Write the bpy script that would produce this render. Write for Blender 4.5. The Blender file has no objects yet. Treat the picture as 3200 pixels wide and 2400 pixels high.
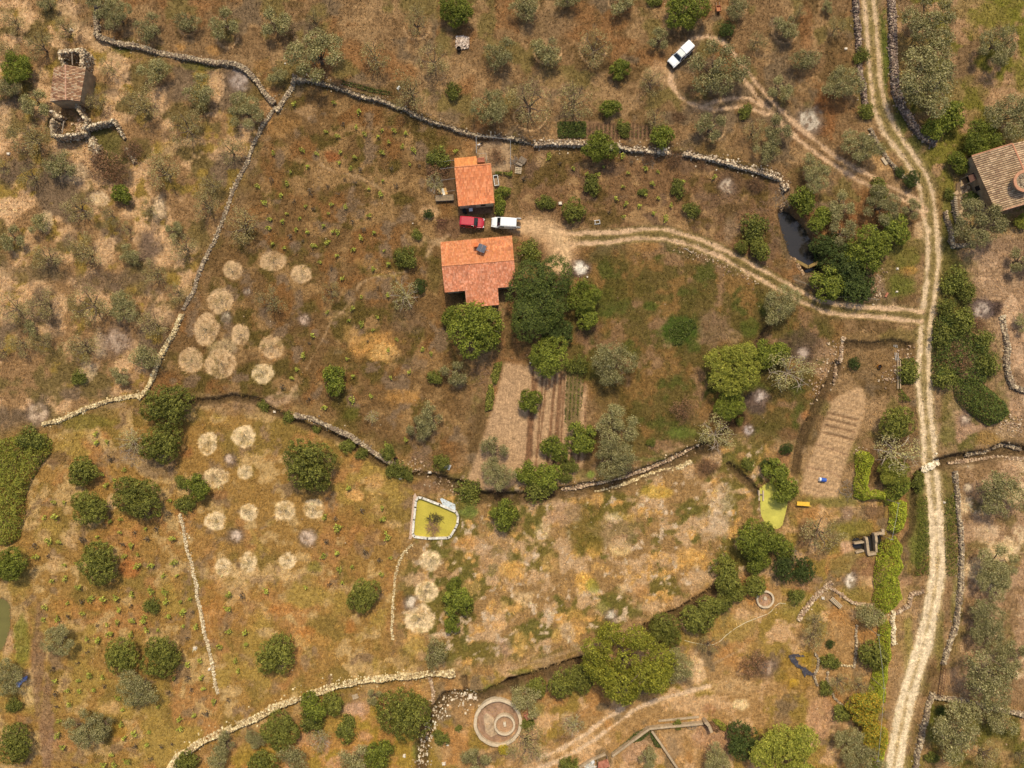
import bpy, math, random
import numpy as np
from mathutils import Matrix, Vector

# ------------------------------------------------------------------ camera, sky, sun, exposure
SC = bpy.context.scene
COL = SC.collection
ALT, PX = 120.0, 0.054            # drone height (m); metres on the ground for one photograph pixel
cam = bpy.data.cameras.new('camera')
cam.sensor_fit = 'HORIZONTAL'; cam.sensor_width = 36.0
cam.lens = 36.0 * ALT / (3200 * PX)
cam.clip_start = 0.5; cam.clip_end = 6000
camo = bpy.data.objects.new('camera', cam); camo.location = (0, 0, ALT)
COL.objects.link(camo); SC.camera = camo

SUN_EL, SUN_AZ = 56.0, 3.0        # degrees; the sun stands beyond the top edge of the picture
world = bpy.data.worlds.new('World'); SC.world = world; world.use_nodes = True
wn = world.node_tree; bg = wn.nodes['Background']
sky = wn.nodes.new('ShaderNodeTexSky'); sky.sky_type = 'NISHITA'; sky.sun_disc = False
sky.sun_elevation = math.radians(SUN_EL); sky.sun_rotation = math.radians(SUN_AZ)
sky.dust_density = 3.0; sky.air_density = 1.0; sky.ozone_density = 1.0
wn.links.new(sky.outputs[0], bg.inputs[0]); bg.inputs[1].default_value = 0.15
sun = bpy.data.lights.new('sun', 'SUN'); sun.energy = 3.0; sun.angle = math.radians(3.5); sun.color = (1.0, 0.905, 0.68)
suno = bpy.data.objects.new('sun', sun); COL.objects.link(suno)
sd = Vector((math.sin(math.radians(SUN_AZ)) * math.cos(math.radians(SUN_EL)),
             math.cos(math.radians(SUN_AZ)) * math.cos(math.radians(SUN_EL)), math.sin(math.radians(SUN_EL))))
suno.rotation_euler = sd.to_track_quat('Z', 'Y').to_euler(); suno.location = (0, 60, 200)
SC.view_settings.view_transform = 'Standard'; SC.view_settings.look = 'None'
SC.view_settings.exposure = 0.16; SC.view_settings.gamma = 1.0
SC.render.engine = 'CYCLES'
SC.cycles.max_bounces = 6; SC.cycles.diffuse_bounces = 3; SC.cycles.transparent_max_bounces = 4

# ------------------------------------------------------------------ small helpers
KLIT = 1.18                        # display value of a flat white surface under this light
def lin(c):
    c = np.asarray(c, float) / 255.0
    return np.where(c <= 0.04045, c / 12.92, ((c + 0.055) / 1.055) ** 2.4)
def alb(*c):
    return tuple(float(v) for v in np.clip(lin(c) / KLIT, 0.002, 0.88))
def W(px, py, z=0.0):
    k = PX * (1 - z / ALT)
    return Vector(((px - 1600) * k, (1200 - py) * k, z))
def tile(c, r, x, y):
    return (800 * c + x / 2.765, 600 * r + y / 2.765)
def tl(c, r, pts):
    return [tile(c, r, x, y) for x, y in pts]
def zz(ox, oy, s, pts):
    return [(ox + x / s, oy + y / s) for x, y in pts]
def dd(pts):
    return [(x * 1.44665, y * 1.44665) for x, y in pts]
RNG = np.random.default_rng(7)
random.seed(7)

def hsh(ix, iy, seed):
    h = (ix.astype(np.int64) * 374761393 + iy.astype(np.int64) * 668265263 + seed * 974634777) & 0xFFFFFFFF
    h = ((h ^ (h >> 13)) * 1274126177) & 0xFFFFFFFF
    h = ((h ^ (h >> 16)) * 2246822519) & 0xFFFFFFFF
    return ((h ^ (h >> 15)) & 0xFFFFFF) / float(0xFFFFFF)
def vn(x, y, s, seed):
    x = x / s; y = y / s
    ix = np.floor(x); iy = np.floor(y); fx = x - ix; fy = y - iy
    fx = fx * fx * (3 - 2 * fx); fy = fy * fy * (3 - 2 * fy)
    a = hsh(ix, iy, seed); b = hsh(ix + 1, iy, seed); c = hsh(ix, iy + 1, seed); d = hsh(ix + 1, iy + 1, seed)
    return (a * (1 - fx) + b * fx) * (1 - fy) + (c * (1 - fx) + d * fx) * fy
def fbm(x, y, s, seed, o=3):
    t = 0; a = 1; n = 0
    for i in range(o):
        t = t + a * vn(x + 13.7 * i, y - 7.1 * i, s / 2 ** i, seed + i); n += a; a *= 0.55
    return t / n
def sm(v, a, b):
    t = np.clip((v - a) / (b - a), 0, 1)
    return t * t * (3 - 2 * t)

# ------------------------------------------------------------------ materials (all procedural)
MATS = {}
def nd(nt, t, **k):
    n = nt.nodes.new(t)
    for a, v in k.items(): setattr(n, a, v)
    return n
def mat(name, col=(150, 120, 80), rough=0.85, attr=False, nscale=3.0, namp=0.25, rnd=0.0, bump=0.0, bscale=8.0,
        metal=0.0, coat=0.0, transl=0.0, spec=0.3, noise2=0.0, n2scale=0.5):
    if name in MATS: return MATS[name]
    m = bpy.data.materials.new(name); m.use_nodes = True; nt = m.node_tree
    b = nt.nodes['Principled BSDF']
    b.inputs['Roughness'].default_value = rough; b.inputs['Metallic'].default_value = metal
    b.inputs['Specular IOR Level'].default_value = spec
    if coat: b.inputs['Coat Weight'].default_value = coat; b.inputs['Coat Roughness'].default_value = 0.08
    tc = nd(nt, 'ShaderNodeTexCoord')
    if attr:
        c = nd(nt, 'ShaderNodeAttribute', attribute_name='Col').outputs['Color']
    else:
        r = nd(nt, 'ShaderNodeRGB'); r.outputs[0].default_value = (*alb(*col), 1); c = r.outputs[0]
    def mulval(c, fac_socket, lo, hi):
        mr = nd(nt, 'ShaderNodeMapRange'); mr.inputs['To Min'].default_value = lo; mr.inputs['To Max'].default_value = hi
        nt.links.new(fac_socket, mr.inputs['Value'])
        vm = nd(nt, 'ShaderNodeVectorMath', operation='SCALE')
        nt.links.new(c, vm.inputs[0]); nt.links.new(mr.outputs[0], vm.inputs['Scale']); return vm.outputs[0]
    if namp:
        n = nd(nt, 'ShaderNodeTexNoise'); n.inputs['Scale'].default_value = nscale; n.inputs['Detail'].default_value = 4
        n.inputs['Roughness'].default_value = 0.7
        nt.links.new(tc.outputs['Object'], n.inputs['Vector'])
        mr = nd(nt, 'ShaderNodeMapRange'); mr.inputs['From Min'].default_value = 0.28; mr.inputs['From Max'].default_value = 0.72
        nt.links.new(n.outputs[0], mr.inputs['Value'])
        c = mulval(c, mr.outputs[0], 1 - namp, 1 + namp)
    if noise2:
        n = nd(nt, 'ShaderNodeTexNoise'); n.inputs['Scale'].default_value = n2scale; n.inputs['Detail'].default_value = 3
        nt.links.new(tc.outputs['Object'], n.inputs['Vector'])
        mr = nd(nt, 'ShaderNodeMapRange'); mr.inputs['From Min'].default_value = 0.3; mr.inputs['From Max'].default_value = 0.7
        nt.links.new(n.outputs[0], mr.inputs['Value'])
        c = mulval(c, mr.outputs[0], 1 - noise2, 1 + noise2)
    if rnd:
        oi = nd(nt, 'ShaderNodeObjectInfo'); c = mulval(c, oi.outputs['Random'], 1 - rnd, 1 + rnd)
    nt.links.new(c, b.inputs['Base Color'])
    if bump:
        n = nd(nt, 'ShaderNodeTexNoise'); n.inputs['Scale'].default_value = bscale; n.inputs['Detail'].default_value = 5
        nt.links.new(tc.outputs['Object'], n.inputs['Vector'])
        bp = nd(nt, 'ShaderNodeBump'); bp.inputs['Strength'].default_value = bump; bp.inputs['Distance'].default_value = 0.08
        nt.links.new(n.outputs[0], bp.inputs['Height']); nt.links.new(bp.outputs[0], b.inputs['Normal'])
    if transl:
        tr = nd(nt, 'ShaderNodeBsdfTranslucent'); nt.links.new(c, tr.inputs['Color'])
        mx = nd(nt, 'ShaderNodeMixShader'); mx.inputs[0].default_value = transl
        out = nt.nodes['Material Output']
        nt.links.new(b.outputs[0], mx.inputs[1]); nt.links.new(tr.outputs[0], mx.inputs[2]); nt.links.new(mx.outputs[0], out.inputs['Surface'])
    MATS[name] = m
    return m

def gmat():
    """soil and dry grass: vertex tint times clump, fibre and speckle noise"""
    m = bpy.data.materials.new('ground_soil'); m.use_nodes = True; nt = m.node_tree; b = nt.nodes['Principled BSDF']
    b.inputs['Roughness'].default_value = 0.95; b.inputs['Specular IOR Level'].default_value = 0.1
    tc = nd(nt, 'ShaderNodeTexCoord'); c = nd(nt, 'ShaderNodeAttribute', attribute_name='Col').outputs['Color']
    wv = nd(nt, 'ShaderNodeTexNoise'); wv.inputs['Scale'].default_value = 0.35; nt.links.new(tc.outputs['Object'], wv.inputs['Vector'])
    for sc, det, lo, hi, amp, stretch in ((1.3, 6, .34, .66, .30, None), (4.5, 4, .32, .68, .30, None), (14.0, 2, .3, .7, .22, None), (3.2, 4, .33, .67, .22, (1.0, .28, 1.0)), (3.0, 4, .33, .67, .2, (.3, 1.0, 1.0))):
        v = tc.outputs['Object']
        if stretch:
            mp = nd(nt, 'ShaderNodeMapping'); mp.inputs['Scale'].default_value = stretch; mp.inputs['Rotation'].default_value = (0, 0, .6)
            nt.links.new(v, mp.inputs['Vector']); v = mp.outputs[0]
        n = nd(nt, 'ShaderNodeTexNoise'); n.inputs['Scale'].default_value = sc; n.inputs['Detail'].default_value = det; n.inputs['Roughness'].default_value = .72; n.inputs['Distortion'].default_value = .6
        nt.links.new(v, n.inputs['Vector'])
        mr = nd(nt, 'ShaderNodeMapRange'); mr.inputs['From Min'].default_value = lo; mr.inputs['From Max'].default_value = hi; mr.inputs['To Min'].default_value = 1 - amp; mr.inputs['To Max'].default_value = 1 + amp
        nt.links.new(n.outputs[0], mr.inputs['Value'])
        vm = nd(nt, 'ShaderNodeVectorMath', operation='SCALE'); nt.links.new(c, vm.inputs[0]); nt.links.new(mr.outputs[0], vm.inputs['Scale']); c = vm.outputs[0]
    # pale straw flecks
    n = nd(nt, 'ShaderNodeTexNoise'); n.inputs['Scale'].default_value = 6.0; n.inputs['Detail'].default_value = 3; nt.links.new(tc.outputs['Object'], n.inputs['Vector'])
    mr = nd(nt, 'ShaderNodeMapRange'); mr.inputs['From Min'].default_value = .62; mr.inputs['From Max'].default_value = .74; mr.inputs['To Max'].default_value = .55; nt.links.new(n.outputs[0], mr.inputs['Value'])
    mx = nd(nt, 'ShaderNodeMix', data_type='RGBA'); nt.links.new(mr.outputs[0], mx.inputs[0]); nt.links.new(c, mx.inputs[6]); mx.inputs[7].default_value = (*alb(196, 164, 118), 1)
    nt.links.new(mx.outputs[2], b.inputs['Base Color'])
    n = nd(nt, 'ShaderNodeTexNoise'); n.inputs['Scale'].default_value = 7; n.inputs['Detail'].default_value = 5; nt.links.new(tc.outputs['Object'], n.inputs['Vector'])
    bp = nd(nt, 'ShaderNodeBump'); bp.inputs['Strength'].default_value = .6; bp.inputs['Distance'].default_value = .09; nt.links.new(n.outputs[0], bp.inputs['Height']); nt.links.new(bp.outputs[0], b.inputs['Normal'])
    return m
LEAF = mat('leaves', attr=True, rough=0.6, namp=0.0, rnd=0.16, transl=0.34, spec=0.2)
BARK = mat('bark', (112, 92, 74), rough=0.95, nscale=7, namp=0.35, bump=0.5, bscale=14)
BARKP = mat('pale_dead_wood', (178, 160, 138), rough=0.95, nscale=7, namp=0.3)
STONE = mat('field_stone', attr=True, rough=0.95, nscale=5, namp=0.22, bump=0.4, bscale=12, spec=0.15)
RUBBLE = mat('rubble_core', (146, 124, 96), rough=1.0, nscale=4, namp=0.4, bump=0.6, bscale=9)
GRASSM = mat('dry_grass', attr=True, rough=0.9, namp=0.0, transl=0.2, spec=0.1)
TILE = mat('roof_tile', attr=True, rough=0.85, nscale=5, namp=0.22, rnd=0.13, noise2=0.2, n2scale=0.9)
PLASTER = mat('cream_plaster', (200, 184, 150), rough=0.95, nscale=2, namp=0.15, noise2=0.1, n2scale=0.6, bump=0.2)
OLDPL = mat('old_plaster', (160, 136, 104), rough=0.98, nscale=2, namp=0.25, noise2=0.2, n2scale=0.7, bump=0.4)
CONC = mat('weathered_concrete', (176, 152, 120), rough=0.95, nscale=3, namp=0.28, noise2=0.2, n2scale=0.8, bump=0.3)
WOOD = mat('grey_wood', (150, 132, 110), rough=0.9, nscale=6, namp=0.3)
METAL = mat('galvanised_steel', (176, 172, 166), rough=0.55, nscale=5, namp=0.12, metal=0.35)
RUST = mat('rusty_iron', (108, 70, 52), rough=0.9, nscale=9, namp=0.35)
WHITE = mat('white_enamel', (236, 234, 228), rough=0.35, nscale=3, namp=0.05)
BLACKP = mat('black_rubber', (36, 34, 34), rough=0.8, nscale=4, namp=0.1)
DARK = mat('opening_shade', (40, 32, 28), rough=0.95, namp=0.1)  # near-black colour painted for the shade inside openings
GLASS = mat('dark_glass', (34, 38, 40), rough=0.08, namp=0.0, spec=0.6)

# ------------------------------------------------------------------ mesh building
def setp(o, label=None, cat=None, group=None, kind=None):
    if label: o['label'] = label
    if cat: o['category'] = cat
    if group: o['group'] = group
    if kind: o['kind'] = kind
    return o
def link(o, parent=None):
    COL.objects.link(o)
    if parent is not None: o.parent = parent
    return o
def obj(name, me, parent=None, loc=None, rotz=0.0):
    o = bpy.data.objects.new(name, me); link(o, parent)
    if loc is not None: o.location = loc
    if rotz: o.rotation_euler = (0, 0, rotz)
    return o
def thing(name, label, cat, loc=(0, 0, 0), rotz=0.0, group=None):
    o = bpy.data.objects.new(name, None); o.empty_display_size = 0.3; link(o)
    o.location = loc; o.rotation_euler = (0, 0, rotz)
    return setp(o, label, cat, group, 'thing')
def npmesh(name, V, F, mats, cols=None, smooth=False, midx=None):
    """V (n,3); F (m,k) integer array with k = 3 or 4"""
    me = bpy.data.meshes.new(name); V = np.ascontiguousarray(V, np.float32); F = np.ascontiguousarray(F, np.int32)
    k = F.shape[1]
    me.vertices.add(len(V)); me.vertices.foreach_set('co', V.ravel())
    me.loops.add(F.size); me.loops.foreach_set('vertex_index', F.ravel())
    me.polygons.add(len(F)); me.polygons.foreach_set('loop_start', np.arange(0, F.size, k, dtype=np.int32))
    try: me.polygons.foreach_set('loop_total', np.full(len(F), k, np.int32))
    except Exception: pass
    me.polygons.foreach_set('use_smooth', np.full(len(F), bool(smooth)))
    for m in (mats if isinstance(mats, (list, tuple)) else [mats]): me.materials.append(m)
    if midx is not None: me.polygons.foreach_set('material_index', np.asarray(midx, np.int32))
    if cols is not None:
        a = me.attributes.new('Col', 'FLOAT_COLOR', 'POINT')
        c = np.ones((len(V), 4), np.float32); c[:, :3] = cols
        a.data.foreach_set('color', c.ravel())
    me.update(calc_edges=True)
    return me
class MB:
    """collects simple solids and links them as one mesh"""
    def __init__(s): s.v = []; s.f = []; s.c = []; s.col = (1, 1, 1)
    def _add(s, vs, fs):
        b = len(s.v); s.v += [tuple(v) for v in vs]; s.c += [s.col] * len(vs)
        s.f += [tuple(i + b for i in f) for f in fs]; return s
    def box(s, c, d, rz=0.0, M=None, taper=1.0):
        x, y, z = d[0] / 2, d[1] / 2, d[2] / 2
        vs = [Vector((sx * x * (taper if sz > 0 else 1), sy * y * (taper if sz > 0 else 1), sz * z)) for sz in (-1, 1) for sx, sy in ((-1, -1), (1, -1), (1, 1), (-1, 1))]
        R = Matrix.Rotation(rz, 3, 'Z') if M is None else M
        vs = [R @ v + Vector(c) for v in vs]
        return s._add(vs, [(3, 2, 1, 0), (4, 5, 6, 7), (0, 1, 5, 4), (1, 2, 6, 5), (2, 3, 7, 6), (3, 0, 4, 7)])
    def bar(s, a, b, w, h=None):
        a = Vector(a); b = Vector(b); d = b - a; L = d.length
        if L < 1e-6: return s
        M = d.to_track_quat('X', 'Z').to_matrix()
        return s.box((a + b) / 2, (L, w, h or w), M=M)
    def tube(s, a, b, r0, r1=None, n=6, cap=True):
        a = Vector(a); b = Vector(b); r1 = r0 if r1 is None else r1
        d = b - a
        if d.length < 1e-6: return s
        M = d.to_track_quat('Z', 'Y').to_matrix(); vs = []
        for p, r in ((a, r0), (b, r1)):
            for i in range(n):
                t = 2 * math.pi * i / n; vs.append(p + M @ Vector((r * math.cos(t), r * math.sin(t), 0)))
        fs = [(i, (i + 1) % n, n + (i + 1) % n, n + i) for i in range(n)]
        if cap: fs += [tuple(range(n - 1, -1, -1)), tuple(range(n, 2 * n))]
        return s._add(vs, fs)
    def ring(s, c, ro, ri, z0, z1, n=40, jit=0.0):
        vs = []; rr = [1 + random.uniform(-jit, jit) for _ in range(n)]
        for z in (z0, z1):
            for r in (ri, ro):
                for i in range(n):
                    t = 2 * math.pi * i / n
                    vs.append((c[0] + r * rr[i] * math.cos(t), c[1] + r * rr[i] * math.sin(t), c[2] + z))
        fs = []
        for i in range(n):
            j = (i + 1) % n
            fs += [(i, j, 2 * n + j, 2 * n + i)[::1], (n + j, n + i, 3 * n + i, 3 * n + j)[::-1],
                   (2 * n + i, 2 * n + j, 3 * n + j, 3 * n + i)]
        return s._add(vs, fs)
    def prism(s, poly, z0, z1):
        n = len(poly); vs = [(x, y, z0) for x, y in poly] + [(x, y, z1) for x, y in poly]
        return s._add(vs, [tuple(range(n, 2 * n)), tuple(range(n - 1, -1, -1))] + [(i, (i + 1) % n, n + (i + 1) % n, n + i) for i in range(n)])
    def poly(s, pts): return s._add(pts, [tuple(range(len(pts)))])
    def mesh(s, name, m, smooth=False):
        me = bpy.data.meshes.new(name); me.from_pydata(s.v, [], s.f)
        for q in (m if isinstance(m, (list, tuple)) else [m]): me.materials.append(q)
        a = me.attributes.new('Col', 'FLOAT_COLOR', 'POINT')
        c = np.ones((len(s.v), 4), np.float32); c[:, :3] = s.c; a.data.foreach_set('color', c.ravel())
        me.polygons.foreach_set('use_smooth', np.full(len(s.f), bool(smooth)))
        me.update(); return me
    def build(s, name, m, parent=None, loc=None, rotz=0.0, smooth=False):
        return obj(name, s.mesh(name, m, smooth), parent, loc, rotz)

# ------------------------------------------------------------------ terrain: one height field, split into ground / tracks / tilled soil
STEP = 0.235
HX, HY = 96.0, 75.0
def axis(h):
    f = np.arange(-h, h + STEP / 2, STEP)
    out = h + np.cumsum(1.0 * 1.45 ** np.arange(1, 18))
    return np.concatenate([-out[::-1], f, out]).astype(np.float64)
AX, AY = axis(HX), axis(HY)
GX, GY = np.meshgrid(AX, AY)
NYg, NXg = GX.shape
PXg = GX / PX + 1600; PYg = 1200 - GY / PX             # ground position in survey pixels
WA = fbm(GX, GY, 3.2, 11, 4) - 0.5; WB = fbm(GX, GY, 3.2, 57, 4) - 0.5
WC = fbm(GX, GY, 0.9, 91, 2) - 0.5
PXc = np.clip(PXg, 3, 3197); PYc = np.clip(PYg, 3, 2397)
C = np.zeros((NYg, NXg, 3)); C[:] = (131, 102, 68)
H = 0.22 * (fbm(GX, GY, 16, 5, 3) - 0.5) + 0.10 * (fbm(GX, GY, 2.0, 6, 3) - 0.5)
LAND = np.zeros((NYg, NXg), np.int8)
NOGRASS = np.zeros((NYg, NXg), np.float32)
i0, i1 = np.searchsorted(AX, -HX), np.searchsorted(AX, HX - 1e-6)
j0, j1 = np.searchsorted(AY, -HY), np.searchsorted(AY, HY - 1e-6)

def blur(m, k):
    for ax in (0, 1):
        p = np.concatenate([np.repeat(m.take([0], ax), k + 1, ax), m, np.repeat(m.take([-1], ax), k, ax)], ax)
        c = np.cumsum(p, ax); n = m.shape[ax]
        m = (c.take(range(2 * k + 1, 2 * k + 1 + n), ax) - c.take(range(0, n), ax)) / (2 * k + 1)
    return m
def pip(x, y, poly):
    ins = np.zeros(x.shape, bool); n = len(poly)
    for i in range(n):
        x1, y1 = poly[i]; x2, y2 = poly[(i + 1) % n]
        if y1 == y2: continue
        ins ^= ((y1 > y) != (y2 > y)) & (x < (x2 - x1) * (y - y1) / (y2 - y1) + x1)
    return ins
def polymask(poly, warp=30.0, soft=6):
    m = pip(PXc + WA * warp, PYc + WB * warp, poly).astype(np.float64)
    return blur(m, soft) if soft else m
def win(x0, y0, x1, y1):
    """slice of the grid that covers a box in survey pixels"""
    a = np.searchsorted(AX, (x0 - 1600) * PX); b = np.searchsorted(AX, (x1 - 1600) * PX) + 1
    c = np.searchsorted(AY, (1200 - y1) * PX); d = np.searchsorted(AY, (1200 - y0) * PX) + 1
    return slice(max(c, 0), d), slice(max(a, 0), b)
def mixc(s, m, col):
    C[s] = C[s] * (1 - m[..., None]) + np.asarray(col, float) * m[..., None]
def blob(cx, cy, rx, col, ry=None, k=1.0, rough=0.85, edge=0.3, grass=None, fill=0.0, seed=3):
    """uneven soft-edged patch; fill = share of holes with the old ground showing"""
    ry = ry or rx; R = max(rx, ry) * 1.6
    s = win(cx - R, cy - R, cx + R, cy + R)
    d = np.hypot((PXg[s] - cx) / rx, (PYg[s] - cy) / ry) + rough * (WA[s] + 0.6 * WC[s]) * 1.3
    m = (1 - sm(d, 1 - edge, 1 + edge)) * k
    if fill: m = m * (1 - fill * sm(fbm(GX[s], GY[s], 0.7, seed, 2), 0.52, 0.62))
    mixc(s, m, col)
    if grass is not None: NOGRASS[s] = np.maximum(NOGRASS[s], m * grass)
    return s, m
def pldist(s, pts):
    x, y = PXg[s], PYg[s]; D = np.full(x.shape, 1e9)
    for (x1, y1), (x2, y2) in zip(pts[:-1], pts[1:]):
        dx, dy = x2 - x1, y2 - y1; L = dx * dx + dy * dy + 1e-9
        t = np.clip(((x - x1) * dx + (y - y1) * dy) / L, 0, 1)
        D = np.minimum(D, np.hypot(x - x1 - t * dx, y - y1 - t * dy))
    return D
def pwin(pts, r):
    xs = [p[0] for p in pts]; ys = [p[1] for p in pts]
    return win(min(xs) - r, min(ys) - r, max(xs) + r, max(ys) + r)
def stroke(pts, w, col=None, k=1.0, rough=5.0, edge=0.35, depth=0.0, land=None, grass=1.0, landw=None):
    s = pwin(pts, w * 3 + 20); D = pldist(s, pts) + rough * (WA[s] + WC[s])
    m = (1 - sm(D, w * (1 - edge), w * (1 + edge))) * k
    if col is not None: mixc(s, m, col)
    if depth: H[s] -= depth * (1 - sm(D, w * 0.45, w * 1.1))
    if land is not None: LAND[s][D < (landw or w)] = land
    NOGRASS[s] = np.maximum(NOGRASS[s], m * grass)

# --- broad land cover; tints also hold the cloud dimming of the upper half -------------------------------------------------------------------------------------------
def cover(poly, base, pal, warp=40, soft=8):
    m = polymask(poly, warp, soft); w = m > 0.004
    c = np.zeros((w.sum(), 3)) + np.asarray(base, float)
    x, y = GX[w], GY[w]
    for (col, sc, th, so, seed) in pal:
        n = fbm(x, y, sc, seed, 4); f = sm(n, th - so, th + so)[:, None]
        c = c * (1 - f) + np.asarray(col, float) * f
    C[w] = C[w] * (1 - m[w][:, None]) + c * m[w][:, None]
BIG = [(-9, -9), (3300, -9), (3300, 2500), (-9, 2500)]
cover(BIG, (128, 99, 66), [((106, 82, 50), 5, .56, .07, 101), ((148, 117, 80), 3, .58, .06, 102), ((134, 97, 60), 6, .62, .06, 103), ((114, 93, 68), 5, .64, .05, 104), ((116, 98, 56), 4, .63, .06, 109)], 0, 0)
# olive grove on the left
cover(dd([(-5, -5), (150, -5), (215, 95), (400, 125), (535, 150), (600, 215), (300, 872), (-5, 942)]), (144, 111, 74),
      [((190, 152, 110), 4.2, .56, .05, 111), ((112, 93, 54), 3.3, .56, .06, 112), ((118, 96, 72), 6, .64, .05, 113), ((142, 116, 56), 2.5, .66, .05, 114)])
# vineyard left of the houses
cover(dd([(640, 165), (1030, 300), (985, 500), (952, 640), (1005, 800), (1010, 930), (985, 1040), (905, 1000), (640, 885), (420, 862), (322, 862)]), (114, 86, 52),
      [((92, 76, 36), 4, .55, .07, 121), ((142, 110, 70), 2.6, .585, .06, 122), ((124, 88, 50), 5, .62, .06, 123), ((122, 98, 72), 3, .66, .05, 124)])
# meadow right of the house
cover(dd([(1270, 540), (1440, 525), (1560, 560), (1765, 680), (1815, 700), (1740, 950), (1540, 950), (1400, 1000), (1270, 830), (1200, 740)]), (98, 82, 42),
      [((88, 77, 36), 4, .54, .09, 131), ((124, 94, 52), 2.5, .58, .06, 132), ((82, 80, 34), 3.2, .64, .06, 133), ((132, 102, 70), 3.5, .66, .05, 134)])
# warm dry grass lower left
cover(dd([(-5, 945), (300, 872), (420, 862), (640, 890), (935, 1025), (885, 1200), (850, 1400), (1000, 1452), (700, 1530), (350, 1670), (-5, 1670)]), (148, 113, 60),
      [((130, 105, 52), 4.5, .55, .08, 141), ((160, 117, 68), 5, .62, .07, 142), ((174, 142, 92), 2.6, .60, .05, 143), ((136, 108, 74), 2.2, .665, .05, 144), ((152, 124, 62), 6, .64, .06, 145)])
# straw and cut grass lower middle
cover(dd([(935, 1025), (1350, 1045), (1540, 955), (1725, 955), (1700, 1150), (1665, 1215), (1240, 1410), (1000, 1452), (855, 1400), (885, 1200)]), (148, 115, 72),
      [((110, 95, 44), 4.2, .512, .05, 151), ((180, 146, 106), 3.0, .59, .05, 152), ((190, 146, 84), 1.8, .645, .05, 153), ((104, 94, 44), 2.6, .65, .05, 154), ((190, 164, 132), 1.2, .68, .04, 155)])
# yards and gardens lower right
cover(dd([(1000, 1455), (1240, 1412), (1670, 1215), (1730, 1060), (1930, 1060), (1960, 1230), (1930, 1670), (350, 1670), (700, 1530)]), (160, 124, 78),
      [((142, 116, 56), 4, .55, .06, 161), ((188, 150, 106), 3, .58, .05, 162), ((164, 120, 70), 5, .64, .06, 163), ((128, 104, 72), 3, .64, .04, 164)])
cover(dd([(350, 1672), (700, 1535), (925, 1470), (925, 1672)]), (166, 124, 68), [((150, 122, 52), 3, .54, .06, 165), ((176, 134, 92), 2.5, .6, .05, 166)], 20)
# east of the road
cover(dd([(1900, -5), (2220, -5), (2220, 520), (2070, 540), (2040, 420), (1960, 300), (1915, 150)]), (138, 113, 70),
      [((112, 104, 42), 4.5, .53, .06, 171), ((160, 126, 90), 3, .6, .05, 172), ((124, 98, 68), 4, .64, .04, 173)])
cover(dd([(2030, 520), (2220, 500), (2220, 960), (2020, 1000)]), (140, 112, 78), [((104, 94, 48), 4, .56, .06, 174), ((164, 130, 100), 4, .57, .05, 175)])
cover(dd([(2090, 520), (2220, 505), (2220, 960), (2190, 900), (2140, 700), (2110, 640)]), (162, 130, 98), [((138, 110, 82), 3, .56, .06, 176), ((188, 154, 120), 3, .62, .05, 177)])
cover(dd([(2060, 995), (2220, 985), (2220, 1540), (2040, 1500)]), (166, 133, 100), [((140, 110, 76), 3.5, .56, .06, 178), ((202, 172, 132), 2.6, .615, .04, 179), ((128, 106, 66), 3, .64, .05, 180)])
cover(dd([(2010, 1510), (2220, 1545), (2220, 1670), (1970, 1670)]), (128, 104, 58), [((102, 94, 40), 3, .52, .06, 181), ((168, 132, 88), 2.5, .62, .05, 182)])
# north strip under the top wall and above the drive
cover(dd([(1100, 320), (1530, 330), (1680, 380), (1700, 450), (1690, 600), (1560, 545), (1420, 495), (1240, 495), (1110, 460)]), (122, 91, 60),
      [((96, 76, 40), 3.5, .55, .06, 191), ((150, 117, 78), 2.6, .6, .05, 192), ((112, 86, 62), 2.6, .63, .06, 193)])

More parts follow.
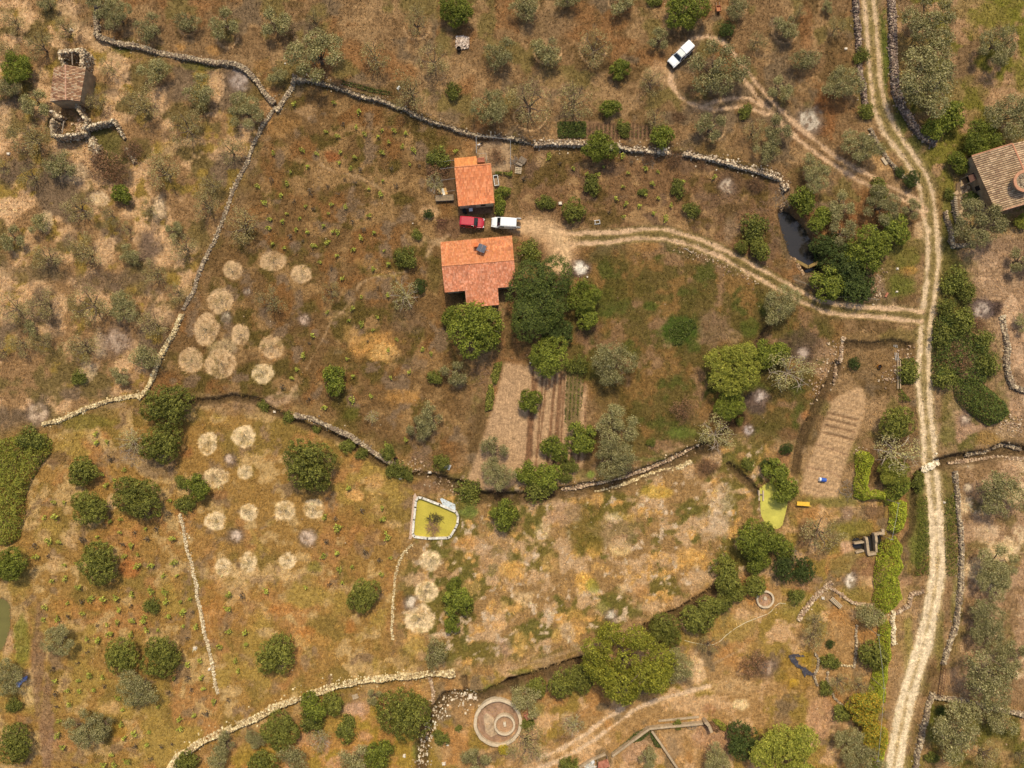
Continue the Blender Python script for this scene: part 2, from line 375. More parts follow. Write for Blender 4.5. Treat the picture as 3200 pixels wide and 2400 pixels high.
# --- local patches: (tile col, tile row, [(x, y, rx, ry, colour, strength, holes)]) ------------------------------
SAND, PALE, STRAW, ORNG, GRN, DKBR, PURP = (200, 162, 120), (214, 184, 144), (190, 140, 78), (166, 114, 64), (88, 88, 34), (88, 66, 42), (116, 94, 74)
PATCH = {
 (0, 0): [(220, 160, 60, 130, SAND, .8, 0), (560, 90, 90, 90, SAND, .7, 0), (640, 250, 60, 60, PALE, .7, 0), (500, 370, 80, 50, SAND, .8, 0), (340, 640, 90, 60, SAND, .8, 0), (760, 290, 90, 60, SAND, .8, 0), (870, 400, 90, 55, SAND, .9, 0), (1020, 560, 110, 70, SAND, .85, 0), (1040, 640, 70, 50, SAND, .7, 0), (950, 920, 60, 120, SAND, .7, 0), (1380, 850, 70, 110, SAND, .8, 0), (1870, 760, 60, 120, SAND, .8, 0), (1650, 1220, 100, 50, SAND, .7, 0), (550, 1280, 120, 60, SAND, .7, 0), (660, 1500, 110, 90, PALE, .7, .2), (720, 1590, 60, 60, SAND, .7, 0), (40, 1000, 60, 110, SAND, .7, 0), (140, 760, 50, 60, SAND, .7, 0), (1480, 1270, 80, 70, SAND, .6, 0), (1850, 440, 60, 40, STRAW, .5, 0), (1560, 410, 60, 40, STRAW, .6, 0), (1060, 430, 80, 30, GRN, .7, 0), (1720, 570, 140, 35, GRN, .6, 0), (900, 1200, 120, 130, (96, 88, 44), .8, 0), (1000, 1400, 110, 110, (92, 84, 44), .8, 0)],
 (1, 0): [(60, 560, 80, 60, (154, 113, 63), .5, 0), (450, 950, 90, 60, SAND, .4, 0), (200, 1080, 150, 90, STRAW, .35, 0), (1390, 240, 120, 115, (166, 128, 84), .7, .2), (1700, 600, 200, 120, (176, 142, 100), .4, .4), (1000, 1540, 250, 40, (146, 114, 74), .5, 0), (700, 1480, 200, 30, (150, 116, 76), .5, 0), (1850, 1250, 60, 70, (158, 115, 71), .6, 0), (660, 1350, 60, 40, (134, 78, 42), .7, 0), (2080, 1330, 120, 110, (164, 132, 98), .95, 0), (1650, 1500, 70, 150, (92, 70, 48), .9, 0)],
 (2, 0): [(270, 220, 220, 120, (134, 108, 78), .5, 0), (1690, 110, 60, 60, (112, 74, 44), .6, 0), (1430, 1020, 60, 62, (86, 64, 44), .9, 0), (940, 1150, 300, 80, (120, 94, 62), .8, 0), (350, 700, 150, 120, (164, 126, 90), .5, .3), (1300, 620, 100, 90, SAND, .6, 0), (1680, 930, 130, 60, SAND, .5, 0), (1650, 700, 120, 110, (108, 82, 44), .7, 0), (260, 1380, 80, 60, SAND, .5, 0), (860, 1290, 200, 40, (110, 80, 48), .6, 0), (2000, 1460, 180, 50, (88, 72, 40), .7, 0), (1900, 1560, 130, 90, (104, 78, 56), .8, 0), (2110, 1600, 80, 80, (94, 72, 54), .8, 0)],
 (3, 0): [(500, 1000, 90, 200, (140, 88, 48), .6, 0), (330, 200, 60, 180, (134, 92, 56), .6, 0), (1000, 500, 45, 420, (84, 92, 34), .85, 0), (1150, 1050, 60, 220, (88, 92, 38), .8, 0), (1260, 1230, 80, 120, (92, 92, 42), .8, 0), (960, 1400, 110, 90, (186, 146, 96), .8, .2), (2000, 100, 250, 120, (116, 110, 40), .7, 0), (1600, 800, 250, 120, (108, 98, 44), .5, 0), (2060, 850, 120, 90, (170, 134, 96), .7, .2), (1300, 870, 90, 110, (96, 92, 42), .6, 0), (2190, 650, 60, 120, (112, 106, 40), .7, 0)],
 (0, 1): [(80, 120, 110, 80, SAND, .8, .2), (420, 250, 60, 100, PALE, .8, 0), (870, 60, 80, 60, PALE, .8, .1), (1130, 190, 110, 50, SAND, .8, 0), (1370, 150, 60, 100, PALE, .8, 0), (920, 520, 100, 130, SAND, .8, 0), (1640, 500, 80, 60, SAND, .7, 0), (230, 440, 60, 90, SAND, .6, 0), (40, 740, 70, 80, SAND, .8, 0), (520, 980, 60, 140, SAND, .8, 0), (900, 930, 60, 90, SAND, .8, 0), (870, 1300, 60, 130, PALE, .7, 0), (1010, 830, 80, 60, (118, 96, 76), .8, 0), (900, 780, 330, 110, (114, 92, 70), .75, 0), (1300, 430, 80, 170, (116, 94, 76), .8, 0), (330, 700, 260, 70, (112, 92, 62), .7, 0), (1400, 1060, 110, 90, SAND, .7, 0), (350, 1180, 120, 40, SAND, .7, 0), (760, 1560, 70, 90, PALE, .7, 0), (1060, 1490, 90, 60, SAND, .5, 0), (1950, 1340, 160, 80, (186, 160, 116), .6, .6)],
 (1, 1): [(1020, 1320, 240, 110, STRAW, .85, .35), (1130, 1380, 110, 70, (200, 159, 97), .8, .2), (820, 1230, 80, 90, (176, 135, 79), .7, .3), (930, 610, 90, 50, (164, 124, 72), .6, .2), (820, 1000, 30, 100, (142, 114, 74), .6, 0), (700, 1060, 80, 30, (142, 114, 74), .6, 0), (1600, 440, 90, 35, (178, 148, 110), .7, 0), (1500, 520, 30, 70, (160, 132, 96), .6, 0), (1540, 680, 70, 160, (86, 74, 34), .6, 0), (1300, 1100, 130, 110, PURP, .45, .3), (340, 470, 50, 50, (130, 108, 96), .6, .3), (700, 1430, 140, 90, (96, 80, 38), .5, 0), (1380, 1480, 90, 60, PURP, .5, .3), (1500, 170, 70, 60, SAND, .6, 0), (1400, 400, 80, 60, (152, 124, 86), .6, 0), (2000, 280, 260, 70, (150, 120, 84), .7, 0), (1980, 360, 160, 40, (92, 72, 44), .8, 0), (1700, 300, 120, 100, (112, 82, 60), .7, 0), (1100, 720, 120, 14, (128, 110, 48), .7, 0)],
 (2, 1): [(90, 300, 130, 50, SAND, .85, 0), (560, 660, 140, 60, (96, 80, 72), .8, 0), (300, 1100, 60, 60, DKBR, .5, 0), (1450, 1200, 150, 130, (62, 80, 26), .85, .2), (1560, 1340, 60, 50, (70, 80, 30), .7, 0), (1200, 980, 60, 40, (70, 82, 28), .7, 0), (820, 960, 80, 120, (74, 80, 30), .6, 0), (1750, 1200, 120, 140, (128, 100, 76), .7, .2), (1900, 1260, 90, 70, (150, 120, 90), .6, .4), (2060, 1160, 80, 90, (76, 84, 30), .7, 0), (1000, 850, 200, 120, (88, 76, 32), .5, 0), (650, 1200, 120, 110, (112, 84, 64), .6, 0), (640, 1540, 90, 70, (84, 84, 32), .6, 0), (1850, 150, 160, 160, (106, 80, 56), .5, 0), (1900, 320, 70, 110, (142, 118, 92), .6, 0), (1150, 460, 110, 60, (150, 110, 60), .5, .2), (190, 560, 120, 100, (110, 84, 58), .6, 0)],
 (3, 1): [(700, 300, 110, 110, (132, 90, 56), .8, 0), (1180, 560, 130, 130, (104, 100, 40), .75, .1), (1160, 800, 130, 110, (98, 100, 38), .8, .1), (1220, 680, 90, 40, (176, 130, 66), .6, .2), (960, 780, 60, 110, (146, 118, 92), .8, .3), (1320, 330, 60, 60, (196, 164, 124), .7, 0), (1560, 250, 60, 250, (104, 98, 46), .8, 0), (1550, 800, 100, 330, (100, 92, 44), .7, .1), (1950, 500, 200, 120, (140, 112, 86), .6, 0), (1960, 1000, 60, 60, (70, 54, 46), .9, 0), (1830, 1000, 110, 90, (96, 80, 74), .8, .2), (850, 1260, 200, 60, (124, 98, 60), .7, .1), (1100, 1260, 140, 80, (112, 96, 50), .6, 0), (300, 1340, 170, 130, (92, 72, 56), .8, .1), (480, 1450, 90, 140, (168, 134, 100), .6, .4), (900, 1480, 240, 160, (136, 106, 68), .7, .1), (1140, 1040, 190, 70, (176, 142, 102), .7, .2), (2100, 1300, 90, 200, (182, 146, 112), .5, 0)],
 (0, 2): [(1050, 1280, 170, 130, ORNG, .55, .2), (1130, 1600, 80, 70, (170, 109, 59), .8, 0), (1750, 1400, 110, 100, (160, 117, 67), .5, .2), (960, 1020, 40, 60, PALE, .5, 0), (620, 1330, 60, 110, (188, 154, 112), .7, .4), (460, 1540, 50, 90, (198, 162, 116), .7, .4), (380, 1320, 60, 70, (184, 148, 108), .6, .4), (1350, 730, 170, 90, PURP, .55, 0), (1020, 620, 150, 70, (146, 118, 92), .5, .3), (500, 640, 100, 60, (104, 76, 54), .6, .1), (750, 330, 240, 60, (116, 104, 44), .7, 0), (900, 180, 200, 35, (150, 122, 88), .6, .5), (2000, 210, 200, 60, (150, 116, 84), .5, .2), (1620, 600, 50, 60, (144, 91, 53), .6, 0), (1900, 950, 60, 40, (130, 87, 49), .6, 0), (1900, 1640, 220, 60, (198, 166, 118), .6, .4), (180, 900, 60, 200, (102, 76, 46), .4, 0)],
 (1, 2): [(200, 130, 100, 60, (186, 152, 122), .6, .4), (330, 80, 40, 60, (178, 150, 112), .5, .2), (1250, 110, 150, 60, (180, 132, 72), .7, .4), (850, 960, 70, 50, (206, 156, 96), .8, .1), (1050, 840, 80, 70, (190, 144, 92), .6, .3), (1060, 1080, 90, 60, (180, 136, 88), .5, .3), (830, 250, 70, 80, (92, 90, 34), .7, 0), (1830, 660, 110, 380, SAND, 0, 0), (900, 1250, 260, 160, (146, 100, 52), .4, .2), (1820, 1370, 90, 70, (186, 136, 76), .7, .3), (1850, 1110, 80, 60, (112, 124, 58), .7, .2), (2050, 1480, 140, 140, (176, 142, 108), .6, .3), (2180, 1600, 70, 60, (206, 160, 92), .7, .2), (80, 1640, 220, 60, (196, 160, 112), .6, .4), (160, 640, 60, 30, (170, 127, 75), .5, 0), (430, 900, 200, 80, (92, 78, 52), .35, 0), (1450, 880, 160, 70, (116, 84, 62), .5, .1), (500, 1560, 60, 50, (120, 112, 40), .6, 0), (2080, 900, 90, 60, (100, 74, 58), .8, 0)],
 (2, 2): [(880, 210, 90, 130, (164, 130, 96), .5, .3), (1480, 420, 140, 70, (98, 108, 44), .7, .1), (1250, 650, 200, 22, (100, 104, 46), .7, .1), (900, 170, 160, 130, (98, 76, 36), .5, 0), (1800, 1050, 100, 200, (196, 172, 140), .6, .55), (1720, 1200, 120, 120, (188, 160, 128), .5, .5), (1240, 930, 110, 50, (192, 156, 66), .7, .3), (880, 1150, 80, 50, (206, 182, 138), .7, .4), (1010, 1160, 50, 50, (196, 158, 82), .6, .3), (270, 1260, 60, 60, (206, 176, 130), .7, .4), (700, 1430, 70, 70, (204, 158, 78), .7, .3), (935, 1410, 80, 70, (216, 186, 130), .8, .35), (1530, 1500, 110, 90, (204, 156, 84), .7, .3), (320, 1540, 70, 80, (202, 160, 100), .6, .3), (40, 1600, 80, 60, (194, 147, 79), .7, .3), (650, 1250, 160, 200, (104, 88, 36), .7, .1), (450, 1120, 160, 90, (172, 138, 110), .6, .2), (950, 1280, 140, 130, (170, 136, 108), .5, .2), (1950, 300, 120, 120, (116, 84, 58), .6, 0), (2100, 150, 110, 100, (92, 74, 68), .8, .1), (1600, 280, 180, 120, (140, 106, 72), .5, .2), (1700, 720, 120, 70, (104, 76, 54), .7, .2), (680, 780, 35, 30, (124, 136, 58), .8, 0), (1000, 550, 60, 110, (120, 104, 42), .6, .1), (1860, 340, 60, 40, (150, 88, 56), .6, 0)],
 (3, 2): [(900, 280, 90, 140, (160, 128, 92), .7, .3), (700, 560, 80, 140, (124, 110, 60), .7, .1), (560, 1010, 250, 60, (116, 106, 52), .8, .1), (690, 1130, 60, 75, (150, 120, 96), .8, .1), (700, 1250, 180, 100, (118, 110, 46), .7, .1), (680, 1420, 60, 60, (196, 156, 122), .8, .1), (320, 1300, 70, 120, (124, 94, 66), .7, 0), (680, 1560, 150, 90, (120, 104, 52), .7, .1), (860, 1580, 110, 90, (128, 92, 62), .8, .3), (930, 1100, 90, 60, (120, 90, 62), .8, .2), (1300, 1150, 90, 350, (100, 104, 42), .75, .1), (1560, 1100, 50, 400, (104, 96, 44), .6, .1), (1560, 250, 60, 300, (104, 96, 44), .6, .1), (1640, 200, 90, 110, (172, 140, 106), .6, .3), (1900, 470, 110, 60, (150, 116, 58), .6, .2), (2050, 400, 90, 70, (182, 152, 116), .6, .4), (1900, 1280, 100, 80, (206, 174, 136), .7, .3), (2050, 1420, 140, 70, (206, 176, 130), .7, .4), (2100, 960, 90, 80, (208, 184, 130), .6, .4), (2130, 700, 90, 60, (196, 162, 126), .6, .2), (150, 620, 60, 90, (150, 106, 70), .6, .1), (340, 270, 45, 45, (172, 115, 69), .7, .2), (170, 420, 110, 60, (112, 82, 54), .7, .1), (1550, 440, 60, 60, (108, 100, 50), .5, 0)],
 (0, 3): [(190, 560, 60, 200, (122, 116, 48), .85, .1), (60, 600, 50, 120, (188, 152, 112), .8, .2), (250, 980, 80, 150, (204, 172, 124), .7, .4), (330, 700, 45, 450, (130, 100, 72), .8, .1), (400, 1300, 55, 400, (136, 104, 80), .75, .1), (850, 250, 110, 60, (172, 115, 59), .6, .2), (560, 260, 110, 50, (168, 117, 61), .5, .2), (1850, 300, 110, 300, (170, 115, 61), .55, .25), (2100, 300, 150, 200, (166, 117, 63), .4, .3), (630, 430, 100, 60, (196, 160, 112), .6, .4), (950, 1150, 100, 60, (198, 158, 108), .6, .4), (1050, 1330, 110, 80, (150, 112, 40), .6, .2), (500, 1500, 90, 90, (156, 120, 90), .5, .3), (2000, 100, 140, 80, (190, 158, 112), .5, .4), (1690, 620, 20, 18, (226, 206, 172), .9, 0), (130, 1220, 90, 50, (160, 112, 62), .5, 0)],
 (1, 3): [(230, 270, 110, 60, (168, 111, 55), .6, .2), (430, 470, 100, 50, (168, 109, 53), .6, .2), (500, 540, 160, 60, (180, 135, 71), .5, .3), (820, 440, 60, 80, (160, 103, 51), .6, .2), (1250, 210, 40, 90, (144, 97, 51), .6, 0), (1400, 600, 100, 70, (164, 140, 58), .4, .2), (850, 1150, 80, 60, (188, 150, 122), .8, .2), (1820, 1200, 110, 200, (186, 138, 84), .5, .2), (700, 1280, 200, 70, (142, 122, 52), .5, .2), (90, 490, 80, 40, (192, 160, 120), .6, .3), (2120, 280, 80, 70, (204, 160, 104), .6, .3), (2090, 420, 60, 40, (206, 158, 100), .6, .3), (1860, 90, 70, 60, (200, 158, 100), .5, .3), (2150, 620, 80, 80, (176, 142, 122), .5, .3), (1560, 510, 60, 20, (206, 174, 138), .8, .2), (1620, 1480, 70, 100, (176, 144, 104), .5, .3), (1900, 1010, 100, 25, (128, 124, 50), .8, 0), (2050, 970, 90, 30, (122, 122, 46), .8, 0), (430, 980, 110, 40, (140, 114, 56), .4, 0), (1390, 1530, 30, 90, (116, 120, 44), .7, 0)],
 (2, 3): [(630, 50, 70, 70, (208, 160, 78), .8, .2), (100, 190, 90, 60, (208, 176, 130), .7, .4), (560, 340, 80, 80, (196, 150, 84), .6, .4), (480, 480, 60, 80, (204, 176, 140), .6, .4), (390, 530, 40, 60, (200, 157, 89), .7, .2), (70, 590, 70, 100, (204, 160, 92), .7, .4), (960, 110, 60, 60, (206, 176, 138), .7, .4), (1100, 130, 70, 60, (174, 125, 71), .6, .2), (700, 90, 50, 60, (130, 130, 46), .6, .2), (800, 280, 60, 60, (112, 112, 48), .6, .3), (1230, 260, 150, 50, (206, 172, 132), .6, .4), (420, 780, 240, 60, (186, 152, 110), .5, .2), (100, 830, 120, 25, (118, 118, 50), .6, .2), (1600, 820, 70, 110, (216, 180, 136), .8, .1), (1980, 1110, 60, 40, (228, 196, 146), .8, 0), (1900, 950, 200, 60, (196, 160, 112), .6, .4), (1480, 780, 100, 120, (188, 150, 108), .5, .1), (1900, 450, 240, 110, (146, 124, 60), .6, .2), (2120, 600, 120, 80, (156, 124, 64), .6, .2), (1700, 1160, 60, 50, (154, 107, 71), .6, .3), (1350, 1450, 130, 120, (172, 138, 100), .6, .1), (1750, 1400, 160, 140, (168, 128, 98), .7, .1), (1080, 1500, 120, 130, (178, 140, 108), .8, .1), (60, 960, 70, 40, (122, 122, 52), .7, .1), (450, 1400, 90, 40, (112, 82, 60), .5, .2), (470, 1230, 50, 50, (188, 162, 128), .6, .1), (1560, 530, 60, 60, (138, 118, 58), .5, .2), (220, 1150, 60, 60, (126, 124, 60), .5, .2)],
 (3, 3): [(250, 850, 170, 200, (142, 108, 44), .75, .15), (330, 720, 60, 90, (150, 120, 36), .7, .1), (230, 920, 50, 40, (182, 144, 42), .7, .3), (300, 60, 150, 60, (150, 112, 82), .6, .3), (760, 150, 130, 90, (128, 112, 52), .8, .2), (480, 1250, 130, 200, (178, 136, 100), .75, .1), (820, 780, 130, 60, (176, 136, 90), .8, .1), (680, 500, 70, 110, (158, 124, 80), .6, .2), (300, 300, 160, 120, (140, 124, 60), .6, .2), (1210, 560, 40, 400, (140, 128, 62), .6, .2), (1120, 700, 60, 500, (162, 128, 88), .6, .2), (1100, 1200, 50, 400, (150, 118, 82), .6, .2), (1210, 200, 90, 130, (176, 140, 100), .6, .2), (1480, 520, 40, 300, (116, 104, 50), .7, .1), (1630, 200, 50, 300, (110, 104, 50), .6, .1), (1580, 880, 70, 90, (176, 138, 100), .7, .1), (1700, 700, 110, 160, (164, 130, 94), .6, .1), (1350, 1400, 60, 300, (166, 130, 92), .6, .1), (1250, 1620, 100, 80, (116, 106, 42), .6, .1), (1400, 1250, 50, 150, (112, 112, 44), .7, .1), (2000, 1500, 160, 110, (172, 134, 92), .6, .2), (2120, 1450, 90, 90, (88, 80, 34), .6, .1), (1200, 40, 60, 40, (158, 122, 90), .8, .1), (1180, 300, 110, 60, (178, 142, 104), .6, .3), (500, 200, 60, 60, (170, 138, 98), .5, .1), (100, 1320, 150, 120, (160, 124, 80), .5, .3)],
}
for (c, r), L in PATCH.items():
    for (x, y, rx, ry, col, k, fl) in L:
        if k: blob(*tile(c, r, x, y), rx / 2.765, col, ry / 2.765, k, fill=fl, grass=0.5 if sum(col) > 440 else 0.0)

# cleared pale circles hoed around young trees
CIRC = {(0, 1): [(2010, 680, 100), (1910, 930, 105), (1775, 1190, 125), (2080, 1230, 95), (1650, 1450, 115), (1910, 1490, 120)],
        (1, 1): [(150, 590, 102), (395, 710, 95), (130, 1330, 105), (50, 1560, 100)],
        (0, 2): [(1800, 510, 95), (2110, 450, 105), (1860, 810, 100), (2130, 760, 80), (1865, 1180, 95), (2150, 1110, 90), (1930, 1570, 85), (2150, 1540, 85)],
        (1, 2): [(250, 1095, 108), (490, 1085, 88), (280, 1520, 80), (1515, 1530, 105)],
        (1, 3): [(1475, 130, 105), (1415, 370, 105)]}
CIRCLES = [(*tile(c, r, x, y), q / 2.765) for (c, r), L in CIRC.items() for x, y, q in L]
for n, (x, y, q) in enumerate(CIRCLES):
    pale = (196, 162, 120) if y < 1150 else (220, 190, 144)  # upper circles tinted darker: the duller light there is put into the colour
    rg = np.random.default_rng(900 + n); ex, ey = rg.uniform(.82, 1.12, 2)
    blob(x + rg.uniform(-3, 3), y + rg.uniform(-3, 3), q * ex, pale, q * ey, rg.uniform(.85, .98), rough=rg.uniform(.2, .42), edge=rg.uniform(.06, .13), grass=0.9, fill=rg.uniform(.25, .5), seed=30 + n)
# worn rings under the old olives
for (c, r, x, y, q) in [(0, 0, 1620, 230, 80), (0, 0, 1965, 320, 90), (2, 0, 310, 440, 115), (2, 0, 700, 430, 115), (2, 0, 120, 30, 110), (2, 0, 1930, 60, 90), (2, 0, 930, 10, 90), (1, 0, 1390, 240, 110), (2, 0, 1720, 1110, 120), (3, 0, 150, 260, 110), (2, 0, 160, 1000, 140)]:
    x, y = tile(c, r, x, y); q /= 2.765
    s = win(x - q * 2, y - q * 2, x + q * 2, y + q * 2)
    D = np.abs(np.hypot(PXg[s] - x, PYg[s] - y) - q + 9 * WA[s])
    low = sm((PYg[s] - y) / q, -0.5, 0.3)
    mixc(s, (1 - sm(D, 1.5, 5)) * 0.8 * low, (192, 154, 110)); H[s] += 0.08 * (1 - sm(D, 1.5, 6)) * low
# bonfire ash
for (c, r, x, y, q, col) in [(0, 0, 2080, 690, 70, (176, 160, 156)), (3, 0, 370, 1060, 85, (192, 180, 168)), (2, 0, 1860, 1610, 48, (206, 188, 172)), (2, 1, 600, 650, 50, (240, 232, 222)),
     (0, 1, 1010, 1280, 95, (172, 150, 138)), (1, 1, 420, 1105, 42, (196, 172, 160)), (0, 2, 340, 250, 72, (204, 178, 158)), (0, 2, 2000, 650, 38, (206, 182, 168)), (0, 2, 2035, 1310, 50, (206, 184, 172)),
     (1, 2, 450, 1330, 50, (202, 178, 164)), (1, 3, 1335, 225, 42, (232, 214, 196)), (2, 3, 850, 340, 42, (226, 214, 204)), (3, 1, 300, 1380, 50, (184, 166, 158)), (3, 1, 1830, 1000, 60, (182, 166, 158)),
     (2, 2, 2150, 110, 50, (196, 180, 176)), (2, 2, 2050, 400, 35, (190, 176, 176)), (3, 2, 1710, 300, 42, (222, 200, 182)), (3, 2, 1735, 900, 30, (206, 186, 164)), (3, 3, 720, 40, 46, (236, 222, 208)), (3, 3, 10, 790, 60, (166, 142, 128)),
     (0, 1, 2140, 860, 30, (184, 168, 156)), (0, 1, 1960, 1080, 34, (176, 162, 146))]:
    x, y = tile(c, r, x, y); q /= 2.765
    blob(x, y, q * 1.5, (98, 80, 70), k=0.65, rough=0.5, edge=0.4, grass=1)
    col = (col[0], col[1] - 3, col[2] - 14)
    blob(x, y, q, col, k=0.85, rough=1.1, edge=0.4, grass=1, fill=0.7, seed=int(x))
# foot paths
PATHC = (172, 140, 102)
for c, r, pts, w in [(0, 0, [(480, 40), (620, 140), (740, 270), (830, 370), (960, 450), (1080, 560)], 34), (1, 0, [(560, 1420), (700, 1490), (860, 1520), (1010, 1580), (1100, 1650)], 10),
                     (1, 1, [(1290, 690), (1000, 740), (900, 790), (840, 920), (760, 1020), (650, 1110), (600, 1230), (520, 1370), (430, 1540)], 9), (1, 1, [(1650, 380), (1530, 460), (1480, 550)], 14),
                     (1, 2, [(350, 10), (310, 80), (250, 160)], 14), (2, 2, [(1050, 680), (1250, 620), (1400, 560), (1530, 520)], 8), (2, 3, [(1740, 760), (1850, 700), (2000, 630)], 8), (2, 3, [(0, 800), (330, 700), (700, 590)], 14), (2, 1, [(560, 1110), (760, 1130), (960, 1220), (1150, 1330), (1350, 1450), (1500, 1530)], 12)]:
    stroke(tl(c, r, pts), w / 2.765, PATHC if (c, r) != (2, 1) else (112, 84, 50), k=0.65, rough=8, edge=0.6)

# --- tracks ------------------------------------------------------------------------------------------------------
ROADL = tl(3, 0, [(825, -60), (850, 200), (870, 450), (885, 700), (920, 950), (1000, 1150), (1100, 1270), (1200, 1400), (1270, 1520), (1320, 1640)]) + tl(3, 1, [(1345, 200), (1380, 320), (1385, 550), (1370, 800), (1340, 1000), (1320, 1200), (1308, 1450)]) + tl(3, 2, [(1300, 0), (1320, 200), (1345, 450), (1350, 650), (1380, 800), (1405, 1000), (1425, 1250), (1432, 1500)]) + tl(3, 3, [(1425, 0), (1400, 150), (1360, 350), (1300, 600), (1220, 850), (1150, 1100), (1090, 1400), (1035, 1700)])
ROADR = tl(3, 0, [(905, -60), (935, 200), (955, 480), (970, 700), (1010, 900), (1090, 1080), (1180, 1230), (1290, 1380), (1380, 1530), (1420, 1650)]) + tl(3, 1, [(1450, 200), (1470, 400), (1475, 600), (1450, 850), (1430, 1000), (1400, 1150), (1390, 1400)]) + tl(3, 2, [(1390, 0), (1405, 250), (1430, 450), (1440, 620), (1455, 780), (1475, 1000), (1490, 1250), (1512, 1500)]) + tl(3, 3, [(1500, 0), (1480, 150), (1440, 350), (1390, 600), (1310, 850), (1240, 1100), (1180, 1400), (1130, 1700)])
DRV1 = tl(2, 1, [(330, 330), (480, 360), (650, 352), (900, 345), (1150, 318), (1350, 325), (1600, 400), (1800, 480), (2000, 580), (2212, 700)]) + tl(3, 1, [(200, 812), (400, 920), (600, 970), (800, 990), (1000, 1000), (1200, 1010), (1340, 1040)])
DRV2 = tl(2, 1, [(400, 480), (560, 445), (800, 440), (1050, 402), (1300, 400), (1550, 460), (1800, 560), (2050, 700), (2212, 790)]) + tl(3, 1, [(250, 930), (450, 1020), (650, 1065), (900, 1075), (1150, 1100), (1320, 1120)])
LOOP1 = tl(2, 0, [(1560, 900), (1440, 830), (1370, 700), (1380, 560), (1450, 430), (1560, 335), (1690, 312), (1830, 370), (1930, 480), (2030, 600), (2110, 720), (2212, 840)]) + tl(3, 0, [(100, 940), (250, 1080), (400, 1200), (550, 1330), (700, 1420), (850, 1500), (1000, 1590), (1180, 1665)]) + tl(3, 1, [(1290, 60), (1370, 160)])
LOOP2 = tl(2, 0, [(1985, 650), (2050, 750), (2140, 860), (2212, 935)]) + tl(3, 0, [(60, 1010), (200, 1150), (400, 1310), (600, 1450), (750, 1540), (890, 1610)]) + tl(3, 1, [(1100, 40), (1260, 100), (1350, 200)])
LOOP3 = tl(2, 0, [(1370, 720), (1450, 850), (1540, 905), (1640, 930), (1750, 880), (1900, 850), (2050, 852), (2170, 920)])
LOOP4 = tl(2, 0, [(1640, 935), (1800, 950), (1950, 925), (2080, 950), (2212, 990)])
LOW1 = tl(2, 3, [(230, 1659), (400, 1600), (560, 1510), (740, 1400), (900, 1275), (1100, 1130), (1300, 1060), (1500, 1010), (1700, 950)])
LOW2 = tl(2, 3, [(240, 1570), (450, 1480), (650, 1360), (800, 1240), (950, 1150)])
for pts, land, mid in [((ROADL, ROADR), 1, (126, 110, 62)), ((DRV1, DRV2), 2, (108, 94, 50)), ((LOOP1,), 3, None), ((LOOP2,), 3, None), ((LOOP3,), 3, None), ((LOOP4,), 3, None), ((LOW1,), 3, None), ((LOW2,), 3, None)]:
    wide = 17 if land == 1 else 13
    if land < 3:     # worn crown between the ruts
        s = pwin(pts[0] + pts[1], 80); D0, D1 = pldist(s, pts[0]), pldist(s, pts[1])
        t = (1 - sm(D0 + D1, 42, 62)); mixc(s, t * 0.8, mid)
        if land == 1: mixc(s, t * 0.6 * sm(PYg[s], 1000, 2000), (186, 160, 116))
        NOGRASS[s] = np.maximum(NOGRASS[s], 0.55 * t); LAND[s][(D0 + D1) < 50] = land
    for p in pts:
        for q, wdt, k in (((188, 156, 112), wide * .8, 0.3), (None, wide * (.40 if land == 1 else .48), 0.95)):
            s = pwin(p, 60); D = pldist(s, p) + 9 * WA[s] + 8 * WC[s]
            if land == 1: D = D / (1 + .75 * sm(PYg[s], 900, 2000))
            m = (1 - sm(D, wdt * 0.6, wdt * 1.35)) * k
            up = np.clip((PYg[s] - 300) / 1900, 0, 1)[..., None]  # track tint pales downwards, painting in the brighter light of the lower half
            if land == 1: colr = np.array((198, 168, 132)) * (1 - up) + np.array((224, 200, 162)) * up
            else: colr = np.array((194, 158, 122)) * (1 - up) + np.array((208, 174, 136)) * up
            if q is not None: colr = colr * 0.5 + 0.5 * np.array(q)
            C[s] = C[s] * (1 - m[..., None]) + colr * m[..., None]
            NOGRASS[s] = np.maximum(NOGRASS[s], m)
        H[s] -= 0.07 * (1 - sm(D, 5, 14))
        LAND[s][D < wide * 0.9] = land
YARD = tl(2, 1, [(20, 240), (180, 200), (320, 215), (480, 320), (600, 420), (545, 520), (510, 640), (440, 730), (280, 690), (310, 560), (230, 420), (20, 360)])
m = polymask(YARD, 26, 4); m = m * 0.88; mixc(np.s_[:, :], m, (198, 160, 118)); NOGRASS = np.maximum(NOGRASS, m); LAND[m > 0.5] = 2
stroke(tl(2, 1, [(330, 330), (440, 440), (470, 560), (420, 690)]), 12, (204, 168, 124), 0.6, 8, 0.6)

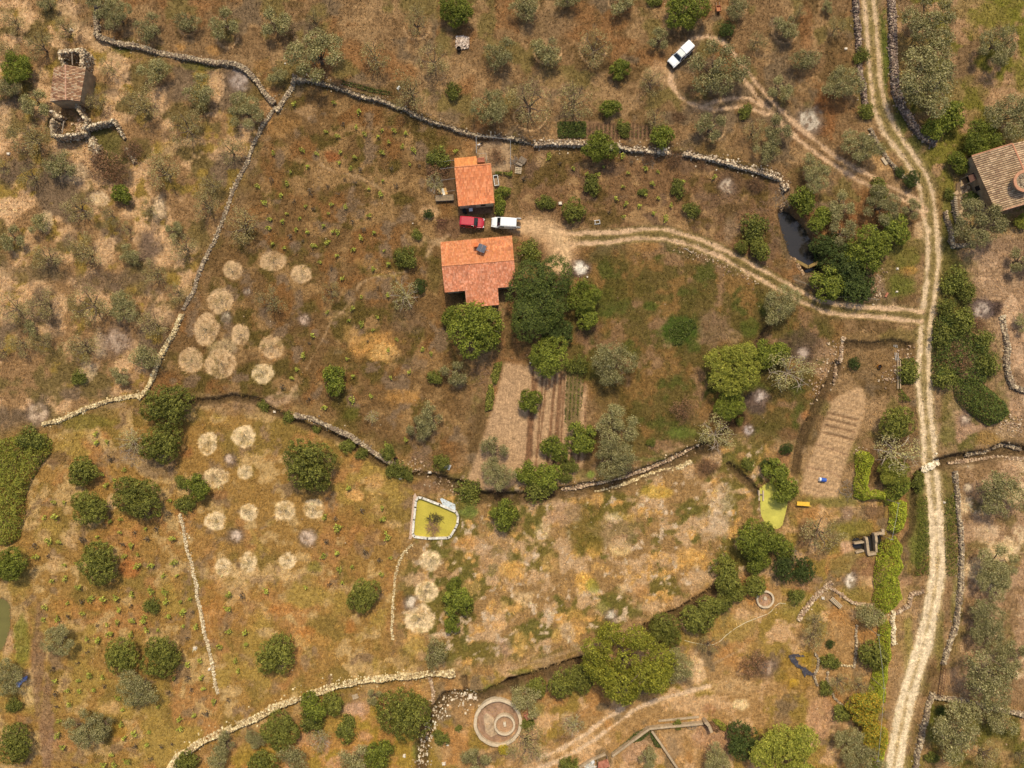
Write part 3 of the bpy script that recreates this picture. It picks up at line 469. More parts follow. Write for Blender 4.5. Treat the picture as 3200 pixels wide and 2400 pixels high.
# --- tilled ground -----------------------------------------------------------------------------------------------
def soil(poly, col, land, warp=5, soft=1):
    m = polymask(poly, warp, soft); mixc(np.s_[:, :], m * 0.96, col)
    global NOGRASS
    NOGRASS = np.maximum(NOGRASS, m * 1.3); LAND[m > 0.5] = land
    return m
FIELD = tl(3, 2, [(560, 130), (700, 50), (800, 10), (850, 120), (840, 260), (775, 430), (690, 640), (640, 780), (610, 975), (430, 980), (285, 940), (310, 770), (380, 600), (470, 360), (520, 220)])
mf = soil(FIELD, (176, 141, 102), 4)
u = (PYg - 1200) * 0.96 - (PXg - 2400) * 0.30         # across the furrows
fr = np.sin(u * 2 * np.pi / 5.5 + WA * 3) * 0.5 + np.sin(u * 2 * np.pi / 17.0 + 2) * 0.5
H += mf * 0.05 * fr; C += (mf * 7 * fr)[..., None]
for k, y in enumerate((250, 300, 355, 420)):
    stroke(tl(3, 2, [(520 - 12 * k, y), (650 - 10 * k, y + 30), (768 - 10 * k, y + 62)]), 3.5, (112, 84, 58), 0.8, 2, 0.6, depth=0.13, land=4)
for y in (520, 720):
    stroke(tl(3, 2, [(410 - 70 * (y > 600), y), (560, y + 45), (690 - 60 * (y > 600), y + 95)]), 2.2, (140, 106, 78), 0.7, 2, 0.6, depth=0.06, land=4)
PLOT = dd([(1088, 782), (1150, 790), (1200, 800), (1268, 832), (1266, 900), (1262, 1000), (1230, 1045), (1120, 1050), (1040, 1062), (1003, 1048), (1028, 985), (1050, 930), (1062, 890), (1078, 830)])
mp = soil(PLOT, (176, 141, 104), 5)
for (x0, y0, x1, y1, w) in [(205, -30, 130, 690, 20), (265, -60, 205, 740, 9), (300, -40, 235, 560, 7), (375, -80, 300, 760, 13), (425, -80, 360, 800, 20), (455, -60, 410, 740, 9), (160, 250, 150, 620, 26), (520, 520, 500, 740, 8), (585, 480, 575, 680, 8), (620, -100, 630, 330, 5), (185, -150, 165, 200, 8), (330, -150, 320, 30, 12)]:
    stroke(tl(2, 2, [(x0, y0), (x1, y1)]), w / 2.765, (118, 84, 58), 0.85, 2, 0.45, depth=0.14, land=5)
stroke(tl(2, 2, [(545, -140), (520, 320)]), 62 / 2.765, (104, 88, 54), 0.8, 3, 0.2, land=5)
BEDS = tl(2, 0, [(385, 1055), (640, 1050), (1240, 1095), (1235, 1215), (640, 1215), (385, 1205)])
soil(BEDS, (128, 98, 70), 5, 4)
for k in range(17):
    x = 670 + 34 * k
    stroke(tl(2, 0, [(x, 1085), (x - 6, 1210)]), 3.2, (84, 62, 44), 0.85, 1.5, 0.5, depth=0.12, land=5)
for y in (0, 22, 44):
    stroke(tl(1, 0, [(745, 712 + y), (900, 752 + y), (1050, 790 + y * 1.1), (1185, 815 + y * 1.2)]), 3, (92, 70, 46), 0.7, 2, 0.5, depth=0.1)
PEN = zz(1320, 420, 6.144, [(1050, 150), (1690, 160), (1695, 690), (1330, 740), (1230, 560), (1050, 470)])
soil(PEN, (166, 136, 102), 6)
soil(zz(1320, 420, 6.144, [(700, 1380), (1350, 1320), (1340, 1520), (720, 1570)]), (116, 88, 66), 6)
soil(zz(1320, 420, 6.144, [(300, 580), (620, 560), (680, 1350), (620, 1400), (270, 1150)]), (96, 72, 50), 6)

# --- ditches, ponds, banks ---------------------------------------------------------------------------------------
EARTH = (84, 66, 44)
DITCH = [(tl(0, 2, [(1640, 150), (1850, 150), (2000, 112), (2212, 140)]) + tl(1, 2, [(120, 225), (300, 300), (450, 372), (700, 455), (950, 600), (1110, 705)]), 8, .7),
         (tl(1, 2, [(1360, 785), (1540, 790)]), 8, .7), (tl(1, 2, [(1600, 830), (1700, 870), (1780, 890), (1960, 980), (2160, 990)]) + tl(2, 2, [(0, 990), (300, 962), (600, 912), (900, 872), (1100, 790), (1350, 690), (1550, 592), (1720, 545), (1870, 420), (1960, 290)]), 14, 1.1),
         (tl(2, 2, [(1880, 700), (2000, 810), (2130, 935)]), 9, .8), (tl(3, 1, [(590, 1500), (545, 1650)]) + tl(3, 2, [(480, 60), (400, 250), (320, 420), (262, 600), (240, 760)]), 10, .9),
         (tl(3, 2, [(1480, 690), (1600, 662), (1730, 645), (1900, 618), (2060, 560), (2212, 590), (2300, 600)]), 15, 1.3), (tl(3, 2, [(1330, 745), (1262, 830), (1258, 1060), (1245, 1260), (1170, 1360)]), 7, .7),
         (tl(2, 3, [(0, 930), (160, 890), (330, 835), (600, 745)]), 14, 1.1), (tl(2, 3, [(1180, 440), (1330, 360), (1480, 300), (1640, 200), (1800, 95)]), 12, 1.0),
         (tl(1, 3, [(2212, 930), (2080, 985), (2000, 1040), (1850, 1045), (1720, 1040), (1640, 1055), (1540, 1170), (1490, 1260), (1440, 1420), (1430, 1680)]), 13, 1.0), (tl(1, 3, [(1800, 880), (1820, 1000)]), 6, .6),
         (tl(2, 1, [(2212, 1180), (2160, 1250), (2110, 1360), (2080, 1400)]), 8, .5), (tl(3, 1, [(670, 1315), (900, 1330), (1080, 1300), (1210, 1330)]), 9, .6)]
for pts, w, d in DITCH:
    stroke(pts, w * 1.5, EARTH, 0.75, 6, 0.5, depth=d, grass=0.4)
def basin(poly, d, col=EARTH):
    m = polymask(poly, 2, 2); H[:] = H * (1 - m) - d * m
    global NOGRASS
    mixc(np.s_[:, :], m, col); NOGRASS = np.maximum(NOGRASS, m)
POND1 = zz(2400, 640, 2.8, [(95, 40), (190, 55), (330, 190), (400, 330), (470, 470), (355, 545), (265, 485), (205, 440), (160, 300), (120, 170)])
POND1B = zz(2400, 640, 2.8, [(270, 520), (350, 555), (470, 510), (480, 600), (340, 605)])
POND2 = tl(3, 2, [(-60, 900), (20, 850), (90, 930), (170, 1040), (150, 1130), (120, 1240), (20, 1260), (-50, 1130)])
POND3 = tl(0, 3, [(-90, 180), (30, 220), (66, 260), (72, 450), (20, 610), (-20, 730), (-90, 760)])
POOL = zz(1260, 1520, 9.218, [(440, 335), (540, 350), (1040, 540), (1510, 745), (1560, 850), (1545, 1060), (1480, 1200), (1350, 1420), (1280, 1462), (700, 1475), (330, 1430), (300, 1360), (330, 960), (370, 600), (385, 420)])
TANKS = zz(2620, 1600, 9.217, [(430, 770), (800, 770), (1060, 640), (1260, 660), (1330, 1160), (860, 1200), (720, 1120), (450, 1110)])
for P, d in ((POND1, 1.5), (POND1B, 1.3), (POND2, 1.0), (POND3, 1.0), (POOL, 1.2), (TANKS, 1.1)): basin(P, d)
# earth held up behind the field walls
TOPW = tl(1, 0, [(340, 690), (520, 705), (700, 760), (900, 830), (1100, 880), (1300, 950), (1500, 1050), (1700, 1110), (1900, 1175), (2212, 1195)]) + tl(2, 0, [(200, 1245), (500, 1245), (900, 1275), (1200, 1310), (1500, 1330), (1800, 1395), (2000, 1450), (2212, 1510)]) + tl(3, 0, [(100, 1540), (150, 1640)])
BOTW = tl(0, 3, [(1480, 1659), (1560, 1540), (1700, 1450), (1900, 1345), (2212, 1215)]) + tl(1, 3, [(150, 1130), (400, 1030), (650, 950), (900, 885), (1200, 860), (1500, 825), (1710, 825)])
for pts, hgt in ((TOPW, 1.0), (BOTW, 0.85)):
    s = pwin(pts, 420); D = pldist(s, pts)
    xs = np.array([p[0] for p in pts]); ys = np.array([p[1] for p in pts]); o = np.argsort(xs)
    above = PYg[s] < np.interp(PXg[s], xs[o], ys[o])
    ends = sm(PXg[s], xs.min() - 60, xs.min() + 60) * (1 - sm(PXg[s], xs.max() - 60, xs.max() + 40))
    H[s] += hgt * np.exp(-D / 130.0) * above * ends

# --- build the sheets --------------------------------------------------------------------------------------------
far = sm(np.maximum(np.abs(GX) - HX, np.abs(GY) - HY), -1.0, 10.0)[..., None]     # plain pasture beyond the surveyed land
C[:] = C * (1 - far) + np.array((140, 110, 72)) * far
_fin = lin(np.clip(C, 8, 250)) / KLIT
vid = np.arange(NYg * NXg).reshape(NYg, NXg)
quads = np.stack([vid[:-1, :-1], vid[:-1, 1:], vid[1:, 1:], vid[1:, :-1]], -1).reshape(-1, 4)
lq = LAND[:-1, :-1].reshape(-1)
Vall = np.stack([GX, GY, H], -1).reshape(-1, 3); Call = _fin.reshape(-1, 3)
GM = gmat()
for code, name in ((0, 'ground'), (1, 'dirt_road'), (2, 'dirt_driveway'), (3, 'dirt_track'), (4, 'ploughed_soil'), (5, 'garden_soil'), (6, 'yard_ground')):
    q = quads[lq == code]
    if not len(q): continue
    u_, inv = np.unique(q, return_inverse=True)
    me = npmesh(name, Vall[u_], inv.reshape(-1, 4), GM, Call[u_], smooth=True)
    setp(obj(name, me), kind='structure')
def gz(x, y):
    i = np.clip(np.searchsorted(AX, x) - 1, 0, NXg - 2); j = np.clip(np.searchsorted(AY, y) - 1, 0, NYg - 2)
    fx = (x - AX[i]) / (AX[i + 1] - AX[i]); fy = (y - AY[j]) / (AY[j + 1] - AY[j])
    return (H[j, i] * (1 - fx) + H[j, i + 1] * fx) * (1 - fy) + (H[j + 1, i] * (1 - fx) + H[j + 1, i + 1] * fx) * fy
def G(px, py, dz=0.0):
    p = W(px, py); return Vector((p.x, p.y, float(gz(p.x, p.y)) + dz))
def gcol(x, y):
    i = np.clip(np.searchsorted(AX, x), 0, NXg - 1); j = np.clip(np.searchsorted(AY, y), 0, NYg - 1)
    return _fin[j, i], NOGRASS[j, i]

# --- water ---------------------------------------------------------------------------------------------------------
def water(name, poly, z, m, label):
    b = MB(); b.poly([(W(x, y).x, W(x, y).y, z) for x, y in poly][::-1])
    return setp(b.build(name, m), label, None, None, 'structure')
def wmat(name, col, rough, nscale, namp, spec, n2=0.0):
    return mat(name, col, rough=rough, nscale=nscale, namp=namp, spec=spec, noise2=n2, n2scale=0.45, bump=0.05, bscale=3)
def grow(poly, k):
    cx = sum(p[0] for p in poly) / len(poly); cy = sum(p[1] for p in poly) / len(poly)
    return [(cx + (x - cx) * k, cy + (y - cy) * k) for x, y in poly]
water('pond_water', grow(POND1, 1.06), -0.75, wmat('dark_water', (44, 40, 34), .12, 1.2, .12, .5), 'dark still water of the irrigation pond')
water('pond_water', grow(POND1B, 1.04), -0.95, wmat('dark_water', (70, 60, 56), .12, 1.2, .1, .5), 'shallow dark water below the pond sluice')
water('pond_water', grow(POND2, 1.06), -0.35, wmat('duckweed', (194, 184, 84), .7, 1.5, .16, .2, .14), 'bright green duckweed covering the narrow pond')
water('pond_water', grow(POND3, 1.05), -0.4, wmat('muddy_water', (112, 104, 52), .25, .6, .1, .4, .1), 'muddy olive brown pond water at the left edge')
water('pool_water', grow(POOL, 1.02), -0.32, wmat('algae_mat', (184, 166, 66), .8, 7, .2, .2, .12), 'yellow green algae filling the white rimmed pool')
water('tank_water', grow(TANKS, .98), -0.55, wmat('dark_water', (52, 44, 38), .12, 1.2, .1, .5), 'dark water standing in the concrete tanks')

# ------------------------------------------------------------------ stones and dry-stone walls
CUBE = np.array([[-1, -1, -1], [1, -1, -1], [1, 1, -1], [-1, 1, -1], [-1, -1, 1], [1, -1, 1], [1, 1, 1], [-1, 1, 1]], float)
CUBEF = np.array([[3, 2, 1, 0], [4, 5, 6, 7], [0, 1, 5, 4], [1, 2, 6, 5], [2, 3, 7, 6], [3, 0, 4, 7]])
STP = [(178, 158, 126), (152, 134, 108), (120, 104, 84), (204, 186, 154), (140, 120, 92), (166, 142, 112)]
def stones(name, P, size, parent=None, rng=None, pal=STP, flat=0.75, bright=1.0):
    rng = rng or RNG; n = len(P); P = np.asarray(P, float)
    V = np.repeat(CUBE[None], n, 0) * (1 + rng.uniform(-.32, .32, (n, 8, 3)))
    V[:, 4:, :2] *= rng.uniform(.55, .95, (n, 1, 1))
    sz = np.asarray(size).reshape(-1, 1, 1) * rng.uniform(.75, 1.3, (n, 1, 3)); sz[..., 2] *= flat
    V *= sz; a = rng.uniform(0, 2 * np.pi, n); ca, sa = np.cos(a)[:, None], np.sin(a)[:, None]
    X = V[..., 0] * ca - V[..., 1] * sa; Y = V[..., 0] * sa + V[..., 1] * ca
    V = np.stack([X, Y, V[..., 2]], -1) + P[:, None]
    pl = np.array([alb(*c) for c in pal]) * bright
    cols = np.clip(pl[rng.integers(0, len(pl), n)] * rng.uniform(.95, 1.45, (n, 1)), 0, .8)
    F = (CUBEF[None] + (np.arange(n) * 8)[:, None, None]).reshape(-1, 4)
    o = obj(name, npmesh(name, V.reshape(-1, 3), F, STONE, np.repeat(cols, 8, 0)), parent)
    return setp(o, kind='stuff')
def resample(pts, step):
    out = []
    for a, b in zip(pts[:-1], pts[1:]):
        L = math.dist(a, b); n = max(1, int(L / step))
        out += [(a[0] + (b[0] - a[0]) * i / n, a[1] + (b[1] - a[1]) * i / n) for i in range(n)]
    return out + [pts[-1]]
def stone_wall(pts, label, w=0.7, h=0.8, name='stone_wall', group='dry stone field walls', pal=STP, ss=0.15, seed=1, tops=None, bright=1.0, z0=None):
    """dry-stone wall along survey points: a rubble core and separate laid stones"""
    if name == 'stone_wall': w *= .86; h *= .78
    rng = np.random.default_rng(seed); wp = [(W(x, y).x, W(x, y).y) for x, y in pts]
    q = np.array(resample(wp, 0.34)); n = len(q)
    d = np.gradient(q, axis=0); d /= np.linalg.norm(d, axis=1, keepdims=True) + 1e-9
    nr = np.stack([-d[:, 1], d[:, 0]], -1)
    q = q + nr * ((vn(q[:, 0], q[:, 1], 2.0, seed) - .5) * .3)[:, None]
    zb = np.array([min(float(gz(x + sx * ox, y + sx * oy)) for sx in (-.5 * w, 0, .5 * w)) for (x, y), (ox, oy) in zip(q, nr)]) if z0 is None else np.full(n, z0)
    hh = np.full(n, h) if tops is None else np.interp(np.linspace(0, 1, n), np.linspace(0, 1, len(tops)), tops)
    hh = hh * (0.85 + 0.3 * vn(q[:, 0], q[:, 1], 1.6, seed + 4))
    gap = sm(vn(q[:, 0], q[:, 1], 3.1, seed + 8), .12, .3) if name == 'stone_wall' else np.ones(n); hh = hh * (.25 + .75 * gap); zt = zb + hh
    wv = w * (.72 + .5 * vn(q[:, 0], q[:, 1], 1.3, seed + 6)); w0 = w
    t = thing(name, label, 'stone wall', (q[0, 0], q[0, 1], zb[0]), 0, group); off = np.array([q[0, 0], q[0, 1], zb[0]])
    V = []
    for i in range(n):
        for s, z in ((-.5, zb[i] - .25), (-.4, zt[i] - .08), (.4, zt[i] - .08), (.5, zb[i] - .25)):
            V.append((*(q[i] + nr[i] * wv[i] * s), z))
    F = [(4 * i + k, 4 * i + k + 1, 4 * i + 5 + k, 4 * i + 4 + k) for i in range(n - 1) for k in range(3)]
    V = np.array(V) - off
    F = np.array(F)[:, ::-1]
    caps = np.array([[0, 1, 2, 3], [4 * n - 1, 4 * n - 2, 4 * n - 3, 4 * n - 4]])
    obj('rubble_core', npmesh('rubble_core', V, np.concatenate([F, caps]), RUBBLE), t)
    P = []; S = []
    na = max(2, int(round(w / 0.27)))
    for i in range(n):
        for rep in range(2):
            for k in range(na):
                s = ((k + .5) / na - .5) * .92 + rng.uniform(-.06, .06)
                p = q[i] + nr[i] * wv[i] * s + d[i] * rng.uniform(-.17, .17); P.append((*p, zt[i] - .06 + rng.uniform(-.05, .07))); S.append(ss * rng.uniform(.6, 1.15))
        nv = max(1, int(hh[i] / 0.26))
        for side in (-.5, .5):
            for v in range(nv):
                f = (v + .5) / nv; p = q[i] + nr[i] * wv[i] * side * (1.0 - .16 * f) + d[i] * rng.uniform(-.17, .17)
                P.append((*p, zb[i] + hh[i] * f)); S.append(ss * rng.uniform(.7, 1.1))
    m_ = len(P) // 9; k = rng.integers(0, n, m_); sp = rng.normal(0, .55, m_) * w0 + np.sign(rng.normal(size=m_)) * w0 * .4   # fallen stones
    fp = q[k] + nr[k] * sp[:, None]; fz = gz(fp[:, 0], fp[:, 1]) if z0 is None else np.full(m_, z0)
    P += [(a, b, c + .04) for (a, b), c in zip(fp, fz)]; S += list(ss * rng.uniform(.4, .95, m_))
    stones('stones', np.array(P) - off, S, t, rng, pal, bright=bright)
    return t
def rubble(pts, n, spread, label, size=(.08, .22), seed=1, pal=STP, name='rubble', bright=.95):
    n = int(n * .6); size = (size[0] * .8, size[1] * .75)
    """loose stones lying along a line; too many and too small to pick apart"""
    rng = np.random.default_rng(seed); q = np.array(resample([(W(x, y).x, W(x, y).y) for x, y in pts], .3)); k = rng.integers(0, len(q), n)
    P = q[k] + rng.normal(0, spread, (n, 2)); z = gz(P[:, 0], P[:, 1]); S = rng.uniform(*size, n)
    o = stones(name, np.c_[P, z + S * .35], S, None, rng, pal, bright=bright); o['label'] = label; return o

GREYST = [(166, 146, 116), (142, 124, 100), (118, 102, 84), (188, 168, 136), (130, 110, 90)]
PINKST = [(178, 150, 118), (160, 132, 104), (138, 112, 88), (196, 172, 140)]
YELST = [(200, 178, 132), (184, 160, 116), (160, 136, 98), (214, 194, 150)]
stone_wall(tl(0, 0, [(850, 20), (838, 180), (850, 310), (900, 350), (1010, 382), (1180, 410), (1350, 452), (1530, 490), (1700, 522), (1880, 550), (2030, 570), (2120, 600), (2180, 655), (2230, 720)]) + tl(1, 0, [(40, 760), (110, 840), (165, 890)]), 'long grey dry stone wall winding right of the tiled ruin', .85, .95, pal=GREYST, seed=2)
stone_wall(tl(1, 0, [(345, 675), (300, 770), (240, 880), (180, 960)]) , 'short stone wall at the top corner of the vineyard', .8, .8, pal=GREYST, seed=3)
stone_wall(tl(1, 0, [(175, 930), (60, 1080), (0, 1200)]) + tl(0, 0, [(2140, 1400), (2060, 1550), (2020, 1640)]) + tl(0, 1, [(1990, 60), (1870, 380), (1760, 620), (1660, 880), (1590, 1010)]), 'straight brown stone wall between olive grove and vineyard', .6, .3, pal=GREYST, seed=4)
stone_wall(tl(0, 1, [(1570, 1060), (1520, 1190), (1450, 1310), (1390, 1420), (1345, 1560), (1300, 1659)]) + tl(0, 2, [(1270, 60), (1210, 120)]), 'pale tumbled stone wall at the lower end of the grove', .85, .55, pal=YELST, seed=5)
stone_wall(tl(0, 2, [(1200, 90), (1020, 130), (880, 165), (780, 200), (640, 260), (520, 310), (380, 350)]), 'low broken stone wall below the grove ash patch', .75, .45, pal=YELST, seed=6)
stone_wall(TOPW[:11], 'stone terrace wall along the top of the vineyard', .9, 1.0, pal=GREYST, seed=7)
stone_wall(TOPW[10:], 'thick stone terrace wall behind the shed and the vegetable beds', 1.2, 1.15, pal=[(190, 166, 134), (156, 134, 108), (120, 102, 84), (210, 190, 160)], seed=8)
stone_wall(BOTW, 'long pale stone terrace wall at the lower edge of the vineyard', 1.35, 1.1, pal=YELST, seed=9, bright=1.05)
stone_wall(tl(1, 2, [(345, 270), (480, 300), (640, 370), (800, 435), (900, 500), (1000, 585), (1100, 645), (1200, 690)]), 'tan stone wall beside the stream above the round tree', .8, .7, pal=GREYST, seed=10)
stone_wall(tl(2, 2, [(440, 905), (600, 880), (760, 850), (900, 810), (1050, 770), (1200, 720), (1350, 660), (1480, 590), (1600, 510)]), 'pink and white stone bank below the vegetable garden', .95, .5, pal=PINKST, seed=11, bright=1.1)
stone_wall(tl(2, 2, [(730, 945), (900, 910), (1050, 850), (1200, 790), (1350, 750), (1540, 680)]), 'low stone edging on the lower side of the ditch', .6, .3, pal=YELST, seed=12)
stone_wall(tl(3, 0, [(745, -40), (760, 150), (775, 400), (800, 650), (820, 800), (840, 950)]), 'dark stone wall on the left of the upper road', .95, .8, pal=[(140, 118, 102), (112, 92, 80), (86, 72, 62), (164, 144, 122)], seed=13)
stone_wall(tl(3, 0, [(880, 1120), (960, 1280), (1050, 1400), (1130, 1500), (1200, 1540)]), 'broken dark stone wall beside the road near the dark shrub', .5, .5, pal=GREYST, seed=14)
stone_wall(tl(3, 0, [(1060, -40), (1065, 200), (1080, 500), (1095, 780), (1150, 950), (1230, 1080), (1340, 1200), (1430, 1245)]), 'broad brown stone wall on the right of the upper road', 1.3, .9, pal=[(146, 124, 108), (122, 102, 88), (98, 82, 70), (166, 146, 124)], seed=15)
stone_wall(tl(0, 2, [(1560, 1130), (1590, 1300), (1640, 1500), (1680, 1659)]) + tl(0, 3, [(1700, 130), (1740, 330), (1770, 470), (1800, 620), (1840, 760), (1860, 880), (1890, 1000)]), 'thin line of white stones down the lower left vineyard', .5, .28, pal=[(214, 196, 160), (196, 176, 138), (178, 156, 122)], seed=16, ss=.12)
stone_wall(tl(1, 2, [(1340, 1390), (1270, 1470), (1220, 1580), (1200, 1659)]) + tl(1, 3, [(1195, 130), (1190, 300), (1170, 450), (1185, 540)]), 'faint row of stones running below the algae pool', .4, .2, pal=YELST, seed=17, ss=.1)
stone_wall(tl(3, 1, [(640, 1260), (630, 1400), (600, 1560), (590, 1659)]), 'crumbling stone wall beside the ditch above the ploughed field', .6, .45, pal=PINKST, seed=18)
stone_wall(tl(3, 2, [(1340, 735), (1430, 695), (1500, 670)]), 'white stone culvert crossing under the road', 1.0, .18, pal=[(222, 206, 176), (206, 188, 156)], seed=19, ss=.22, name='stone_culvert')
stone_wall(tl(3, 2, [(1600, 690), (1740, 672), (1900, 650), (2040, 640), (2212, 650)]), 'stone wall along the stream right of the road', .6, .5, pal=PINKST, seed=20)
stone_wall(tl(3, 2, [(1740, 615), (1900, 580), (2060, 520), (2212, 560)]), 'rough stone bank above the stream right of the road', .8, .5, pal=GREYST, seed=21)
stone_wall(tl(3, 2, [(1610, 760), (1630, 1000), (1655, 1250), (1665, 1450), (1660, 1659)]) + tl(3, 3, [(1660, 0), (1650, 200), (1620, 400), (1560, 600), (1510, 750)]), 'dry stone wall on the right of the lower road', .7, .75, pal=GREYST, seed=22)
stone_wall(tl(3, 3, [(1415, 1010), (1370, 1150), (1330, 1350), (1280, 1550), (1255, 1680)]), 'stone wall right of the road at the bottom edge', .75, .8, pal=GREYST, seed=23)
stone_wall(tl(3, 3, [(1430, 1040), (1600, 1060), (1800, 1105), (2000, 1150), (2230, 1195)]), 'stone wall running right from the iron gate', .7, .9, pal=GREYST, seed=24)
stone_wall(tl(3, 3, [(540, 60), (460, 130), (380, 210), (300, 300), (260, 370)]), 'double row of pale stones near the small round well', .8, .4, pal=PINKST, seed=25)
stone_wall(tl(3, 3, [(520, 95), (620, 150), (730, 225), (850, 250), (930, 245)]), 'low stone edge right of the pale stone row', .4, .35, pal=PINKST, seed=26)
stone_wall(tl(3, 3, [(1080, 300), (1060, 380), (1085, 450), (1075, 580)]), 'white stones along the ivy hedge beside the road', .6, .5, pal=[(216, 198, 162), (198, 178, 142)], seed=27)
stone_wall(tl(3, 3, [(1330, 130), (1230, 150), (1210, 250), (1110, 310)]), 'stepped pink stone bank between ivy hedge and road', .6, .5, pal=PINKST, seed=28)
stone_wall(tl(3, 1, [(1590, 30), (1605, 150), (1620, 260)]), 'slatted stone edge of the terrace by the brown roofed house', .5, .6, pal=GREYST, seed=29)
stone_wall(tl(3, 1, [(1525, 180), (1560, 330), (1590, 470), (1700, 460), (1760, 440)]), 'stone wall bounding the yard of the brown roofed house', .6, .7, pal=GREYST, seed=30)
stone_wall(tl(3, 1, [(2010, 1080), (2040, 1200), (2055, 1350), (2050, 1500)]) + tl(3, 2, [(2100, 20), (2212, 60)]), 'dark eroded stone bank right of the hedgerow', .9, .7, pal=GREYST, seed=31)
stone_wall(tl(1, 3, [(1500, 880), (1540, 1000), (1530, 1100)]), 'white stone line left of the stream bend', .5, .3, pal=PINKST, seed=32)
stone_wall(tl(3, 1, [(110, 110), (140, 230), (175, 350), (215, 500), (260, 640), (310, 710)]), 'straight brown wall along the left side of the dark pond', .45, .35, pal=[(168, 138, 104), (146, 116, 86)], seed=33, name='pond_wall')
rubble(tl(1, 3, [(1900, 1080), (1700, 1060), (1560, 1180), (1500, 1300), (1450, 1450), (1430, 1659)]), 420, .7, 'white stones strewn along the lower stream bed', seed=41, pal=[(222, 206, 178), (196, 176, 146), (170, 146, 116)])
rubble(tl(3, 1, [(560, 1320), (500, 1500)]) + tl(3, 2, [(430, 60), (400, 130)]), 160, .9, 'pink stones scattered left of the ditch wall', seed=42, pal=PINKST)
rubble(tl(2, 1, [(1420, 470), (1550, 530), (1750, 600), (1950, 700), (2120, 810)]), 230, .45, 'loose stones along the outer edge of the driveway', seed=43, size=(.06, .16), pal=PINKST)
rubble(tl(1, 2, [(1230, 690), (1400, 720), (1500, 800), (1600, 870), (1760, 890)]), 140, .6, 'stones around the stream crossing above the algae pool', seed=44, pal=PINKST)
rubble(tl(3, 2, [(2000, 390), (2150, 330), (2190, 420)]), 200, .7, 'stone heap right of the bramble patch', seed=45, pal=PINKST)
rubble(tl(3, 1, [(980, 700), (960, 800), (900, 900)]), 110, .6, 'stones spilled below the hedge by the driveway mouth', seed=46, pal=PINKST)
rubble(tl(3, 1, [(1230, 1380), (1180, 1460), (1000, 1640)]), 150, .7, 'broken stones around the old concrete channel', seed=47, pal=PINKST)
rubble(tl(0, 0, [(760, 1170), (800, 1250), (850, 1330)]), 170, .55, 'collapsed wall stones below the ruin courtyard', seed=48, size=(.1, .26), pal=GREYST, bright=1.0)
rubble(tl(0, 0, [(700, 1060), (690, 1110), (660, 1130)]), 200, .5, 'fallen tiles and stones inside the ruin courtyard', seed=49, pal=[(190, 160, 124), (160, 126, 98), (206, 180, 146)])
rubble(tl(3, 2, [(760, 580), (830, 600)]), 60, .35, 'stones at the top of the ivy hedge by the ploughed field', seed=50, pal=PINKST)
rubble([(150, 60), (3050, 2350), (200, 2300), (2900, 1500), (300, 1300), (2500, 300), (1200, 1900), (900, 500)], 900, 16.0, 'small pale stones lying about the dry ground', size=(.04, .12), seed=51, pal=PINKST)

# ------------------------------------------------------------------ foliage
def leaves(P, N, size, cols, rng, aspect=.62):
    """one folded quad for each leaf spray"""
    n = len(P); N = N / (np.linalg.norm(N, axis=1, keepdims=True) + 1e-9)
    A = rng.normal(size=(n, 3)); A -= N * (A * N).sum(1, keepdims=True); A /= np.linalg.norm(A, axis=1, keepdims=True) + 1e-9
    B = np.cross(N, A); s = np.asarray(size).reshape(-1, 1) * np.ones((n, 1))
    V = np.stack([P - A * s, P - B * s * aspect, P + A * s + N * s * .25, P + B * s * aspect], 1)
    return V.reshape(-1, 3), np.arange(n * 4).reshape(-1, 4), np.repeat(cols, 4, 0)
PAL = {  # leaf tints as seen in sun
 'o': [(142, 133, 86), (124, 117, 72), (160, 149, 104), (108, 103, 60)],
 's': [(144, 129, 82), (128, 115, 68), (160, 145, 100)],
 'c': [(124, 122, 50), (104, 104, 42), (144, 140, 62), (86, 88, 36)],
 'f': [(122, 126, 44), (102, 108, 38), (138, 140, 54), (86, 92, 34)],
 'h': [(120, 120, 50), (100, 102, 42), (134, 132, 60), (86, 88, 38)],
 'g': [(90, 98, 40), (76, 84, 34), (108, 114, 48), (62, 72, 30)],
 'e': [(148, 142, 46), (128, 126, 40), (162, 156, 58), (108, 110, 36)],
 'y': [(156, 152, 58), (138, 138, 50), (172, 166, 72), (122, 126, 46)],
 'i': [(170, 172, 50), (148, 154, 44), (186, 186, 64), (126, 136, 40)],
 'k': [(76, 86, 38), (64, 74, 32), (92, 100, 46)],
 'b': [(142, 104, 74), (124, 92, 66), (160, 122, 86), (110, 92, 60)],
 'v': [(178, 178, 72), (152, 156, 60), (196, 192, 92)],
 'd': [(166, 154, 98), (150, 138, 88), (178, 168, 116)],
 'p': [(196, 160, 52), (150, 150, 56), (128, 136, 50), (206, 170, 60)],
 'w': [(146, 122, 92), (126, 104, 76), (166, 144, 112)],
}
def pick(kind, n, rng, boost=1.3):
    p = np.array([alb(*c) for c in PAL[kind]]) * boost
    return p[rng.integers(0, len(p), n)]
def limb_paths(rng, n, r0, zc, reach, up):
    out = []
    for i in range(n):
        a = 2 * np.pi * (i + rng.uniform(-.3, .3)) / n; L = rng.uniform(.55, 1) * reach
        p0 = np.array([0, 0, zc * .4]); p2 = np.array([math.cos(a) * L, math.sin(a) * L, zc + up * rng.uniform(-.2, .5)])
        p1 = (p0 + p2) / 2 + rng.normal(0, .08, 3) + np.array([0, 0, .12]); out.append((p0, p1, p2, r0))
    return out
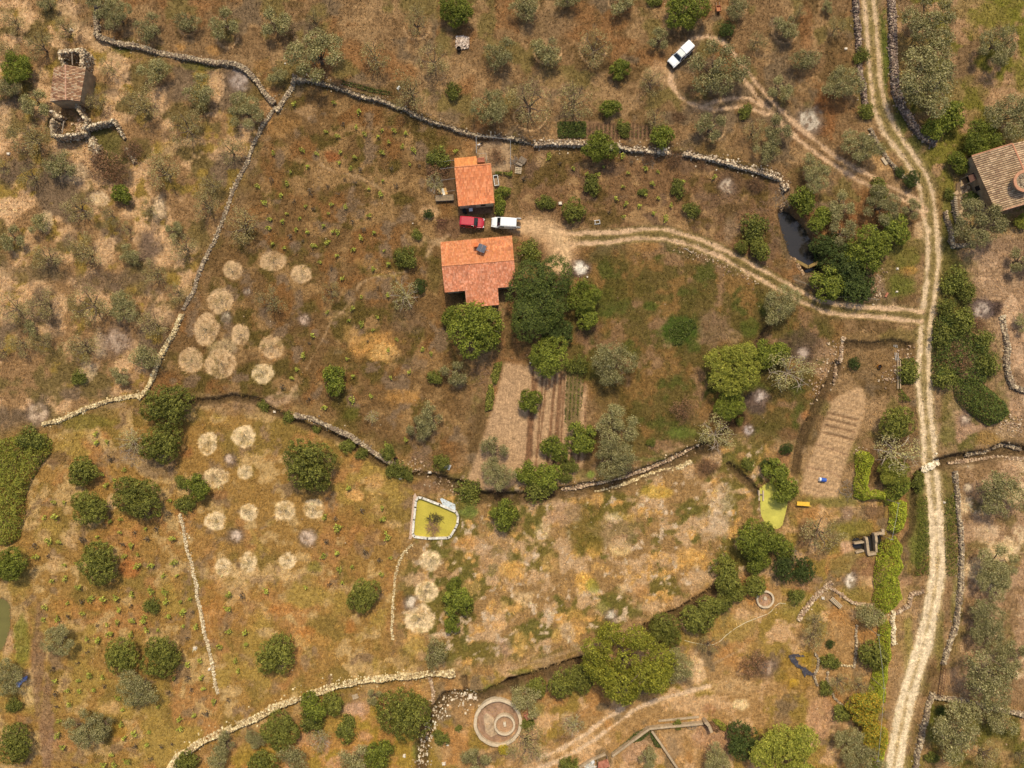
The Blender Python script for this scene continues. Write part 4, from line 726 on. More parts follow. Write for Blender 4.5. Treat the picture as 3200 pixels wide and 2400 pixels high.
def trunk_mesh(name, rng, zc=1.0, r=.085, limbs=5, reach=.7, up=.3, mt=None, twigs=2):
    b = MB(); bend = rng.normal(0, .05, 2)
    b.tube((0, 0, -.12), (bend[0], bend[1], zc * .45), r * 1.25, r, 7)
    for (p0, p1, p2, r0) in limb_paths(rng, limbs, r * .7, zc, reach, up):
        p0 = p0 + np.array([bend[0], bend[1], 0])
        b.tube(p0, p1, r0, r0 * .62, 5); b.tube(p1, p2, r0 * .62, r0 * .2, 5)
        for k in range(twigs):
            f = rng.uniform(.3, .95); s0 = p1 * (1 - f) + p2 * f; s1 = s0 + rng.normal(0, .22, 3) + np.array([0, 0, .08])
            b.tube(s0, s1, r0 * .32, r0 * .1, 4)
    return b.mesh(name, mt or BARK)
def crown_mesh(name, kind, rng, clusters=220, per=12, leaf=.07, lobes=7, spread=.62, lr=(.34, .55), flat=.72, clump=.085, outw=.6, boost=1.3, fill=0.0):
    """leaf sprays gathered in clumps over several lobes, with gaps between them (unit radius)"""
    LC = [np.array([0, 0, .12])]; LR = [rng.uniform(*lr) * .95]
    for i in range(lobes - 1):
        a = 2 * np.pi * (i + rng.uniform(-.8, .8)) / max(1, lobes - 1); q = spread * rng.uniform(.55, 1.15)
        LC.append(np.array([math.cos(a) * q, math.sin(a) * q, rng.uniform(-.18, .22)])); LR.append(rng.uniform(*lr))
    LC = np.array(LC); LR = np.array(LR)
    LR[1:] *= rng.uniform(.72, 1.25, len(LR) - 1); lo = (LC[:, :2] - LR[:, None]).min(0); hi = (LC[:, :2] + LR[:, None]).max(0)
    LC[:, :2] -= (lo + hi) / 2; k_ = 2.05 / (hi - lo).mean(); LC *= k_; LR = LR * k_; LC[:, 2] *= flat
    w = LR ** 2 / (LR ** 2).sum(); li = rng.choice(len(LR), clusters, p=w)
    D = rng.normal(size=(clusters, 3)); D[:, 2] = np.abs(D[:, 2]) * .9 - .25; D /= np.linalg.norm(D, axis=1, keepdims=True)
    rr = LR[li] * (1 - fill * rng.uniform(0, 1, clusters) ** 1.5) * rng.uniform(.86, 1.08, clusters)
    CC = LC[li] + D * rr[:, None] * np.array([1, 1, flat])
    cb = rng.uniform(.72, 1.28, clusters)
    ci = np.repeat(np.arange(clusters), per); n = len(ci)
    P = CC[ci] + rng.normal(0, clump, (n, 3)) * np.array([1, 1, .7])
    N = D[ci] * outw + rng.normal(0, .45, (n, 3)) + np.array([0, 0, .35])
    cols = pick(kind, n, rng, boost) * (cb[ci] * rng.uniform(.82, 1.18, n))[:, None]
    V, F, Cc = leaves(P, N, rng.uniform(.65, 1.3, n) * leaf, cols, rng)
    return npmesh(name, V, F, LEAF, Cc)
GREYB = mat('grey_bark', (140, 124, 100), rough=.95, nscale=7, namp=.3)
KIND = {}   # kind -> list of (trunk mesh, crown mesh); crown centre in units of radius; object name; spoken name
def kinds(k, nvar, zc, name, words, cat, tk, ck, mt=None):
    L = []
    for i in range(nvar):
        rng = np.random.default_rng(sum(map(ord, k)) * 31 + i)
        L.append((trunk_mesh('trunk', rng, zc, mt=mt, **tk), crown_mesh('crown', **{'kind': k[0], **ck}, rng=rng)))
    KIND[k] = (L, zc, name, words, cat)
kinds('o', 4, .95, 'olive_tree', 'grey-green olive tree', 'olive tree', dict(limbs=6, reach=.75), dict(clusters=250, per=13, leaf=.044, lobes=8, spread=.7, lr=(.18, .42), clump=.09, fill=.5, boost=1.45))
kinds('o2', 4, .95, 'olive_tree', 'grey-green olive tree', 'olive tree', dict(limbs=7, reach=.75, r=.06), dict(clusters=560, per=14, leaf=.03, lobes=11, spread=.72, lr=(.17, .4), clump=.06, fill=.4, boost=1.45))
kinds('s', 6, .95, 'olive_tree', 'thin olive tree with bare limbs', 'olive tree', dict(limbs=7, reach=.9, r=.07, twigs=3), dict(clusters=120, per=13, leaf=.036, lobes=10, spread=.74, lr=(.16, .38), clump=.12, fill=.7, boost=1.45))
kinds('c', 3, .72, 'fruit_tree', 'round dark green fruit tree', 'fruit tree', dict(limbs=5, reach=.5), dict(clusters=420, per=13, leaf=.055, lobes=9, spread=.5, lr=(.4, .56), flat=.8, clump=.05, outw=.9))
kinds('c2', 4, .72, 'fruit_tree', 'round dark green fruit tree', 'fruit tree', dict(limbs=6, reach=.5, r=.06), dict(clusters=900, per=14, leaf=.034, lobes=12, spread=.52, lr=(.34, .54), flat=.8, clump=.04, outw=.9))
kinds('f', 4, .75, 'leafy_tree', 'bright green leafy tree', 'tree', dict(limbs=6, reach=.7), dict(clusters=340, per=12, leaf=.062, lobes=9, spread=.62, lr=(.28, .5), flat=.8, clump=.07, fill=.3))
kinds('f2', 4, .75, 'leafy_tree', 'bright green leafy tree', 'tree', dict(limbs=7, reach=.7, r=.06), dict(clusters=760, per=13, leaf=.036, lobes=12, spread=.64, lr=(.24, .46), flat=.8, clump=.05, fill=.35))
kinds('g', 1, .8, 'broad_tree', 'broad dark green tree', 'tree', dict(limbs=7, reach=.7, r=.06), dict(clusters=2400, per=14, leaf=.02, lobes=16, spread=.64, lr=(.26, .44), flat=.7, clump=.032, outw=.9))
kinds('e', 1, .8, 'spreading_tree', 'huge spreading light green tree', 'tree', dict(limbs=8, reach=.75, r=.05), dict(clusters=2200, per=14, leaf=.02, lobes=20, spread=.7, lr=(.17, .36), flat=.75, clump=.03, outw=.6, fill=.25))
kinds('y', 1, .8, 'yellow_green_tree', 'yellow-green tree', 'tree', dict(limbs=6, reach=.7), dict(clusters=420, per=13, leaf=.05, lobes=9, spread=.6, lr=(.28, .5), flat=.75, clump=.05, boost=1.15))
kinds('y2', 3, .8, 'yellow_green_tree', 'yellow-green tree', 'tree', dict(limbs=8, reach=.75, r=.05), dict(clusters=1500, per=14, leaf=.024, lobes=16, spread=.68, lr=(.2, .42), flat=.75, clump=.036, outw=.6, boost=1.15, fill=.25))
kinds('k', 3, .6, 'dark_shrub', 'dense dark green shrub', 'shrub', dict(limbs=5, reach=.6, r=.05), dict(clusters=420, per=13, leaf=.045, lobes=9, spread=.58, lr=(.3, .5), flat=.7, clump=.055))
kinds('b', 2, .4, 'dry_bush', 'dry brown bush', 'bush', dict(limbs=9, reach=.9, r=.03, twigs=4), dict(clusters=170, per=13, leaf=.036, lobes=9, spread=.62, lr=(.26, .46), flat=.5, clump=.09, fill=.5))
kinds('d', 2, .7, 'bare_tree', 'half dead pale tree with bare branches', 'tree', dict(limbs=9, reach=1.05, r=.05, twigs=6), dict(clusters=110, per=11, leaf=.036, lobes=9, spread=.62, lr=(.22, .46), clump=.09, fill=.5), BARKP)
kinds('p', 2, .75, 'flowering_tree', 'yellow flowering tree', 'tree', dict(limbs=6, reach=.7), dict(clusters=600, per=13, leaf=.04, lobes=10, spread=.6, lr=(.28, .48), flat=.8, clump=.055))
kinds('h', 3, .45, 'shrub', 'small green shrub', 'shrub', dict(limbs=5, reach=.6, r=.04), dict(kind='h', clusters=190, per=11, leaf=.075, lobes=7, spread=.55, lr=(.3, .48), flat=.7, clump=.1, fill=.2))
kinds('n', 3, .45, 'young_tree', 'sapling', 'sapling', dict(limbs=4, reach=.75, r=.035, twigs=3), dict(kind='s', clusters=42, per=8, leaf=.04, lobes=8, spread=.6, lr=(.2, .4), clump=.12, fill=.6), GREYB)

TREES = {
 (0, 0): [(150, 580, 130, 'f'), (60, 760, 95, 'o'), (100, 170, 90, 's'), (400, 30, 75, 'o'), (560, 240, 95, 's'), (330, 390, 115, 's'), (60, 420, 100, 's'), (870, 40, 115, 'o'), (1000, 130, 130, 'o'), (1290, 240, 105, 'o'), (1620, 190, 92, 'o'), (1940, 200, 120, 'o'), (940, 580, 82, 's'), (1330, 600, 115, 'o'), (830, 870, 90, 's'), (310, 890, 115, 'o'), (1200, 910, 150, 's'), (1740, 790, 120, 'o'), (1600, 1110, 135, 's'), (2120, 960, 130, 'o'), (1980, 1300, 112, 's'), (1410, 1480, 135, 's'), (250, 1200, 150, 's'), (510, 1440, 115, 'o'), (260, 1510, 90, 's'), (1820, 1590, 85, 's'), (20, 1440, 70, 's'), (880, 1420, 140, 'b'), (1020, 1510, 110, 'b'), (1150, 1300, 90, 'b')],
 (1, 0): [(160, 190, 125, 'o'), (530, 480, 200, 'o'), (490, 150, 65, 's'), (180, 640, 85, 'o'), (1730, 90, 140, 'f'), (1390, 210, 90, 's'), (1030, 500, 125, 's'), (1520, 520, 120, 's'), (2120, 470, 115, 'o'), (1340, 790, 135, 's'), (1710, 800, 72, 'h'), (2030, 930, 150, 'o'), (2070, 1350, 82, 'b'), (1580, 1370, 85, 'h'), (1560, 1480, 90, 'b'), (1545, 1590, 75, 'd'), (1390, 90, 60, 's')],
 (2, 0): [(120, 40, 115, 'o'), (480, -5, 90, 'o'), (940, 10, 95, 'o'), (1230, 5, 55, 'h'), (1490, 100, 155, 'f'), (1940, 55, 95, 'o'), (310, 430, 125, 'o'), (710, 400, 130, 's'), (1270, 340, 85, 'o'), (930, 610, 88, 'f'), (1210, 720, 105, 's'), (160, 900, 165, 's'), (540, 890, 160, 's'), (850, 940, 78, 'f'), (960, 1120, 62, 'h'), (1770, 600, 220, 'o'), (1850, 250, 66, 'k'), (2110, 360, 85, 's'), (2010, 970, 55, 'h'), (1720, 1100, 125, 'o'), (1290, 1190, 100, 'f'), (750, 1275, 145, 'f'), (690, 1600, 82, 'h'), (1430, 1630, 65, 'h'), (2185, 1310, 95, 'o'), (2090, 1130, 100, 's'), (1240, 1040, 90, 's'), (1180, 1360, 60, 'b'), (1410, 1370, 85, 'b'), (1640, 1420, 50, 'b'), (2110, 1590, 70, 'b')],
 (3, 0): [(170, 220, 112, 'o'), (510, 60, 55, 'o'), (600, 230, 85, 's'), (330, 510, 105, 'o'), (100, 770, 105, 'o'), (640, 730, 150, 'o'), (800, 480, 62, 'h'), (840, 970, 62, 'h'), (1400, 170, 230, 'o'), (1985, 370, 155, 'o'), (1400, 690, 245, 'o'), (1590, 1000, 120, 'f'), (1440, 1110, 100, 'f'), (2080, 1010, 180, 'o'), (1850, 1220, 150, 'f'), (1640, 1400, 92, 'f'), (820, 1260, 150, 'o'), (80, 1130, 125, 'o'), (400, 1490, 130, 'o'), (1240, 1545, 68, 'k'), (1130, 1490, 45, 'k'), (1570, 440, 60, 's'), (960, 1640, 90, 'h'), (280, 90, 60, 's')],
 (0, 1): [(1050, 20, 85, 'f'), (680, 140, 115, 's'), (110, 400, 95, 'o'), (330, 270, 85, 'o'), (950, 200, 85, 's'), (1280, 150, 65, 's'), (1100, 320, 55, 's'), (1500, 330, 65, 'o'), (400, 570, 112, 's'), (720, 530, 130, 's'), (1130, 540, 82, 'o'), (1570, 470, 115, 's'), (1330, 700, 112, 's'), (1520, 860, 85, 's'), (750, 980, 140, 's'), (350, 960, 130, 's'), (1060, 1000, 130, 'o'), (1310, 1150, 122, 's'), (250, 1180, 65, 'o'), (690, 1320, 140, 's'), (160, 1300, 95, 's'), (90, 1010, 125, 's'), (370, 1310, 85, 's'), (680, 1600, 62, 'h'), (1240, 1430, 122, 'o'), (1040, 1580, 82, 'o'), (1780, 110, 120, 's'), (2090, 290, 130, 's'), (20, 1380, 55, 's')],
 (1, 1): [(130, 960, 115, 's'), (640, 870, 85, 's'), (1300, 570, 85, 'h'), (1390, 370, 42, 'h'), (1490, 195, 42, 'k'), (1420, 815, 58, 'k'), (1290, 890, 125, 'd'), (670, 1620, 118, 'f'), (1550, 1600, 62, 'h'), (1710, 1560, 105, 'o'), (1900, 1180, 240, 'f'), (1700, 1080, 95, 'f'), (1840, 890, 65, 'k')],
 (2, 1): [(235, 920, 285, 'g'), (620, 890, 140, 'f'), (640, 1070, 100, 'f'), (400, 1220, 115, 'k'), (320, 1420, 155, 'f'), (870, 1490, 175, 'o'), (290, 90, 72, 'h'), (530, 160, 92, 'c'), (150, 520, 85, 'h'), (1900, 1530, 215, 'y'), (2170, 1400, 110, 'f'), (2140, 500, 85, 'c'), (1990, 470, 58, 'c'), (2080, 320, 105, 'h'), (1545, 160, 62, 'h'), (1130, 1, 40, 'h'), (560, 1490, 80, 'h')],
 (3, 1): [(300, 80, 120, 'f'), (640, 120, 112, 'o'), (990, 120, 150, 'o'), (1240, 150, 82, 'o'), (450, 230, 95, 'f'), (640, 350, 112, 'o'), (1090, 320, 125, 'f'), (850, 510, 170, 'f'), (480, 440, 110, 'k'), (660, 690, 150, 'k'), (500, 790, 120, 'f'), (790, 820, 125, 'k'), (960, 450, 110, 'f'), (1840, 290, 205, 'o'), (2190, 590, 115, 'o'), (2195, 250, 65, 'y'), (2190, 1130, 65, 'o'), (110, 980, 150, 'o'), (60, 1400, 112, 'f'), (190, 1560, 165, 'd'), (1600, 760, 110, 'h'), (1720, 880, 82, 'h'), (1690, 1120, 105, 'h'), (1530, 1010, 82, 'h'), (1510, 1250, 92, 'h'), (1650, 1450, 115, 'b'), (1540, 1600, 95, 'h'), (1850, 1290, 82, 'h'), (1890, 1500, 100, 'h'), (1210, 1560, 82, 'h'), (750, 1480, 52, 'k'), (1750, 60, 60, 'k'), (1560, 20, 45, 'h'), (1820, 1150, 60, 'b')],
 (0, 2): [(1450, 190, 190, 'c'), (1400, 510, 165, 'c'), (1140, 500, 115, 'd'), (700, 760, 125, 'c'), (1190, 970, 180, 'c'), (770, 1070, 140, 'c'), (1700, 890, 108, 'f'), (1600, 1040, 70, 'h'), (860, 1540, 160, 'c'), (80, 1560, 145, 'f'), (280, 470, 105, 'h'), (1570, 840, 50, 'h')],
 (1, 2): [(455, 690, 215, 'c'), (510, 400, 40, 'h'), (785, 540, 62, 'h'), (910, 605, 50, 'h'), (1140, 590, 58, 'h'), (1205, 735, 75, 'h'), (1310, 770, 55, 'h'), (1600, 680, 70, 'c'), (1825, 950, 105, 'h'), (2140, 1130, 125, 'f'), (2060, 580, 110, 'o'), (2100, 780, 130, 'o'), (1400, 380, 92, 'o'), (1510, 300, 112, 'o'), (270, 290, 62, 'h'), (1000, 280, 60, 'd'), (60, 190, 50, 'h')],
 (2, 2): [(160, 150, 105, 'f'), (590, 460, 125, 'f'), (360, 560, 100, 'f'), (500, 705, 62, 'h'), (130, 770, 95, 'f'), (320, 800, 105, 'f'), (465, 805, 52, 'h'), (230, 920, 100, 'h'), (910, 390, 165, 'o'), (880, 640, 165, 'o'), (1890, 170, 130, 'f'), (1480, 220, 95, 'b'), (1760, 440, 150, 'd'), (1200, 500, 36, 'h'), (2110, 1340, 165, 'f'), (2120, 1520, 110, 'f'), (1840, 1590, 100, 'c'), (1990, 330, 40, 'h'), (2040, 690, 50, 'h'), (1690, 710, 65, 'b')],
 (3, 2): [(1110, 330, 150, 'c'), (1100, 600, 180, 'd'), (1090, 760, 120, 'y'), (2010, 960, 180, 'o'), (1990, 1560, 155, 'o'), (470, 1300, 160, 's'), (150, 920, 100, 'f'), (60, 760, 100, 'f'), (155, 560, 52, 'k'), (100, 1400, 110, 'f'), (160, 1590, 110, 'k'), (320, 1610, 100, 'k'), (1305, 850, 70, 'h'), (10, 700, 60, 'k')],
 (0, 3): [(500, 570, 130, 'o'), (1060, 680, 135, 'c'), (1390, 700, 165, 'c'), (1190, 980, 140, 'o'), (720, 1330, 140, 'o'), (890, 1280, 100, 'o'), (60, 870, 130, 'o'), (130, 1450, 140, 'c'), (130, 1110, 62, 'h'), (1310, 250, 62, 'h'), (1940, 1460, 92, 'o'), (1610, 1610, 82, 'c'), (1880, 1600, 105, 'o'), (2180, 1410, 62, 'o')],
 (1, 3): [(925, 160, 130, 'c'), (180, 670, 160, 'c'), (1555, 650, 112, 'o'), (1740, 230, 115, 'f'), (1700, 420, 72, 'f'), (1710, 90, 65, 'f'), (1280, 1190, 215, 'c'), (1020, 1040, 66, 'o'), (660, 1100, 95, 'c'), (500, 1130, 110, 'f'), (200, 1340, 132, 'c'), (480, 1260, 100, 'h'), (310, 1560, 112, 'o'), (560, 1420, 95, 'd'), (780, 1330, 92, 'h'), (1060, 1540, 120, 'f'), (860, 1600, 120, 'o'), (60, 1630, 112, 'c'), (20, 1430, 62, 'o'), (1600, 1400, 62, 'h'), (1750, 1315, 26, 'h'), (1900, 1600, 110, 'o'), (2140, 1500, 48, 'p')],
 (2, 3): [(990, 760, 345, 'e'), (210, 960, 78, 'c'), (430, 930, 115, 'c'), (590, 870, 110, 'c'), (1330, 470, 140, 'c'), (1410, 770, 145, 'o'), (1600, 370, 122, 'c'), (1710, 280, 100, 'c'), (1830, 220, 78, 'c'), (1860, 60, 100, 'c'), (1940, 140, 72, 'c'), (2100, 80, 88, 'c'), (1710, 600, 80, 's'), (110, 1090, 112, 'o'), (140, 1460, 160, 's'), (500, 1630, 80, 'h'), (540, 1290, 95, 'd'), (1170, 1580, 85, 'o'), (1760, 1600, 135, 'o'), (1990, 1420, 130, 'k'), (2090, 760, 130, 'b'), (130, 1280, 50, 'h'), (1430, 1280, 40, 'h')],
 (3, 3): [(180, 1560, 270, 'y'), (840, 1150, 150, 'p'), (920, 1380, 120, 'p'), (690, 1430, 130, 'o'), (850, 1600, 140, 'o'), (890, 340, 112, 'o'), (420, 400, 82, 's'), (400, 530, 100, 's'), (540, 740, 78, 'h'), (500, 970, 60, 'h'), (640, 920, 90, 's'), (810, 960, 82, 's'), (900, 680, 115, 'c'), (1880, 330, 130, 'o'), (1900, 510, 140, 'o'), (1640, 1350, 215, 'o'), (2010, 1260, 122, 'o'), (1500, 1160, 42, 'k'), (1930, 880, 225, 'o'), (2130, 680, 120, 'o'), (1950, 50, 150, 'o'), (250, 180, 62, 'h'), (1420, 1570, 55, 'h'), (1900, 1550, 110, 's'), (630, 1180, 70, 'h'), (540, 590, 36, 'k'), (2190, 1560, 70, 's')],
}
LM = {'tiled stone ruin': (205, 270), 'big orange-roofed house': (1495, 840), 'orange-roofed shed': (1482, 570), 'yellow-green algae pool': (1360, 1610), 'dark pond': (2490, 760), 'round stone basin': (1575, 2255),
      'ploughed field': (2610, 1390), 'brown-roofed house': (3130, 560), 'white pickup': (2130, 172), 'striped vegetable plot': (1740, 1300), 'concrete tanks': (2730, 1715), 'muddy pond': (8, 1960),
      'road junction': (2880, 680), 'walled garden plots': (2200, 2330), 'driveway mouth': (2840, 985), 'stone culvert': (2910, 1455), 'iron gate': (2945, 2130), 'grove ash patch': (365, 1063), 'bramble thicket': (75, 1500)}
ORD = ['nearest', 'second nearest', 'third nearest', 'fourth nearest', 'fifth nearest', 'sixth nearest', 'seventh nearest', 'eighth nearest', 'ninth nearest', 'tenth nearest', 'eleventh nearest', 'twelfth nearest', 'thirteenth nearest', 'fourteenth nearest', 'fifteenth nearest']
def side(px, py, lm):
    dx, dy = px - lm[0], py - lm[1]
    return ('right of' if dx > 0 else 'left of') if abs(dx) > abs(dy) else ('below' if dy > 0 else 'above')
GRP = {'olive tree': 'olive trees', 'fruit tree': 'round fruit trees', 'tree': 'leafy trees', 'shrub': 'shrubs', 'bush': 'dry bushes', 'sapling': 'saplings in hoed circles'}
ENT = []   # every tree as (px, py, radius px, kind)
for (c, r), L in TREES.items():
    for (x, y, q, k) in L: ENT.append((*tile(c, r, x, y), q / 2.765, k))
for (x, y, q) in CIRCLES: ENT.append((x - 2, y - 1, q * .62, 'n'))
buck = {}
for i, (x, y, q, k) in enumerate(ENT):
    near = min(LM, key=lambda n: math.dist(LM[n], (x, y)))
    buck.setdefault((KIND[k][3], near, side(x, y, LM[near])), []).append((math.dist(LM[near], (x, y)), i))
LAB = {}
for (words_, near, sd_), L in buck.items():
    for rank, (d_, i) in enumerate(sorted(L)):
        tail = '' if len(L) == 1 else ', ' + ORD[min(rank, 14)]
        LAB[i] = f'{words_} {sd_} the {near}{tail}'
rt = np.random.default_rng(77)
for i, (x, y, q, k) in enumerate(ENT):
    kk = k + '2' if (k in 'ocfy' and q > (46 if k != 'y' else 30)) else k
    var, zc, name, words_, cat = KIND[kk]
    tr, cr = var[int(rt.integers(len(var)))]
    R = q * PX * 1.04
    hs = {'g': .78, 'y': .85, 'c': .95, 'o': .92}.get(k, 1.0) * min(1.0, 4.2 / max(R, .1) * .35 + .68)
    p = W(x, y, zc * R * hs); z = float(gz(p.x, p.y))
    t = thing(name, LAB[i], cat, (p.x, p.y, z), float(rt.uniform(0, 6.28)), GRP[cat])
    t.scale = (R * rt.uniform(.88, 1.12), R * rt.uniform(.88, 1.12), R * hs)
    obj('trunk', tr, t); obj('crown', cr, t, (0, 0, zc))

# ------------------------------------------------------------------ grapevines
VINES = {
 (1, 0): [(325, 895), (685, 895), (890, 975), (760, 1070), (605, 1140), (705, 1180), (945, 1170), (1060, 1185), (1150, 1220), (1260, 1270), (1300, 1150), (1100, 1330), (400, 1300), (740, 1320), (860, 1350), (150, 1330), (525, 1330), (455, 1445), (720, 1410), (310, 1490), (1165, 1455), (900, 1475), (770, 1550), (1100, 1565), (1215, 1610), (150, 1555), (270, 1595), (15, 1610), (620, 1610), (975, 1630), (465, 1635), (860, 1580), (1410, 1440), (1330, 1415), (815, 1460), (1600, 1270), (1090, 1130), (860, 1100), (1725, 1310), (1200, 1140), (1360, 1300)],
 (2, 0): [(945, 1360), (1035, 1400), (1145, 1455), (1255, 1485), (1005, 1500), (740, 1520), (1215, 1580), (955, 1605), (1750, 1540), (1475, 1575), (315, 1350), (410, 1415), (100, 1540), (635, 1500), (530, 1465), (790, 1440)],
 (1, 1): [(480, 20), (710, 15), (1085, 20), (220, 35), (335, 80), (85, 90), (440, 120), (500, 145), (625, 180), (985, 215), (120, 235), (240, 255), (380, 230), (840, 255), (590, 295), (110, 310), (350, 330), (670, 335), (705, 345), (1025, 355), (940, 315), (445, 345), (305, 395), (900, 400), (415, 425), (500, 465), (255, 490), (620, 440), (145, 445), (700, 540), (840, 500), (1105, 500), (550, 605), (655, 650), (1020, 660), (755, 740), (1150, 625), (1055, 825), (800, 870), (910, 910), (1145, 880), (620, 1040), (850, 1010), (800, 1110), (910, 1135), (1050, 1075), (1020, 1190), (965, 1285), (500, 1240), (465, 1300), (415, 1410), (790, 1435), (360, 1525), (320, 1595), (845, 1590), (1175, 1595), (1330, 1545), (1150, 1355), (1215, 1270), (1435, 1360), (1525, 1390), (665, 110), (780, 130), (270, 180)],
 (2, 1): [(1140, 25), (1265, 60), (1220, 180), (1320, 225), (835, 170), (990, 110), (1100, 125), (955, 210), (900, 60), (1360, 115)],
 (0, 2): [(830, 420), (840, 500), (945, 490), (960, 640), (890, 760), (1085, 730), (1000, 830), (920, 860), (395, 1150), (500, 1135), (575, 1015), (1375, 1120), (1480, 1110), (1045, 1165), (955, 1180), (1045, 1265), (1175, 1275), (1270, 1245), (1365, 1240), (845, 1305), (1070, 1375), (1160, 1385), (970, 1400), (525, 1345), (430, 1345), (310, 1375), (740, 1330), (1095, 1480), (1190, 1470), (1310, 1560), (1530, 1535), (560, 1555), (430, 1475), (335, 1490), (670, 1550), (1215, 1560), (760, 1420), (1290, 1340), (1500, 1310), (1420, 1640), (1530, 1640), (480, 1020), (1470, 1000)],
 (1, 2): [(830, 130), (1000, 100), (590, 200), (1295, 465), (1145, 525), (690, 1225), (715, 1245), (600, 1145), (690, 1145), (1105, 1060), (1110, 1170), (1120, 1270), (1140, 1310), (610, 1360), (945, 1435), (1065, 1510), (1170, 1500), (840, 1570), (720, 1590), (800, 890), (920, 1080), (230, 20), (460, 130), (700, 1450), (590, 1470), (1090, 1640)],
 (0, 3): [(465, 30), (575, 15), (685, 80), (1320, 120), (1440, 130), (1140, 150), (1010, 165), (800, 190), (915, 190), (595, 220), (715, 215), (1140, 250), (1035, 275), (1445, 200), (1570, 215), (1655, 190), (1680, 305), (1590, 305), (730, 320), (600, 340), (515, 345), (1160, 360), (1255, 345), (1250, 385), (1465, 340), (1040, 385), (850, 415), (930, 415), (1590, 425), (1710, 415), (1620, 520), (855, 540), (1150, 480), (955, 490), (1270, 460), (765, 645), (680, 740), (465, 790), (785, 850), (690, 880), (890, 865), (480, 890), (915, 940), (485, 1005), (600, 985), (700, 985), (820, 975), (1040, 1040), (500, 1115), (605, 1105), (1065, 1140), (1370, 1110), (1060, 1255), (520, 1245), (525, 1350), (1180, 1350), (1075, 1380), (1585, 1305), (1690, 1180), (1800, 1170), (1880, 1060), (1980, 1055), (1770, 945), (1745, 720), (1745, 850), (1640, 755), (1645, 865), (1525, 870), (1465, 990), (550, 1455), (1180, 1465), (1280, 1450), (1400, 1465), (1500, 1430), (975, 1520), (1310, 1565), (1115, 1585), (900, 1605), (1000, 1620), (675, 1640), (1570, 1205), (2090, 155), (1980, 150), (1985, 270), (1990, 460), (2130, 465), (1910, 605), (2140, 580), (2050, 705), (2060, 800), (390, 370), (395, 260), (760, 520), (1660, 960), (1380, 455), (1295, 1340)],
 (1, 3): [(90, 110), (430, 95), (640, 60), (755, 45), (640, 170), (755, 155), (330, 190), (225, 210), (440, 290), (555, 270), (335, 320), (25, 335), (445, 400), (655, 380), (795, 365), (1105, 105), (1110, 345), (1110, 415), (900, 445), (1000, 440), (1020, 555), (930, 705), (920, 785), (810, 695), (720, 800), (305, 980), (65, 890), (80, 1010), (375, 640), (795, 590), (400, 740)],
}
def vine_mesh(seed, dry):
    rng = np.random.default_rng(seed); b = MB()
    b.tube((0, 0, -.05), (0, 0, .34), .05, .035, 5)
    arms = []
    for i in range(5):
        a = rng.uniform(0, 6.28); L = rng.uniform(.08, .38); p = (math.cos(a) * L, math.sin(a) * L, rng.uniform(.35, .65)); arms.append(p)
        b.tube((0, 0, .3), p, .03, .012, 4)
    nv = len(b.v); n = 20 if dry else 46; k = rng.integers(0, 5, n); A = np.array(arms)
    P = A[k] * rng.uniform(.75, 1.1, (n, 1)) + rng.normal(0, .11, (n, 3)); N = rng.normal(0, .6, (n, 3)) + np.array([0, 0, 1])
    cols = pick('v', n, rng, 1.25) * rng.uniform(.6, 1.2, (n, 1)) if not dry else pick('w', n, rng, .8) * rng.uniform(.6, 1.0, (n, 1))
    V, F, Cc = leaves(P, N, rng.uniform(.07, .14, n), cols, rng, .8)
    Vt = np.concatenate([np.array(b.v), V]); Ft = [f for f in b.f if len(f) == 4]
    Ft = np.concatenate([np.array(Ft), F + nv]); Ct = np.concatenate([np.ones((nv, 3)), Cc])
    return npmesh('grapevine', Vt, Ft, [BARK, LEAF], Ct, midx=np.r_[np.zeros(len(Ft) - len(F)), np.ones(len(F))])
VM = [vine_mesh(500 + i, False) for i in range(5)]; VD = [vine_mesh(520 + i, True) for i in range(3)]
VREG = {(1, 0): 'small yellow-green grapevine in the upper vineyard below the terrace wall', (2, 0): 'small yellow-green grapevine between terrace wall and driveway', (1, 1): 'small yellow-green grapevine in the vineyard left of the big house',
        (2, 1): 'tiny green grapevine on the slope just above the driveway', (0, 2): 'small grapevine among round fruit trees at the left', (1, 2): 'small grapevine in dry grass around the algae pool', (0, 3): 'yellow-green grapevine in golden grass of the lower left vineyard',
        (1, 3): 'yellow-green grapevine in orange grass right of the white stone line'}
rv = np.random.default_rng(78); nvine = 0
for (c, r), L in VINES.items():
    for (x, y) in L:
        if nvine >= 300: break
        p = G(*tile(c, r, x, y + 4)); dry = rv.random() < .25
        o = obj('grapevine', (VD if dry else VM)[int(rv.integers(3))] if dry else VM[int(rv.integers(5))], None, p, float(rv.uniform(0, 6.28)))
        s = rv.uniform(.7, 1.25) * (1.0 if r < 2 else 1.2); o.scale = (s, s, s)
        setp(o, VREG[(c, r)], 'grapevine', 'grapevines of the vineyards'); nvine += 1
print('vines', nvine, 'trees', len(ENT))

